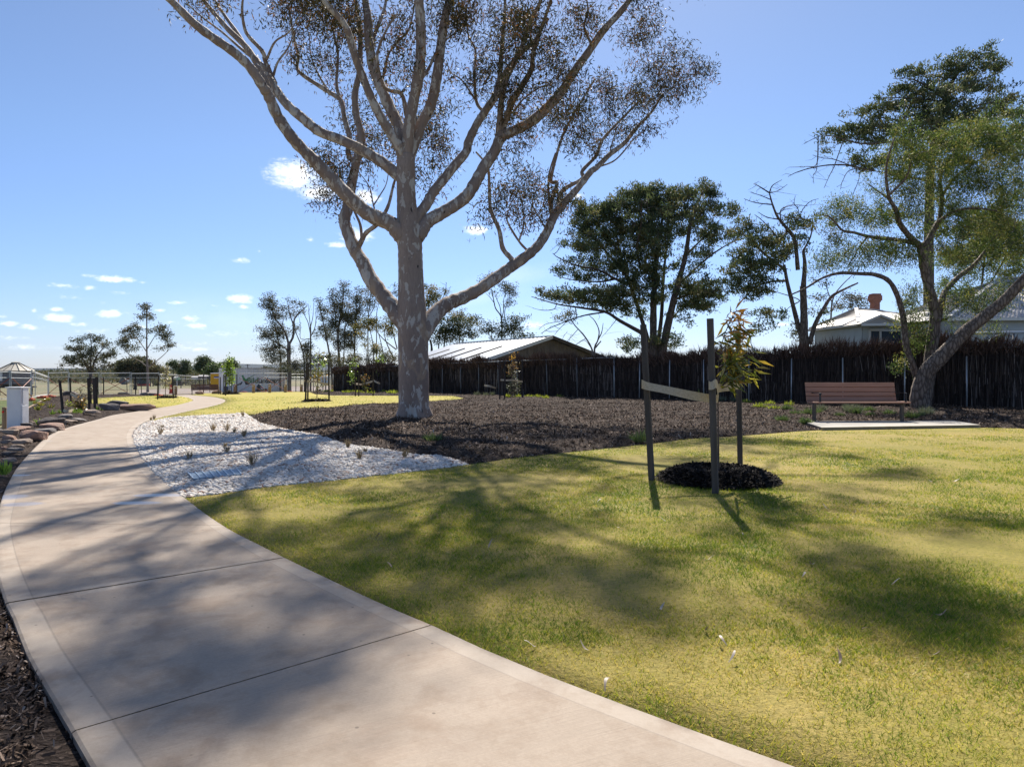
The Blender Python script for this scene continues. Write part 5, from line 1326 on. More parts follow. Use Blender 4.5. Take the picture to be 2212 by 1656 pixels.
# ------------------------------------------------------------------ shed and houses behind the fence
def corr(V0, V1, V2, V3, pitch, amp, mat, name, parent):
    """Corrugated sheet on the quad V0 V1 (eave) V2 V3 (ridge): ribs run from eave to ridge."""
    V0, V1, V2, V3 = [np.array(v, float) for v in (V0, V1, V2, V3)]
    n = int(np.linalg.norm(V1 - V0) / pitch * 2); nrm = np.cross(V1 - V0, V3 - V0); nrm /= np.linalg.norm(nrm)
    if nrm[2] < 0: nrm = -nrm
    V = []
    for i in range(n + 1):
        t = i / n; o = nrm * amp * (1 if i % 2 else 0)
        V += [V0 + (V1 - V0) * t + o, V3 + (V2 - V3) * t + o]
    return mesh_obj(name, V, [(2 * i, 2 * i + 2, 2 * i + 3, 2 * i + 1) for i in range(n)], mat, parent)
def shed():
    A = np.array([at(1193, 727, 45)[0], 45, 3.46]); B = np.array([at(980, 743, 57.7)[0], 57.7, 3.46])
    r = unit(B - A); pl = np.array([-r[1], r[0], 0]); pl = pl if pl[1] < 0 else -pl     # towards the camera's left
    T = thing('metal_shed', (A[0], A[1], gz(A[0], A[1])), 'low shed with a glaring pale metal roof and brown gable behind the fence', 'shed')
    w, dz = 5.0, 1.55
    e0, e1 = A + pl * w - np.array([0, 0, dz]), B + pl * w - np.array([0, 0, dz])
    f0, f1 = A - pl * w - np.array([0, 0, dz]), B - pl * w - np.array([0, 0, dz])
    rf = corr(e0, e1, B, A, .5, .035, M['roofmetal'], 'roof', T); corr(f0, f1, B, A, .5, .035, M['roofmetal'], 'roof', T)
    m = MB(); m.bar(A + np.array([0, 0, .05]), B + np.array([0, 0, .05]), .22, .06); m.build('ridge_cap', M['roofmetal'], rf)
    for q in (.22, .42, .6, .78):     # dark bars standing in for the shadow gaps of lapped sheets
        a = e0 + (e1 - e0) * q; b = A + (B - A) * q; m = MB(); m.bar(a + np.array([0, 0, .05]), a + (b - a) * .62 + np.array([0, 0, .05]), .16, .05); m.build('roof_shadow_strip', M['gablewall'], rf)
    for a, b in ((e0, A), (f0, A)):
        m = MB(); m.bar(a - r * .06 + np.array([0, 0, -.03]), b - r * .06 + np.array([0, 0, -.03]), .07, .2); m.build('barge_board', M['trim'] if a is e0 else M['oldtimber'], T)
    g0, g1 = A + pl * (w - .6) + r * .5, A - pl * (w - .6) + r * .5
    zz = gz(A[0], A[1]) - .3; n = 70; V = []
    for i in range(n + 1):
        t = i / n; p = g0 + (g1 - g0) * t; top = 3.38 - dz * abs(2 * t - 1) * (w - .6) / w; q = p - r * (.03 if i % 2 else 0)
        V += [(q[0], q[1], zz), (q[0], q[1], top)]
    mesh_obj('gable_wall', V, [(2 * i, 2 * i + 2, 2 * i + 3, 2 * i + 1) for i in range(n)], M['gablewall'], T)
    for a, b in ((e0, e1), (f0, f1)):
        a2, b2 = a + (A - a) * .1, b + (B - b) * .1; m = MB(); m.bar((a2[0], a2[1], (zz + a2[2]) / 2 - .1), (b2[0], b2[1], (zz + b2[2]) / 2 - .1), .1, a2[2] - zz - .25); m.build('side_wall', M['gablewall'], T)
shed()
def boards(name, a, b, z0, z1, parent, mat='board', pitch=.17):
    """Weatherboard wall from a to b: overlapping boards."""
    a, b = np.array(a), np.array(b); d = unit(b - a); n = np.array([d[1], -d[0]]); V, Fq = [], []
    z = z0; i = 0
    while z < z1 - .01:
        t = min(z + pitch, z1)
        for p in (a, b): V += [(*(p + n * .022), z), (*(p + n * .004), t)]
        Fq.append((4 * i, 4 * i + 2, 4 * i + 3, 4 * i + 1)); 
        Vn = None; z = t; i += 1
    base = len(V)
    for k in range(i):   # under edge of each board
        V += [(*(a + n * .004), V[4 * k][2]), (*(b + n * .004), V[4 * k][2])]; Fq.append((4 * k, base + 2 * k, base + 2 * k + 1, 4 * k + 2))
    return mesh_obj(name, V, Fq, M[mat], parent)
def house():
    C, E, A = np.array([15.26, 31, 3.38]), np.array([14.95, 35.5, 3.38]), np.array([16.9, 34.6, 4.32])
    Rg = np.array([19.0, 36.2, 4.32]); Fr = np.array([21.2, 32.3, 3.38]); Bk = np.array([20.8, 39, 3.38])
    T = thing('weatherboard_house', (C[0], C[1], gz(C[0], C[1])), 'pale weatherboard house with grey hipped roof and red brick chimney behind the fence', 'house')
    rf = corr(E, C, A + (C - A) * .001, A, .15, .02, M['roofgrey'], 'roof', T)
    corr(C, Fr, Rg, A, .15, .02, M['roofgrey'], 'roof', T); corr(Bk, E, A, Rg, .3, .02, M['roofgrey'], 'roof', T); corr(Fr, Bk, Rg, Rg + np.array([.01, 0, 0]), .3, .02, M['roofgrey'], 'roof', T)
    for a, b in ((C, A), (A, Rg), (Rg, Fr), (E, A)):
        m = MB(); m.bar(a + np.array([0, 0, .04]), b + np.array([0, 0, .05]), .16, .05); m.build('ridge_cap', M['ridge'], rf)
    for a, b in ((E, C), (C, Fr)):
        m = MB(); m.bar(a - np.array([0, 0, .06]), b - np.array([0, 0, .06]), .12, .11); m.build('gutter', M['trim'], rf)
    # walls sit inside the eaves
    c, e, f, k = C + np.array([.3, .3, 0]), E + np.array([.3, 0, 0]), Fr + np.array([-.3, .3, 0]), Bk
    zb = gz(C[0], C[1]) - .1
    boards('wall', e[:2], c[:2], zb, 3.3, T); boards('wall', c[:2], f[:2], zb, 3.3, T)
    boards('wall', f[:2], k[:2], zb, 3.3, T); boards('wall', k[:2], e[:2], zb, 3.3, T)
    # small gable over the window
    ax = at(1902, 681, 30.4); gl, gr_ = at(1861, 698.5, 30.4), at(1944, 697, 30.4); bk = np.array([0, 3.2, .0])
    V = [gl, gr_, ax, gl + bk * .7, gr_ + bk * .7, ax + bk]
    mesh_obj('gable_roof', V, [(0, 3, 5, 2), (1, 2, 5, 4)], M['roofgrey'], T)
    mesh_obj('gable_front', [gl + np.array([.06, .07, 0]), gr_ + np.array([-.06, .07, 0]), ax + np.array([0, .07, -.05])], [(0, 1, 2)], M['roofgrey'], T)
    for a in (gl, gr_):
        m = MB(); m.bar(a + np.array([0, -.03, 0]), ax + np.array([0, -.03, 0]), .05, .09); m.build('barge_board', M['ridge'], T)
    m = MB(); m.bar(gl + np.array([0, -.02, -.06]), gr_ + np.array([0, -.02, -.06]), .06, .1); m.build('barge_board', M['trim'], T)
    # wide window
    d = unit(f - c)[:2]; nrm = np.array([d[1], -d[0]])
    def wp(t, z): q = c[:2] + d * t; return (q[0] + nrm[0] * .03, q[1] + nrm[1] * .03, z)
    t0, t1, z0, z1 = .35, 2.05, 2.15, 3.1
    fr = MB()
    for a, b in ((wp(t0, z0), wp(t1, z0)), (wp(t0, z1), wp(t1, z1)), (wp(t0, z0), wp(t0, z1)), (wp(t1, z0), wp(t1, z1)), (wp(.9, z0), wp(.9, z1))): fr.bar(a, b, .09, .09, (nrm[0], nrm[1], 0))
    w = fr.build('window', M['trim'], T); mesh_obj('pane', [wp(t0, z0), wp(t1, z0), wp(t1, z1), wp(t0, z1)], [(0, 1, 2, 3)], M['glass'], w)
    p = at(1890, 675, 36.4); k_ = 36.4 / F; m = MB()
    zt = EYE + (CY - 636) * k_
    m.box((p[0], 36.4, (zt + 3.6) / 2 - .2), (14 * k_, .36, zt - 3.6 - .3)); m.box((p[0], 36.4, zt - .36), (17 * k_, .42, .1)); m.box((p[0], 36.4, zt - .2), (21 * k_, .5, .26)); m.box((p[0], 36.4, zt - .02), (18 * k_, .44, .1))
    m.build('chimney', M['brick'], rf)
    # light strip of fence capping before the wall
house()
def house_two():
    FL, FR_ = np.array([17.6, 28.4, 3.42]), np.array([29.0, 27.6, 3.42]); BL, BR_ = np.array([18.2, 38, 3.42]), np.array([29.5, 38, 3.42])
    A, B = np.array([22.6, 32.6, 5.55]), np.array([26.5, 32.4, 5.55])
    T = thing('second_house', (FL[0], FL[1], gz(FL[0], FL[1])), 'larger pale house with a steep corrugated roof at the right edge behind the leaning tree', 'house')
    rf = corr(BL, FL, A + (FL - A) * .001, A, .16, .022, M['roofgrey'], 'roof', T); corr(FL, FR_, B, A, .16, .022, M['roofgrey'], 'roof', T)
    corr(FR_, BR_, B, B + np.array([.01, 0, 0]), .3, .022, M['roofgrey'], 'roof', T); corr(BR_, BL, A, B, .3, .022, M['roofgrey'], 'roof', T)
    for a, b in ((FL, A), (A, B), (FR_, B)):
        m = MB(); m.bar(a + np.array([0, 0, .05]), b + np.array([0, 0, .05]), .18, .05); m.build('ridge_cap', M['ridge'], rf)
    m = MB(); m.bar(FL - np.array([0, 0, .06]), FR_ - np.array([0, 0, .06]), .13, .12); m.build('gutter', M['trim'], rf)
    zb = gz(FL[0], FL[1]) - .1; q = .35
    a, b, c, d = FL + np.array([q, q, 0]), FR_ + np.array([-q, q, 0]), BR_ + np.array([-q, -q, 0]), BL + np.array([q, -q, 0])
    for u, v in ((d, a), (a, b), (b, c), (c, d)): boards('wall', u[:2], v[:2], zb, 3.36, T)
house_two()
def hoop_frame():
    d = 26.0; T = thing('hoop_frame', (at(2080, 0, d)[0], d, gz(17, d)), 'grey steel pipe frame with curved hoops above the fence at the right edge', 'pipe frame')
    m = MB(); m.tube([at(2062, 723, d), at(2130, 719, d), at(2300, 716, d)], .05, 8); m.build('rail', M['galv'], T, smooth=True)
    for x in (2075, 2190, 2290):
        m = MB(); m.tube([at(x, 880, d), at(x, 720, d)], .04, 8); m.build('post', M['galv_dull'], T, smooth=True)
    for x in (2040, 2125):
        a = np.linspace(0, math.pi, 20); m = MB(); m.tube([at(x + 45 - 45 * math.cos(t), 765 - 42 * math.sin(t), d + .6) for t in a], .035, 8); m.build('hoop', M['galv_dull'], T, smooth=True)
hoop_frame()
# ------------------------------------------------------------------ trees
def limb_mesh(mb, pts, rad, d0, d1, n=10, k=7, wob=.02):
    """Traced limb: picture points, radii in picture units, depth running from d0 to d1. Returns its centre line."""
    m = len(pts); dd = np.linspace(0, 1, m) ** 1.2 * (d1 - d0) + d0
    p = catmull([at(x, y, d) for (x, y), d in zip(pts, dd)], k)
    rr = np.interp(np.linspace(0, 1, len(p)), np.linspace(0, 1, len(rad)), rad) * np.interp(np.linspace(0, 1, len(p)), np.linspace(0, 1, m), dd) / F
    rr = rr * (1 + wob * np.sin(np.arange(len(p)) * 1.7) + wob * rng.normal(size=len(p)))
    mb.tube(p, rr, n); return p
def attach(nodes, targets, mb, r0, r1, wob=.12, sides=4, maxlen=None, kink=1.0):
    """Grow thin branches: every target is joined to the nearest branch point, which may be an earlier twig."""
    nodes = np.asarray(nodes); targets = np.asarray(targets)
    d = np.array([np.min(np.linalg.norm(nodes - t, axis=1)) for t in targets])
    arr = np.zeros((len(nodes) + 5 * len(targets), 3)); arr[:len(nodes)] = nodes; n = len(nodes); rad = np.zeros(len(arr)); rad[:n] = r0
    for i in np.argsort(d):
        t = targets[i]; j = np.argmin(np.linalg.norm(arr[:n] - t, axis=1)); s = arr[j]; L = np.linalg.norm(t - s)
        if L < 1e-3: continue
        ra = min(rad[j] * .8, r1 + (r0 - r1) * min(1, L / (wob * 12 + .5)))
        u = np.array([0, .3, .62, 1.0])[:, None]; p = s + (t - s) * u
        p[1:3] += rng.normal(0, wob * L * .5 * kink, (2, 3)) - np.array([0, 0, .06 * L]); 
        rr = np.linspace(max(ra, r1), r1, 4); mb.tube(p, rr, sides, cap=False)
        for q, r_ in zip(p[1:], rr[1:]): arr[n] = q; rad[n] = r_; n += 1
    return arr[:n]
def Zf(ox, oy, sc):
    """Turns measurements made in an enlarged crop of the photograph into picture units."""
    a = 2212 / 4096
    return (lambda pts: [((ox + x / sc) * a, (oy + y / sc) * a) for x, y in pts]), (lambda es: [((ox + e[0] / sc) * a, (oy + e[1] / sc) * a, e[2] / sc * a, e[3] / sc * a, *(e[4:])) for e in es])

def crown_points(crowns, d, per_m2, depthf=1.0):
    out = []
    k = d / F
    for e in crowns:
        cx, cy, rx, ry = e[:4]; dn = e[4] if len(e) > 4 else 1.0; do = e[5] if len(e) > 5 else 0.0
        n = max(2, int(math.pi * rx * ry * k * k * per_m2 * dn))
        out.append(ell_pts(cx, cy, rx, ry, d + do, min(rx, ry * 2.2) * k * depthf, n))
    return np.concatenate(out)
def clump_leaves(name, cen, per, sig, L, W, mat, parent, bias, spread=.8, out_from=None, flat=1.0, clumpcol=.35):
    n = len(cen) * per; c = np.repeat(cen, per, axis=0)
    off = rng.normal(size=(n, 3)) * sig * np.array([1, 1, flat])
    dr = rng.normal(size=(n, 3)) * spread + np.array(bias)
    if out_from is not None: dr = dr + unit(c + off - out_from) * .8
    rc = np.repeat(rng.normal(.45, clumpcol * .6, len(cen)), per) + rng.normal(0, .2, n)
    return leaf_mesh(name, c + off, dr, L * rng.uniform(.6, 1.3, n), W * rng.uniform(.7, 1.3, n), mat, parent, rnd=rc)

# ---- the big gum
def big_gum():
    d0 = 18.32; g = ground(893, 909)
    T = thing('gum_tree', tuple(g), 'large spreading gum tree with mottled grey bark in the mulch bed at the centre', 'tree')
    m = MB()
    tr = [(894, 926), (895, 908), (894, 895), (894, 870), (894, 820), (893, 770), (892, 720), (890, 690), (889, 650), (888, 610), (887, 575), (886, 540), (885, 510), (883, 485), (880, 460), (878, 431), (877, 395), (877, 360), (877, 335)]
    rr = [40, 38, 34.5, 33, 32.5, 32.5, 32.5, 32, 29.5, 27.5, 26.5, 26.5, 26.5, 25, 22.5, 20.5, 20, 20, 18]
    p0 = limb_mesh(m, tr, rr, d0, d0, 28, 7, .008)
    # flare and low buttresses at the foot
    for a in (0.3, 1.6, 2.7, 4.0, 5.2):
        b = np.array(g); m.tube([b + np.array([math.cos(a) * .52, math.sin(a) * .52, -.06]), b + np.array([math.cos(a) * .34, math.sin(a) * .34, .14]), b + np.array([math.cos(a) * .2, math.sin(a) * .2, .55]), b + np.array([0, 0, 1.2])], [.1, .17, .15, .1], 10)
    # burls and the knobs of shed branches
    for (x, y, r_) in ((743, 0, 0),):
        pass
    m.build('trunk', M['gumbark'], T, smooth=True)
    LIMBS = [
     (('stem',), [([(876, 352), (868, 335), (861, 317), (838, 279), (820, 249), (799, 205), (776, 147), (761, 103), (752, 70), (735, 41), (703, 6), (680, -40), (665, -110)], [15, 13, 12, 11, 10, 9, 7, 4], 0, -1.4)]),
     (('stem',), [([(876, 350), (870, 300), (864, 279), (840, 229), (820, 182), (805, 141), (797, 88), (795, 44), (789, 0), (783, -60), (770, -150)], [16, 15, 14, 13, 12, 9, 5], 0, 1.2),
                  ([(822, 186), (832, 150), (838, 120), (858, 90), (880, 70), (892, 30), (900, -30)], [4, 3.5, 3, 2], .7, 1.0), ([(800, 100), (815, 60), (830, 20), (842, -40)], [6, 5, 3], 1.0, 1.8)]),
     (('stem',), [([(878, 350), (880, 320), (882, 288), (890, 235), (902, 176), (909, 117), (908, 44), (905, 0), (902, -60), (896, -160), (905, -240)], [15, 15, 14.5, 14, 13.5, 12, 8, 4], 0, -.8),
                  ([(878, 250), (868, 205), (840, 195), (826, 180), (815, 120), (835, 65), (858, 30)], [6, 5, 4, 2.5], .2, -1.0)]),
     (('stem',), [([(878, 360), (885, 335), (893, 315), (909, 270), (930, 229), (943, 171), (954, 85), (961, 41), (971, 0), (985, -70), (1000, -160), (990, -230)], [15, 15, 14, 13.5, 12, 11, 7, 4], 0, 1.0),
                  ([(903, 178), (925, 150), (950, 100), (985, 70), (1010, 50)], [6, 4, 2.5, 1.5], .3, 1.6)]),
     (('limb',), [([(876, 515), (863, 503), (842, 482), (799, 464), (763, 435), (727, 399), (691, 360), (662, 331), (632, 299), (600, 252), (582, 211), (568, 188), (541, 147), (506, 114), (456, 79), (418, 50), (371, 3), (345, -20), (300, -70)], [25, 21, 19, 17.5, 17, 16, 15, 14.5, 14, 13, 12.5, 12, 11, 9, 7], 0, -2.6),
                  ([(600, 252), (585, 208), (573, 172), (552, 140)], [10, 9, 8], -1.2, -1.3)]),
     (('limb',), [([(872, 385), (852, 372), (823, 349), (779, 323), (735, 302), (691, 285), (653, 255), (617, 223), (588, 182), (568, 150), (553, 132), (527, 97), (494, 65), (465, 32), (439, 0), (415, -40)], [17, 14.5, 13.5, 13, 12.5, 12, 11.5, 11, 10, 8, 7, 5.5, 4], 0, 1.6),
                  ([(531, 103), (514, 74), (488, 38), (464, 0), (450, -40)], [6, 5, 4, 2.5], 1.2, 2.0), ([(594, 182), (575, 138), (567, 112), (535, 76), (526, 50), (523, 18), (526, -10)], [7, 6, 5, 4, 3], 1.0, .4),
                  ([(590, 165), (600, 135), (621, 106), (633, 79), (650, 40)], [3.5, 3, 2, 1], 1.0, .6), ([(576, 129), (594, 91), (624, 70), (650, 30)], [3.5, 2.5, 1.5], .8, .2), ([(553, 132), (520, 105), (480, 70), (440, 40), (405, 10)], [4, 3, 2], 1.2, 2.4)]),
     (('limb',), [([(878, 700), (860, 680), (842, 657), (820, 629), (799, 600), (784, 568), (766, 539), (752, 503), (744, 475), (751, 450), (756, 417), (766, 367), (773, 335), (780, 293), (770, 249), (767, 205), (777, 147), (778, 73), (770, 18), (765, -50)], [25, 22, 20, 18.5, 17.5, 16.5, 15.5, 15, 13.5, 11.5, 10.5, 9.5, 8.5, 7, 5, 4], 0, 2.2),
                  ([(770, 540), (778, 526), (791, 503), (817, 482), (838, 446), (849, 403), (856, 380)], [8, 7, 6, 4.5, 3], .6, .2), ([(782, 520), (778, 485), (765, 455), (758, 430)], [4.5, 3.5, 2.5], .7, .8),
                  ([(817, 482), (806, 440), (796, 400), (760, 355)], [2.5, 2, 1.5, 1], .4, .9), ([(806, 445), (822, 420), (835, 395), (842, 350)], [2.2, 1.6, 1], .4, .6), ([(745, 480), (738, 470), (733, 464)], [7, 7, 6.5], .9, .9),
                  ([(772, 345), (760, 345), (752, 329), (755, 297), (744, 255), (736, 217), (712, 200), (656, 164), (642, 147), (644, 120), (633, 73), (625, 20)], [8, 7.5, 7, 6.5, 6, 5, 4, 3], 1.2, 2.6), ([(736, 217), (727, 182), (730, 117), (721, 70), (726, 10)], [5, 4, 3, 2], 1.8, 2.4),
                  ([(712, 200), (690, 165), (672, 120), (668, 70)], [3, 2, 1.5], 2.2, 3)]),
     (('limb',), [([(898, 512), (912, 494), (924, 478), (953, 461), (985, 442), (1010, 421), (1028, 392), (1046, 360), (1068, 328), (1080, 300), (1094, 290), (1142, 267), (1183, 232), (1213, 198), (1244, 150), (1271, 113), (1302, 68), (1336, 31), (1360, 0), (1390, -50)], [21, 18, 16.5, 15.5, 15, 14.5, 14, 13.5, 13, 12, 11, 10, 8.5, 6], 0, 2.6),
                  ([(1076, 312), (1077, 290), (1080, 253), (1083, 219), (1094, 171), (1111, 137), (1128, 99), (1148, 41), (1166, 7), (1180, -50)], [9, 8.5, 8, 7.5, 7, 6, 4], 1.3, .4), ([(1083, 290), (1094, 256), (1104, 226), (1128, 185), (1148, 150), (1152, 113), (1170, 60), (1190, 0), (1205, -60)], [9, 8.5, 8, 7, 5, 3], 1.3, -.6),
                  ([(1110, 240), (1130, 215), (1165, 190), (1200, 178)], [3, 2.2, 1.5], 1.0, .3), ([(1280, 100), (1262, 60), (1270, 20), (1260, -30)], [4, 3, 2], 1.9, 1.4)]),
     (('limb',), [([(893, 495), (903, 467), (921, 442), (935, 417), (957, 389), (982, 358), (1007, 328), (1012, 307), (1029, 270), (1049, 239), (1070, 208), (1080, 178), (1101, 147), (1125, 113), (1155, 90), (1180, 40)], [14, 13, 12.5, 12, 11.5, 11, 10.5, 10, 8.5, 7, 5], 0, 2.2),
                  ([(1076, 190), (1081, 150), (1084, 102), (1090, 34), (1092, -30)], [6.5, 6, 5, 3.5], 1.4, 1.9), ([(1048, 245), (1029, 219), (1025, 154), (1027, 109), (1012, 76), (1005, 20)], [4.5, 4, 3, 2], 1.2, 2.6), ([(1029, 219), (998, 174), (974, 157), (964, 130)], [3, 2.2, 1.6, 1], 1.3, 1.9)]),
     (('limb',), [([(898, 735), (916, 712), (928, 693), (946, 672), (971, 654), (999, 643), (1035, 625), (1071, 600), (1103, 577), (1132, 557), (1161, 532), (1182, 500), (1197, 467), (1222, 435), (1251, 403), (1276, 371), (1289, 362), (1316, 335), (1350, 308), (1371, 280), (1391, 260), (1412, 236), (1432, 202)], [27, 23, 20.5, 18, 16.5, 15.5, 14.5, 13.5, 12.5, 11.5, 10.5, 9, 8, 7, 6, 4.5, 3.5, 2.5], 0, 5.0),
                  ([(1112, 573), (1103, 557), (1086, 536), (1078, 496), (1060, 453), (1057, 403), (1053, 360), (1028, 328)], [7.5, 7, 6, 5, 4, 2.5], 1.6, 1.2), ([(1145, 547), (1121, 521), (1096, 478), (1098, 455)], [3.5, 3, 2], 2.0, 1.5), ([(1121, 521), (1132, 480), (1126, 430), (1110, 390)], [2.5, 2, 1.2], 1.7, 2.0),
                  ([(1182, 500), (1165, 470), (1150, 440), (1160, 405)], [2.5, 2, 1.2], 2.5, 2.2), ([(1193, 475), (1190, 440), (1203, 396), (1190, 390), (1203, 332), (1217, 290), (1244, 239), (1285, 171)], [6, 5.5, 4.5, 3.5, 2.5], 2.8, 3.8), ([(1196, 470), (1186, 430), (1186, 378), (1200, 330)], [4, 3.2, 2.2], 2.8, 2.3),
                  ([(1206, 450), (1214, 413), (1258, 386), (1258, 369), (1289, 335), (1302, 301), (1354, 246), (1384, 215)], [6.5, 5.5, 5, 4, 3], 3.0, 4.6), ([(1316, 335), (1325, 300), (1335, 270)], [2.2, 1.6, 1], 3.9, 4.3), ([(1289, 362), (1330, 345), (1370, 300), (1390, 285)], [2.5, 2, 1.2], 3.6, 3.3)]),
    ]
    nodes = []
    for (nm,), subs in LIMBS:
        m = MB()
        for i, (pts, rad, da, db) in enumerate(subs):
            nodes.append(limb_mesh(m, pts, [r_ * (.92 - .14 * k_ / max(1, len(rad) - 1)) * (.96 if i == 0 else .9) for k_, r_ in enumerate(rad)], d0 + da, d0 + db, 14 if i == 0 else 8, 6, .035))
        m.build(nm, M['limbbark'], T, smooth=True)
    nodes = np.concatenate(nodes)
    CR = [(690, 60, 110, 70, 1.1, 1.5), (720, 30, 90, 50, 1.2, 1.2), (640, 40, 50, 50, .7, .8), (700, 140, 80, 55, .6, 2.2), (450, 25, 55, 45, .4, 0), (735, 110, 40, 90, .5, 2), (760, 215, 40, 60, .35, 2.3),
          (900, 320, 78, 80, 1.15, 1.6), (850, 250, 40, 40, .9, 1.8), (930, 280, 45, 60, 1.1, 1.6), (745, 330, 70, 38, 1.0, 1.9), (800, 300, 50, 40, .9, 2.1), (700, 350, 45, 25, .6, 1.5), (740, 390, 30, 30, .35, 1.2), (710, 420, 22, 14, .3, 1.0),
          (870, 40, 70, 45, 1.0, 0), (1000, 40, 85, 45, 1.2, .8), (930, 130, 45, 60, .5, .8), (800, 100, 60, 70, .55, .5), (850, 150, 50, 60, .5, -.5), (960, 20, 70, 40, 1.2, .4),
          (1130, 150, 100, 85, .95, .3), (1060, 180, 60, 70, .8, 1.4), (1150, 90, 70, 70, .9, -.5), (1080, 60, 60, 60, 1.0, 1.5), (1190, 200, 60, 50, .8, -.6), (1060, 100, 40, 60, .8, 1.5),
          (1300, 60, 75, 55, .55, 1.8), (1360, 110, 35, 40, .5, 2.2), (1240, 90, 60, 60, .7, 1.6), (1375, 20, 40, 35, .4, 2.3), (1240, 190, 50, 40, .6, 1.6),
          (1440, 160, 90, 50, 1.35, 4.6), (1505, 140, 38, 42, 1.2, 4.9), (1400, 130, 60, 35, 1.1, 4.5), (1460, 200, 60, 36, 1.0, 4.5), (1310, 250, 100, 60, 1.0, 3.8), (1220, 260, 75, 55, 1.0, 3.3), (1110, 245, 70, 30, .7, 1.6), (1392, 285, 38, 22, .9, 3.6), (1360, 200, 60, 45, 1.1, 4.4), (1280, 180, 60, 40, .8, 3.5),
          (1110, 380, 62, 85, .8, 1.6), (1070, 440, 22, 60, .6, 1.4), (1150, 430, 40, 45, .7, 2.0), (1090, 300, 50, 40, .7, 1.5), (1130, 470, 30, 30, .5, 1.8), (1215, 450, 42, 50, .8, 2.9), (1190, 400, 40, 30, .6, 2.6), (1250, 310, 60, 40, .8, 3.3),
          (590, -60, 80, 40, .6, -1.0), (760, -70, 90, 45, .8, 0), (930, -80, 90, 45, .8, 0), (1080, -70, 90, 45, .8, .5), (1240, -60, 90, 45, .7, -.8), (1380, -60, 50, 40, .5, -1.2)]
    pr = crown_points(CR, d0, 2.6, 1.2)
    tg = np.repeat(pr, 11, axis=0) + rng.normal(size=(len(pr) * 11, 3)) * np.array([.27, .27, .2])
    tg = np.vstack([tg, crown_points(CR, d0, 4, 1.3)])
    # the high crown above the picture; it shades the near lawn and path at these spots
    kx, ky = math.tan(R(6.5)) , 1.0
    kk = math.cos(R(6.5)) / math.tan(R(46.0))
    hi, hc = [], []
    for (px, py, rx, ry, z, n) in [(150, 1262, .6, .4, 14, 34), (400, 1215, .6, .35, 14.5, 34), (640, 1180, .6, .4, 13.5, 34), (280, 1120, .8, .35, 13.2, 34), (80, 1075, .9, .4, 13, 30), (400, 1310, .4, .25, 15, 26), (690, 1320, .4, .25, 15.2, 26), (320, 1420, .5, .2, 15.4, 34), (560, 1440, .35, .2, 15.8, 26), (230, 1540, .3, .2, 16, 18), (480, 1610, .45, .2, 16, 26),
                               (930, 1195, .8, .35, 13.6, 40), (800, 1240, .5, .3, 14, 26), (1080, 1130, .8, .4, 13.4, 40), (1250, 1240, .6, .3, 14.2, 36), (1040, 1290, .5, .25, 14.6, 30), (1330, 1350, .6, .22, 14.8, 36), (1870, 1310, .6, .3, 14.4, 40), (1990, 1370, .4, .2, 14, 26), (1930, 1245, .5, .25, 14.2, 24),
                               (1640, 1130, .6, .35, 13.2, 30), (1120, 1050, 1.0, .5, 13.6, 34), (1380, 1060, .8, .4, 13.8, 28), (2080, 1150, .7, .3, 13.2, 30), (1960, 1030, .8, .35, 14.5, 34), (1800, 1075, .7, .3, 13.8, 24), (1250, 990, 1.0, .4, 14.8, 20), (1750, 985, 1.0, .35, 15.2, 20), (850, 1105, .7, .35, 13.4, 20)]:
        g_ = ground(px, py); c_ = np.array([g_[0] + math.sin(R(6.5)) / math.tan(R(46.0)) * z, g_[1] + kk * z, z])
        sub = ball(max(4, n // 5)) * np.array([rx * 1.15, ry + .2, .4]); sub = np.repeat(sub, 6, axis=0)
        hi.append(c_ + sub + rng.normal(size=sub.shape) * np.array([.13, .13, .1])); hc.append(c_)
    hi = np.concatenate(hi); tg = np.vstack([tg, hi])
    m = MB(); tops = np.array([at(680, -40, d0 - 1.2), at(783, -60, d0 + 1.0), at(902, -60, d0 - .4), at(985, -70, d0 + .8), at(770, -10, d0 + 2.1), at(1180, -50, d0 + .4), at(1200, -50, d0 - .5), at(1375, -20, d0 + 2.4), at(430, -20, d0 + 1.6)])
    for c_ in hc:          # upper limbs above the picture
        a_ = tops[np.argmin(np.linalg.norm(tops - c_, axis=1))]; p = catmull([a_, a_ + (c_ - a_) * .35 + np.array([0, 0, .5]) + rng.normal(0, .2, 3), a_ + (c_ - a_) * .7 + np.array([0, 0, .25]) + rng.normal(0, .2, 3), c_], 5)
        m.tube(p, np.linspace(.05, .018, len(p)), 7); nodes = np.vstack([nodes, p])
    m.build('limb', M['limbbark'], T, smooth=True)
    m = MB(); attach(nodes, tg[rng.uniform(size=len(tg)) < .7], m, .03, .0065, .11)
    m.build('branches', M['twig'], T)
    clump_leaves('crown', tg, 24, .15, .15, .028, M['gumleaf'], T, (0, 0, -.75), .75, clumpcol=.5)
big_gum()

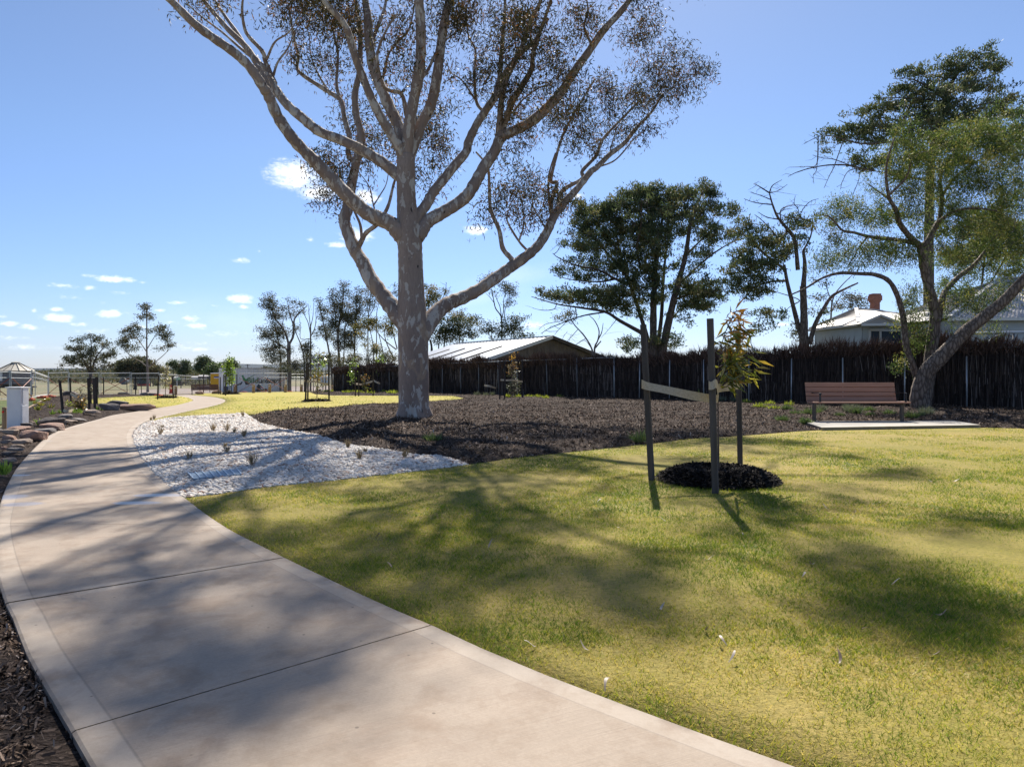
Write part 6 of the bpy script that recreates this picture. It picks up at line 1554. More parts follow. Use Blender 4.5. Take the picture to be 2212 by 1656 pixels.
# ---- trees of the background, traced from the photograph
DENS = {'cypress': (3.0, .46, 1.0), 'pine': (2.4, .6, 1.15), 'pepper': (2.0, .85, .95), 'gumleaf_far': (2.2, .95, .95), 'wattle': (1.3, 1, 1), 'bushgreen': (1.3, 1, 1)}
def make_tree(name, label, base, d, trunks, crowns, mat, bark, leaf, per_m2=2.2, per=26, sig=.35, bias=(0, 0, -.3), flat=.7, group=None, depthf=1.0, twig=(.05, .012), dead=(), cat='tree', clumpcol=.5, outward=False, trunk_name='trunk', spread=.8):
    bx, by = base; k = d / F; b = at(bx, by, d); z = gz(b[0], d)
    T = thing(name, (b[0], d, z), label, cat, group)
    m = MB(); nodes = []
    for i, t in enumerate(trunks):
        pts, r0, r1 = t[0], t[1], t[2]; da, db = (t[3], t[4]) if len(t) > 4 else (0, 0)
        if i == 0 or (len(t) > 5 and t[5]):      # runs down to the ground
            yb = CY - (z - .3 - EYE) / k
            if yb > pts[0][1] + 1: pts = [(pts[0][0], yb)] + list(pts)
        nodes.append(limb_mesh(m, pts, np.linspace(r0, r1, 5), d + da, d + db, 8 if r0 > 2 else 6, 5, .03))
    m.build(trunk_name, M[bark], T, smooth=True)
    nodes = np.concatenate(nodes)
    m = MB(); have = False
    if crowns:
        df, pf, sf = DENS[mat]; cen = crown_points(crowns, d, per_m2 * 1.5 * df, depthf)
        attach(nodes, cen, m, twig[0], twig[1], .14); have = True
        clump_leaves('crown', cen, int(per * 2.3 * pf), sig * sf, leaf[0] * 1.1, leaf[1] * 1.15, M[mat], T, bias, spread, at(bx, by, d) if outward else None, flat, clumpcol)
    for pts, r0, r1 in dead:
        pj = np.stack([CX + nodes[:, 0] / nodes[:, 1] * F, CY - (nodes[:, 2] - EYE) / nodes[:, 1] * F], 1)
        jn = np.argmin(np.linalg.norm(pj - np.array(pts[0]), axis=1)); dn_ = nodes[jn][1]
        q = limb_mesh(m, [tuple(pj[jn])] + list(pts[1:] if np.linalg.norm(pj[jn] - np.array(pts[0])) < 12 else pts), [r0, r1], dn_, dn_ + rng.normal(0, .4), 5, 5, .05); have = True
        for i in range(2, len(q) - 1, 2):       # side twigs of dead wood
            t = q[i] + rng.normal(0, 1, 3) * np.array([1, .6, .6]) * 14 * k; m.tube([q[i], (q[i] + t) / 2 + rng.normal(0, 2 * k, 3), t], [r1 * k * .8, r1 * k * .6, r1 * k * .3], 4, cap=False)
    if have: m.build('branches', M['deadwood' if mat in ('cypress', 'pine') or dead else 'twig'], T)
    return T
TG = 'trees far off in the paddock'
make_tree('paddock_gum', 'wide open gum with dark clumps in the paddock left of the tall slender gum', (196, 812), 110, [([(196, 825), (196, 808)], 4, 4), ([(196, 810), (188, 790), (175, 770), (160, 755), (150, 748)], 2.4, .8), ([(197, 808), (203, 785), (212, 765), (226, 750)], 2.4, .8), ([(196, 806), (196, 780), (197, 750), (196, 732)], 2.2, .7), ([(197, 806), (175, 797), (150, 790)], 1.2, .4), ([(198, 806), (220, 790), (240, 780)], 1.2, .4)],
    [(195, 730, 26, 7), (170, 738, 16, 7), (222, 736, 14, 10), (150, 748, 12, 7), (195, 752, 36, 11), (160, 770, 20, 9), (200, 770, 34, 11), (232, 760, 18, 12), (150, 785, 16, 8), (185, 787, 34, 10), (225, 782, 22, 12), (245, 770, 8, 8)], 'gumleaf_far', 'darkbark', (.3, .1), .62, 34, .34, group=TG)
make_tree('paddock_gum', 'tall slender gum with a bare lower trunk and fanning crown in the paddock', (319, 835), 102, [([(319, 845), (319, 812), (318, 790), (317, 750), (317, 700), (317, 668)], 3.2, .9), ([(318, 792), (305, 782), (285, 770), (268, 755)], 1.2, .5), ([(318, 795), (335, 782), (352, 768), (365, 755)], 1.2, .5), ([(317, 760), (300, 735), (285, 715)], 1.1, .4), ([(317, 755), (332, 730), (346, 712)], 1.1, .4)],
    [(317, 668, 14, 11), (316, 682, 18, 9), (293, 707, 16, 12), (280, 722, 16, 12), (265, 742, 14, 13), (340, 708, 20, 12), (356, 725, 13, 14), (280, 750, 16, 8), (364, 748, 10, 10), (262, 730, 8, 8, .8), (300, 730, 12, 12, .4), (340, 750, 14, 10, .3)], 'gumleaf_far', 'palebark', (.26, .09), .95, 30, .34, group=TG)
make_tree('paddock_tree', 'dense dark domed tree behind the slender gum in the paddock', (292, 818), 165, [([(292, 824), (292, 808)], 4, 3), ([(292, 812), (275, 795)], 2, 1), ([(292, 812), (312, 795)], 2, 1)],
    [(292, 786, 34, 9), (275, 796, 22, 10), (310, 794, 24, 10), (292, 804, 46, 9), (333, 800, 14, 9, 1.3), (300, 780, 16, 6)], 'gumleaf_far', 'darkbark', (.5, .2), 1.1, 46, .7, group=TG)
for i, (lab, bx, d, tr, cr, mt) in enumerate([
    ('far flat-topped pine on a bare stem, left of the two', 375, 250, [([(375, 822), (375, 785)], 1.2, .6)], [(375, 783, 10, 3), (370, 787, 9, 3), (382, 789, 8, 3), (378, 795, 8, 3, .5)], 'cypress'),
    ('far flat-topped pine above a dark bush, right of the two', 401, 250, [([(401, 822), (400, 785)], 1.2, .6)], [(398, 782, 9, 3), (404, 785, 7, 3), (402, 797, 12, 9, 1.2), (396, 802, 9, 7)], 'cypress'),
    ('far large dark spreading tree left of the yellow toilet', 440, 240, [([(440, 822), (440, 785)], 2, 1)], [(440, 777, 13, 6, 1.2), (436, 786, 12, 6), (448, 787, 9, 8), (430, 795, 9, 5), (440, 797, 12, 8), (428, 787, 5, 3)], 'cypress'),
    ('far rounded grey-green bush tree left of the container', 463, 200, [([(463, 822), (463, 800)], 2, 1)], [(463, 796, 19, 9, 1.2), (455, 803, 14, 8), (476, 801, 14, 9), (485, 803, 9, 7)], 'bushgreen'),
    ('far dark tree rising behind the bright green sapling', 502, 230, [([(502, 822), (502, 790)], 2, 1)], [(499, 781, 9, 6), (507, 790, 10, 8), (493, 792, 9, 7), (480, 786, 6, 3, .7)], 'cypress'),
    ('far low bushy tree on the skyline above the container', 572, 260, [([(572, 815), (572, 797)], 1, .6)], [(572, 796, 5, 3), (585, 797, 7, 2)], 'gumleaf_far')]):
    make_tree('distant_tree', lab, (bx, 818), d, tr, cr, mt, 'darkbark', (.6, .22), .9, 34, .6, group=TG)
def tree_line():
    pts = []
    for (x0, x1, d, h, n) in ((110, 350, 330, 5, 120), (345, 520, 420, 6, 110), (455, 700, 480, 6, 70), (90, 480, 620, 7, 130), (60, 720, 900, 8, 150), (-200, 120, 380, 5, 90), (330, 470, 260, 2.0, 50)):
        for _ in range(n):
            px = rng.uniform(x0, x1); dd = d * rng.uniform(.92, 1.1); x = (px - CX) * dd / F; z = gz(x, dd); hh = h * rng.uniform(.4, 1.1); w = hh * rng.uniform(.7, 1.5)
            pts.append(np.array([x, dd, z + hh * .5]) + ball(60) * np.array([w, w, hh * .55]))
    c = np.concatenate(pts); n = len(c); L = .0028 * c[:, 1]
    o = leaf_mesh('distant_scrub', c, rng.normal(size=(n, 3)) + np.array([0, 0, .3]), L * rng.uniform(.6, 1.3, n), L * .5, M['gumleaf_far'])
    tag(o, 'low grey-green scrub along the far edge of the paddock', 'scrub', kind='stuff')
tree_line()

P1, E1 = Zf(1000, 1050, 3.16)
GG = 'gums behind the far fence'
make_tree('gum_tree', 'leaning open gum with pale forked trunk behind the right end of the container', (265, 0) and P1([(490, 1390)])[0], 95, [(P1([(490, 1500), (490, 1200), (492, 1020)]), 5.5, 4), (P1([(492, 1040), (450, 900), (380, 780), (310, 700), (260, 540)]), 2.6, 1), (P1([(495, 1030), (545, 930), (552, 780), (570, 700), (640, 620), (720, 550)]), 2.8, .8), (P1([(550, 790), (500, 640), (480, 520)]), 1.6, .6), (P1([(470, 1100), (380, 1040), (250, 960), (150, 860)]), 1.6, .6), (P1([(400, 830), (420, 700), (400, 560)]), 1.2, .5), (P1([(385, 1400), (385, 1150), (340, 900), (310, 760)]), 2.4, 1, 2, 3, 1)],
    E1([(250, 440, 90, 50), (200, 520, 110, 70), (270, 580, 110, 80), (340, 660, 90, 80), (310, 720, 80, 60), (150, 860, 80, 50), (270, 870, 120, 80), (400, 860, 90, 90), (220, 960, 100, 60), (370, 980, 110, 100), (200, 1090, 90, 60), (330, 1130, 120, 80), (260, 1210, 100, 70), (400, 1230, 110, 80), (510, 490, 55, 40), (645, 505, 75, 35), (480, 580, 60, 50), (590, 640, 70, 45), (470, 660, 60, 50), (560, 830, 50, 60, .5), (530, 1100, 60, 60, .6)]), 'gumleaf_far', 'palebark', (.23, .075), 1.25, 26, .36, group=GG)
make_tree('dead_gum', 'bare dead tree with upright pale branches between the gums', P1([(765, 1390)])[0], 98, [(P1([(765, 1500), (765, 1230), (766, 960), (765, 800)]), 2.4, 1.4), (P1([(765, 910), (735, 760), (690, 660), (680, 560)]), 1.1, .4), (P1([(765, 820), (745, 640), (740, 520)]), 1.0, .3), (P1([(768, 800), (795, 680), (805, 500)]), 1.0, .3), (P1([(770, 930), (820, 820), (835, 700), (830, 600)]), 1.1, .4)],
    [], 'gumleaf_far', 'palebark', (.2, .07), dead=[(P1([(690, 690), (640, 560), (610, 440)]), .5, .25), (P1([(640, 960), (640, 800), (610, 650)]), .8, .3), (P1([(740, 620), (770, 540)]), .4, .2), (P1([(835, 720), (860, 640), (850, 560)]), .5, .2)])
make_tree('gum_tree', 'short bushy gum on a thin dark stem below the dead tree', P1([(700, 1390)])[0], 92, [(P1([(690, 1500), (680, 1200), (640, 1030), (580, 880), (560, 740)]), 2, .6), (P1([(720, 1500), (720, 1250), (735, 1080), (745, 960)]), 1.6, .6)], E1([(700, 1020, 65, 60), (720, 1100, 75, 70), (690, 1180, 60, 70, .7), (590, 820, 25, 30, .6)]), 'gumleaf_far', 'darkbark', (.22, .075), 1.4, 26, .33, group=GG)
make_tree('gum_tree', 'slender curving gum between the dead tree and the tall dense gums', P1([(1025, 1390)])[0], 96, [(P1([(1040, 1500), (1015, 1230), (975, 1000), (930, 780), (890, 600), (865, 470)]), 2.6, .7), (P1([(985, 1030), (930, 930), (850, 860)]), 1, .4), (P1([(945, 820), (975, 700), (980, 580)]), .8, .3)],
    E1([(865, 480, 25, 25), (880, 550, 50, 50), (930, 610, 45, 55), (975, 590, 25, 45), (900, 660, 50, 50), (930, 720, 30, 50, .8), (900, 850, 70, 50), (960, 880, 70, 60), (870, 910, 50, 40), (1010, 960, 60, 60)]), 'gumleaf_far', 'palebark', (.22, .075), 1.4, 26, .34, group=GG)
make_tree('gum_tree', 'tallest dense gum left of the big trunk with a knob of leaves at its tip', P1([(1130, 1390)])[0], 94, [(P1([(1135, 1500), (1125, 1200), (1110, 950), (1130, 760), (1165, 560), (1180, 400), (1175, 280)]), 3.4, .9), (P1([(1115, 950), (1080, 700), (1065, 470)]), 1.5, .6), (P1([(1130, 760), (1200, 640), (1230, 520)]), 1.4, .5), (P1([(1060, 520), (1030, 450)]), .8, .4), (P1([(1175, 1500), (1185, 1200), (1200, 900), (1215, 700)]), 2, .8, 1, 2, 1)],
    E1([(1180, 275, 55, 32), (1180, 320, 40, 40, .8), (1070, 390, 45, 50), (1165, 400, 60, 60), (1020, 440, 30, 32), (1075, 440, 50, 40), (1060, 560, 45, 60), (1130, 550, 80, 50), (1220, 540, 60, 50), (1100, 620, 90, 70), (1200, 640, 100, 80), (1070, 720, 60, 60), (1180, 730, 90, 60), (1030, 770, 70, 50), (1110, 830, 70, 80), (1120, 960, 60, 80), (1210, 900, 70, 80), (1240, 1010, 70, 90), (1140, 1060, 60, 70), (1000, 850, 60, 60, .7)]), 'gumleaf_far', 'palebark', (.22, .08), 1.5, 28, .38, group=GG)
make_tree('gum_tree', 'dense forked gum just right of the tallest one', P1([(1320, 1390)])[0], 97, [(P1([(1320, 1500), (1320, 1150), (1330, 850), (1345, 600), (1350, 380)]), 2.8, .8), (P1([(1325, 900), (1290, 760), (1270, 600)]), 1.2, .5), (P1([(1335, 700), (1385, 560), (1400, 420)]), 1.2, .5)],
    E1([(1340, 350, 60, 28), (1415, 365, 40, 25), (1350, 420, 60, 40), (1400, 480, 55, 50), (1340, 510, 60, 50), (1280, 440, 40, 35, .6), (1370, 600, 80, 60), (1280, 640, 70, 60), (1380, 690, 80, 50), (1290, 740, 80, 60), (1350, 790, 60, 50), (1300, 900, 70, 70), (1280, 1020, 60, 80), (1390, 900, 50, 70, .7)]), 'gumleaf_far', 'palebark', (.22, .08), 1.4, 28, .38, group=GG)
make_tree('gum_tree', 'narrow gum top beside the left lower limb of the big tree', P1([(1500, 1390)])[0], 100, [(P1([(1490, 1500), (1490, 1100), (1495, 700), (1520, 500), (1525, 340)]), 1.8, .6), (P1([(1495, 700), (1570, 560), (1590, 430)]), 1, .4), (P1([(1600, 1500), (1600, 900), (1600, 650), (1640, 480)]), 1.6, .5, 0, 1, 1)],
    E1([(1500, 340, 45, 30), (1520, 420, 70, 60), (1545, 520, 60, 50), (1480, 500, 40, 50), (1510, 590, 60, 40, .7), (1840, 330, 40, 50, .8), (1850, 420, 30, 50, .7)]), 'gumleaf_far', 'palebark', (.22, .08), 1.3, 26, .36, group=GG)
make_tree('wattle_tree', 'umbrella-shaped olive wattle on many thin stems left of the big trunk', P1([(1640, 1350)])[0], 78, [(P1([(1560, 1500), (1560, 1150), (1540, 950), (1500, 820)]), 1.6, .6), (P1([(1700, 1500), (1690, 1200), (1640, 950), (1590, 800)]), 1.8, .6, 0, 1, 1), (P1([(1850, 1100), (1700, 980), (1600, 870), (1520, 800)]), 1.4, .5), (P1([(1830, 1230), (1740, 1050), (1700, 900), (1720, 760)]), 1.5, .5), (P1([(1860, 1090), (1800, 850), (1780, 650), (1700, 590)]), 1.3, .5), (P1([(1480, 1500), (1470, 1150), (1440, 950)]), 1.2, .5, 0, 1, 1)],
    E1([(1500, 730, 110, 40), (1580, 740, 90, 45), (1430, 770, 80, 40), (1380, 830, 70, 50), (1500, 810, 110, 45), (1620, 790, 110, 45), (1750, 730, 100, 40), (1820, 790, 60, 60), (1700, 820, 120, 45), (1800, 860, 60, 60), (1380, 890, 60, 30, .8), (1700, 900, 90, 40, .6), (1580, 1060, 80, 50, .9), (1560, 1120, 80, 50, .9), (1620, 1120, 60, 50), (1440, 1010, 70, 60, .5)]), 'wattle', 'palebark', (.2, .075), 2.2, 28, .28, flat=.6)
make_tree('wattle_tree', 'olive-yellow wattle rising behind the right side of the big trunk', Zf(1650, 1050, 3.403)[0]([(200, 1150)])[0], 80, [(Zf(1650, 1050, 3.403)[0]([(200, 1300), (200, 900), (220, 700), (230, 450)]), 2, .7), (Zf(1650, 1050, 3.403)[0]([(210, 800), (320, 650), (380, 540)]), 1.2, .5)],
    Zf(1650, 1050, 3.403)[1]([(190, 320, 60, 40), (240, 400, 110, 60), (320, 420, 70, 40), (200, 480, 90, 50), (330, 500, 100, 60), (250, 570, 130, 60), (420, 390, 60, 30, .8), (220, 650, 100, 50), (300, 640, 90, 40)]), 'wattle', 'palebark', (.2, .075), 2.4, 28, .28, dead=[(Zf(1650, 1050, 3.403)[0]([(420, 520), (450, 400), (455, 330), (462, 270)]), .9, .4), (Zf(1650, 1050, 3.403)[0]([(430, 480), (490, 400), (520, 320)]), .5, .25)])
P2, E2 = Zf(1650, 1050, 3.403)
make_tree('wattle_tree', 'rounded wattle with yellow-orange top under the low right limb', P2([(640, 1150)])[0], 70, [(P2([(640, 1300), (640, 950), (640, 760)]), 2, .8), (P2([(640, 900), (560, 800)]), 1.2, .6)], E2([(620, 690, 110, 45), (700, 740, 110, 50), (760, 800, 90, 50), (560, 730, 80, 50), (850, 830, 70, 40, .8)]), 'wattle', 'darkbark', (.18, .07), 2.6, 30, .25)
CG = 'conifers behind the metal shed'
make_tree('conifer', 'broad dark green conifer behind the left end of the shed roof', P2([(430, 1250)])[0], 64, [(P2([(260, 1300), (260, 1150), (240, 1050)]), 3, 2), (P2([(430, 1300), (430, 1150), (450, 900)]), 3, 1, 0, 0, 1), (P2([(350, 1300), (360, 1100), (370, 950)]), 2, .8, 0, 0, 1)],
    E2([(480, 800, 140, 60), (600, 830, 150, 60), (400, 880, 130, 60), (550, 900, 170, 60), (700, 900, 140, 60), (380, 970, 130, 60), (520, 990, 160, 60), (680, 990, 150, 60), (330, 1040, 100, 60, .7), (800, 960, 110, 60), (470, 1060, 120, 50, .7), (820, 860, 90, 40), (870, 760, 30, 10, .6)]), 'pine', 'darkbark', (.22, .06), 2.2, 34, .26, (.1, 0, .25), .5, group=CG)
make_tree('conifer', 'smaller conifer with upturned tips behind the middle of the shed roof', P2([(1250, 1250)])[0], 62, [(P2([(1330, 1300), (1340, 1050), (1370, 800)]), 2, .7), (P2([(1080, 1300), (1080, 1000), (1060, 850)]), 1.6, .6, 0, 0, 1)],
    E2([(1290, 790, 70, 45), (1400, 750, 30, 40, .8), (1500, 750, 50, 16, .6), (1350, 850, 110, 50), (1450, 830, 70, 30), (1400, 920, 140, 50), (1250, 900, 90, 50), (1480, 900, 60, 40, .8), (1330, 990, 130, 50), (1480, 985, 100, 30, .8), (1580, 1000, 60, 18, .8), (1080, 880, 100, 50), (1000, 860, 50, 50, .8), (1120, 960, 120, 50), (960, 930, 80, 40, .8), (1150, 1010, 120, 40)]), 'pine', 'darkbark', (.22, .06), 2.0, 34, .26, (.1, 0, .35), .5, group=CG)
make_tree('gum_tree', 'thin forked gum rising out of the conifers right of the big trunk', P2([(1215, 1200)])[0], 66, [(P2([(1215, 1300), (1215, 1000), (1210, 750), (1130, 620), (1100, 480), (1075, 370)]), 2.2, .7), (P2([(1212, 760), (1190, 600), (1140, 480), (1150, 420)]), 1.1, .4), (P2([(1215, 760), (1240, 650), (1240, 520), (1260, 420)]), 1.2, .5), (P2([(1245, 820), (1260, 640), (1300, 520), (1320, 430)]), 1.0, .4), (P2([(1120, 560), (1060, 480), (1000, 420)]), .8, .3)],
    E2([(1300, 330, 70, 50), (1360, 350, 55, 60), (1320, 420, 90, 50), (1260, 340, 50, 60), (1070, 165, 40, 35), (1100, 200, 50, 40), (960, 265, 35, 22), (1020, 230, 40, 25), (1130, 410, 45, 22, .8), (1190, 290, 50, 40, .5), (1330, 530, 30, 35, .8), (1300, 580, 50, 25, .4)]), 'gumleaf_far', 'deadwood', (.17, .06), 2.4, 24, .25, group=GG)
# scrub under the gums
for i, (lab, cx, cy, rx, ry, d, mt) in enumerate([('grey scrubby bush under the dead tree', 800, 1230, 120, 80, 85, 'gumleaf_far'), ('brown-grey thicket under the slender gum', 960, 1190, 90, 80, 88, 'gumleaf_far'), ('thicket of twiggy scrub above the left end of the brushwood fence', 1090, 1230, 120, 90, 82, 'gumleaf_far'), ('olive scrub under the forked gum', 1320, 1210, 140, 90, 80, 'gumleaf_far'), ('pale twiggy bush beside the big trunk above the fence', 1750, 1200, 130, 100, 72, 'gumleaf_far'), ('olive bush right under the leaning gum behind the container', 580, 1290, 120, 70, 88, 'gumleaf_far'), ('dark bush behind the rightmost end of the container', 420, 1340, 90, 50, 86, 'gumleaf_far'), ('scrub below the wattle umbrella', 1540, 1240, 100, 80, 75, 'gumleaf_far')]):
    b = P1([(cx, 1400)])[0]; make_tree('scrub_bush', lab, b, d, [(P1([(cx, 1450), (cx, cy)]), 1.0, .4), (P1([(cx - rx * .5, 1450), (cx - rx * .4, cy - ry * .3)]), .8, .3, 0, 1, 1), (P1([(cx + rx * .5, 1450), (cx + rx * .6, cy - ry * .4)]), .8, .3, 0, 1, 1)], E1([(cx - rx * .3, cy, rx * .7, ry, .8), (cx + rx * .4, cy + ry * .1, rx * .6, ry * .9, .8), (cx, cy + ry * .5, rx, ry * .6, .9)]), mt, 'deadwood', (.2, .07), 1.3, 26, .34, group='scrub behind the far fence', cat='bush', spread=1.0)

# ---- cypress group behind the brushwood fence
P3, E3 = Zf(2100, 700, 2.366)
cy_tr = [(P3([(1215, 1700), (1215, 1300), (1225, 1050), (1245, 750), (1290, 500), (1300, 330)]), 10, 1.6), (P3([(1300, 1700), (1380, 1300), (1440, 1060), (1520, 760), (1560, 500), (1620, 300), (1690, 150)]), 10, 1.4, 0, -1.5, 1), (P3([(1190, 1700), (1090, 1320), (990, 1020), (900, 740), (860, 500), (870, 330)]), 6, 1.2, 0, 1.2, 1),
    (P3([(1250, 1700), (1290, 1350), (1310, 1000), (1340, 700), (1400, 450)]), 6, 1.2, 0, 2, 1), (P3([(1100, 1490), (900, 1380), (760, 1295), (520, 1255), (300, 1220), (60, 1150)]), 4.5, .7, 0, -1.5), (P3([(990, 1030), (860, 985), (700, 900), (500, 860), (330, 790), (260, 740)]), 3.4, .6, 0, -1), (P3([(960, 960), (800, 760), (650, 600), (520, 520), (450, 480)]), 3, .6, 0, 1), (P3([(1100, 900), (1060, 700), (1100, 450), (1100, 230)]), 3, .8, 0, -2),
    (P3([(1450, 1040), (1600, 900), (1760, 760), (1950, 640), (2080, 600)]), 3, .6, 0, .5), (P3([(1520, 760), (1680, 600), (1850, 420)]), 2.6, .6, 0, 1), (P3([(1410, 1180), (1560, 1130), (1750, 1100), (1900, 1080)]), 3, .7, 0, -1), (P3([(870, 980), (700, 1010), (450, 990), (270, 950)]), 2.4, .5, 0, 1), (P3([(1240, 760), (1150, 620), (1000, 420), (880, 300)]), 2.6, .6, 0, -1.5), (P3([(900, 740), (700, 500), (600, 340)]), 2.4, .6, 0, .5), (P3([(1390, 1360), (1500, 1250), (1650, 1230)]), 2, .5, 0, 1)]
cy_cr = [(1080, 160, 110, 60), (1230, 150, 90, 60), (1450, 170, 120, 45), (1690, 130, 100, 50), (1580, 190, 80, 50), (1780, 210, 70, 60), (960, 200, 70, 50), (870, 260, 100, 50), (1150, 240, 160, 60), (1380, 260, 130, 60), (700, 310, 130, 50), (540, 270, 60, 35), (600, 350, 110, 50), (850, 360, 130, 60), (1080, 340, 160, 70), (1320, 360, 120, 60), (1620, 300, 110, 50), (1800, 290, 50, 40), (1880, 370, 100, 45), (560, 440, 110, 50), (760, 450, 150, 60), (980, 470, 150, 60), (1200, 480, 130, 70), (1430, 420, 100, 50, .7), (1650, 430, 100, 50, .7), (500, 540, 100, 40), (680, 580, 160, 60), (900, 600, 140, 70), (1100, 600, 120, 70), (1280, 600, 110, 70), (1480, 540, 80, 45, .7), (1760, 540, 120, 45), (1920, 560, 70, 45), (1800, 620, 120, 35, .8), (420, 660, 80, 35, .8), (560, 700, 120, 40), (740, 720, 130, 55), (920, 760, 120, 60), (1120, 760, 110, 70), (1280, 740, 80, 60), (1700, 720, 90, 35, .7), (460, 790, 80, 30, .6), (680, 830, 110, 40, .8), (870, 880, 110, 50), (1080, 900, 110, 70), (1280, 880, 90, 70), (1420, 860, 60, 50, .6), (380, 905, 100, 35), (570, 960, 130, 35), (760, 960, 90, 40, .7), (1020, 1000, 90, 60), (1250, 1010, 90, 70), (1620, 880, 80, 40, .7), (150, 1125, 70, 25), (300, 1140, 100, 35), (440, 1170, 110, 40), (600, 1160, 130, 50), (780, 1130, 120, 55), (940, 1110, 110, 60), (1100, 1130, 90, 70), (700, 1220, 120, 40), (880, 1230, 100, 50, .8), (1000, 1280, 90, 60, .7), (1240, 1180, 70, 70, .6), (1480, 1080, 90, 60), (1580, 1130, 110, 60), (1700, 1080, 110, 60), (1800, 1150, 80, 50), (1640, 1220, 120, 45), (1500, 1230, 80, 40), (1700, 1280, 90, 35, .8), (1100, 1350, 60, 60, .5), (1420, 1330, 70, 40, .5), (1560, 1380, 80, 40, .4), (1240, 1560, 120, 60, .4), (1000, 1600, 90, 50, .9), (1400, 1560, 60, 60, .8)]
make_tree('cypress', 'huge spreading dark cypress with many trunks behind the middle of the fence', (1430, 770), 42, cy_tr, [(e[0] + rng.normal(0, 3), e[1] + rng.normal(0, 3), e[2] * 1.22, e[3] * 1.3, *e[4:]) for e in E3(cy_cr)] + E3([(1120, 380, 620, 250, .2), (900, 720, 600, 240, .2), (1500, 520, 420, 330, .24), (800, 1130, 600, 130, .25), (1550, 1100, 350, 180, .3)]), 'cypress', 'darkbark', (.17, .05), 4.2, 40, .17, (0, 0, .45), .6, depthf=1.2, outward=True, twig=(.045, .012), clumpcol=.6,
    dead=[(P3([(740, 1310), (600, 1320), (500, 1345), (350, 1400), (230, 1450), (150, 1500)]), 2, .6), (P3([(480, 1350), (350, 1380), (200, 1410), (130, 1460)]), 1, .4), (P3([(270, 1270), (170, 1280), (75, 1260)]), 1, .4), (P3([(400, 1370), (330, 1450), (280, 1510)]), .9, .4), (P3([(500, 690), (350, 640), (240, 720)]), .8, .3), (P3([(860, 1360), (800, 1450), (720, 1540)]), .8, .3)])
make_tree('bare_shrub_tree', 'small forked tree with bare twisting stems under the cypress beside the shed', P3([(630, 1700)])[0], 40, [(P3([(640, 1750), (630, 1640), (560, 1520), (470, 1420), (430, 1350)]), 2.6, .8), (P3([(660, 1750), (660, 1630), (690, 1560), (700, 1470), (660, 1380), (610, 1330)]), 2.4, .7, 0, .5, 1), (P3([(690, 1560), (725, 1490), (740, 1400)]), 1.5, .5), (P3([(660, 1640), (720, 1570)]), 1.8, 1.2)],
    E3([(350, 1330, 60, 45), (420, 1290, 70, 40, .8), (480, 1340, 60, 40, .4)]), 'wattle', 'palebark', (.13, .04), 4, 26, .16, dead=[(P3([(640, 1640), (560, 1560), (480, 1600)]), .6, .25), (P3([(350, 1620), (360, 1540), (400, 1480)]), .7, .3), (P3([(420, 1640), (420, 1560), (440, 1500)]), .6, .25)])
P4, E4 = Zf(2900, 700, 2.366)
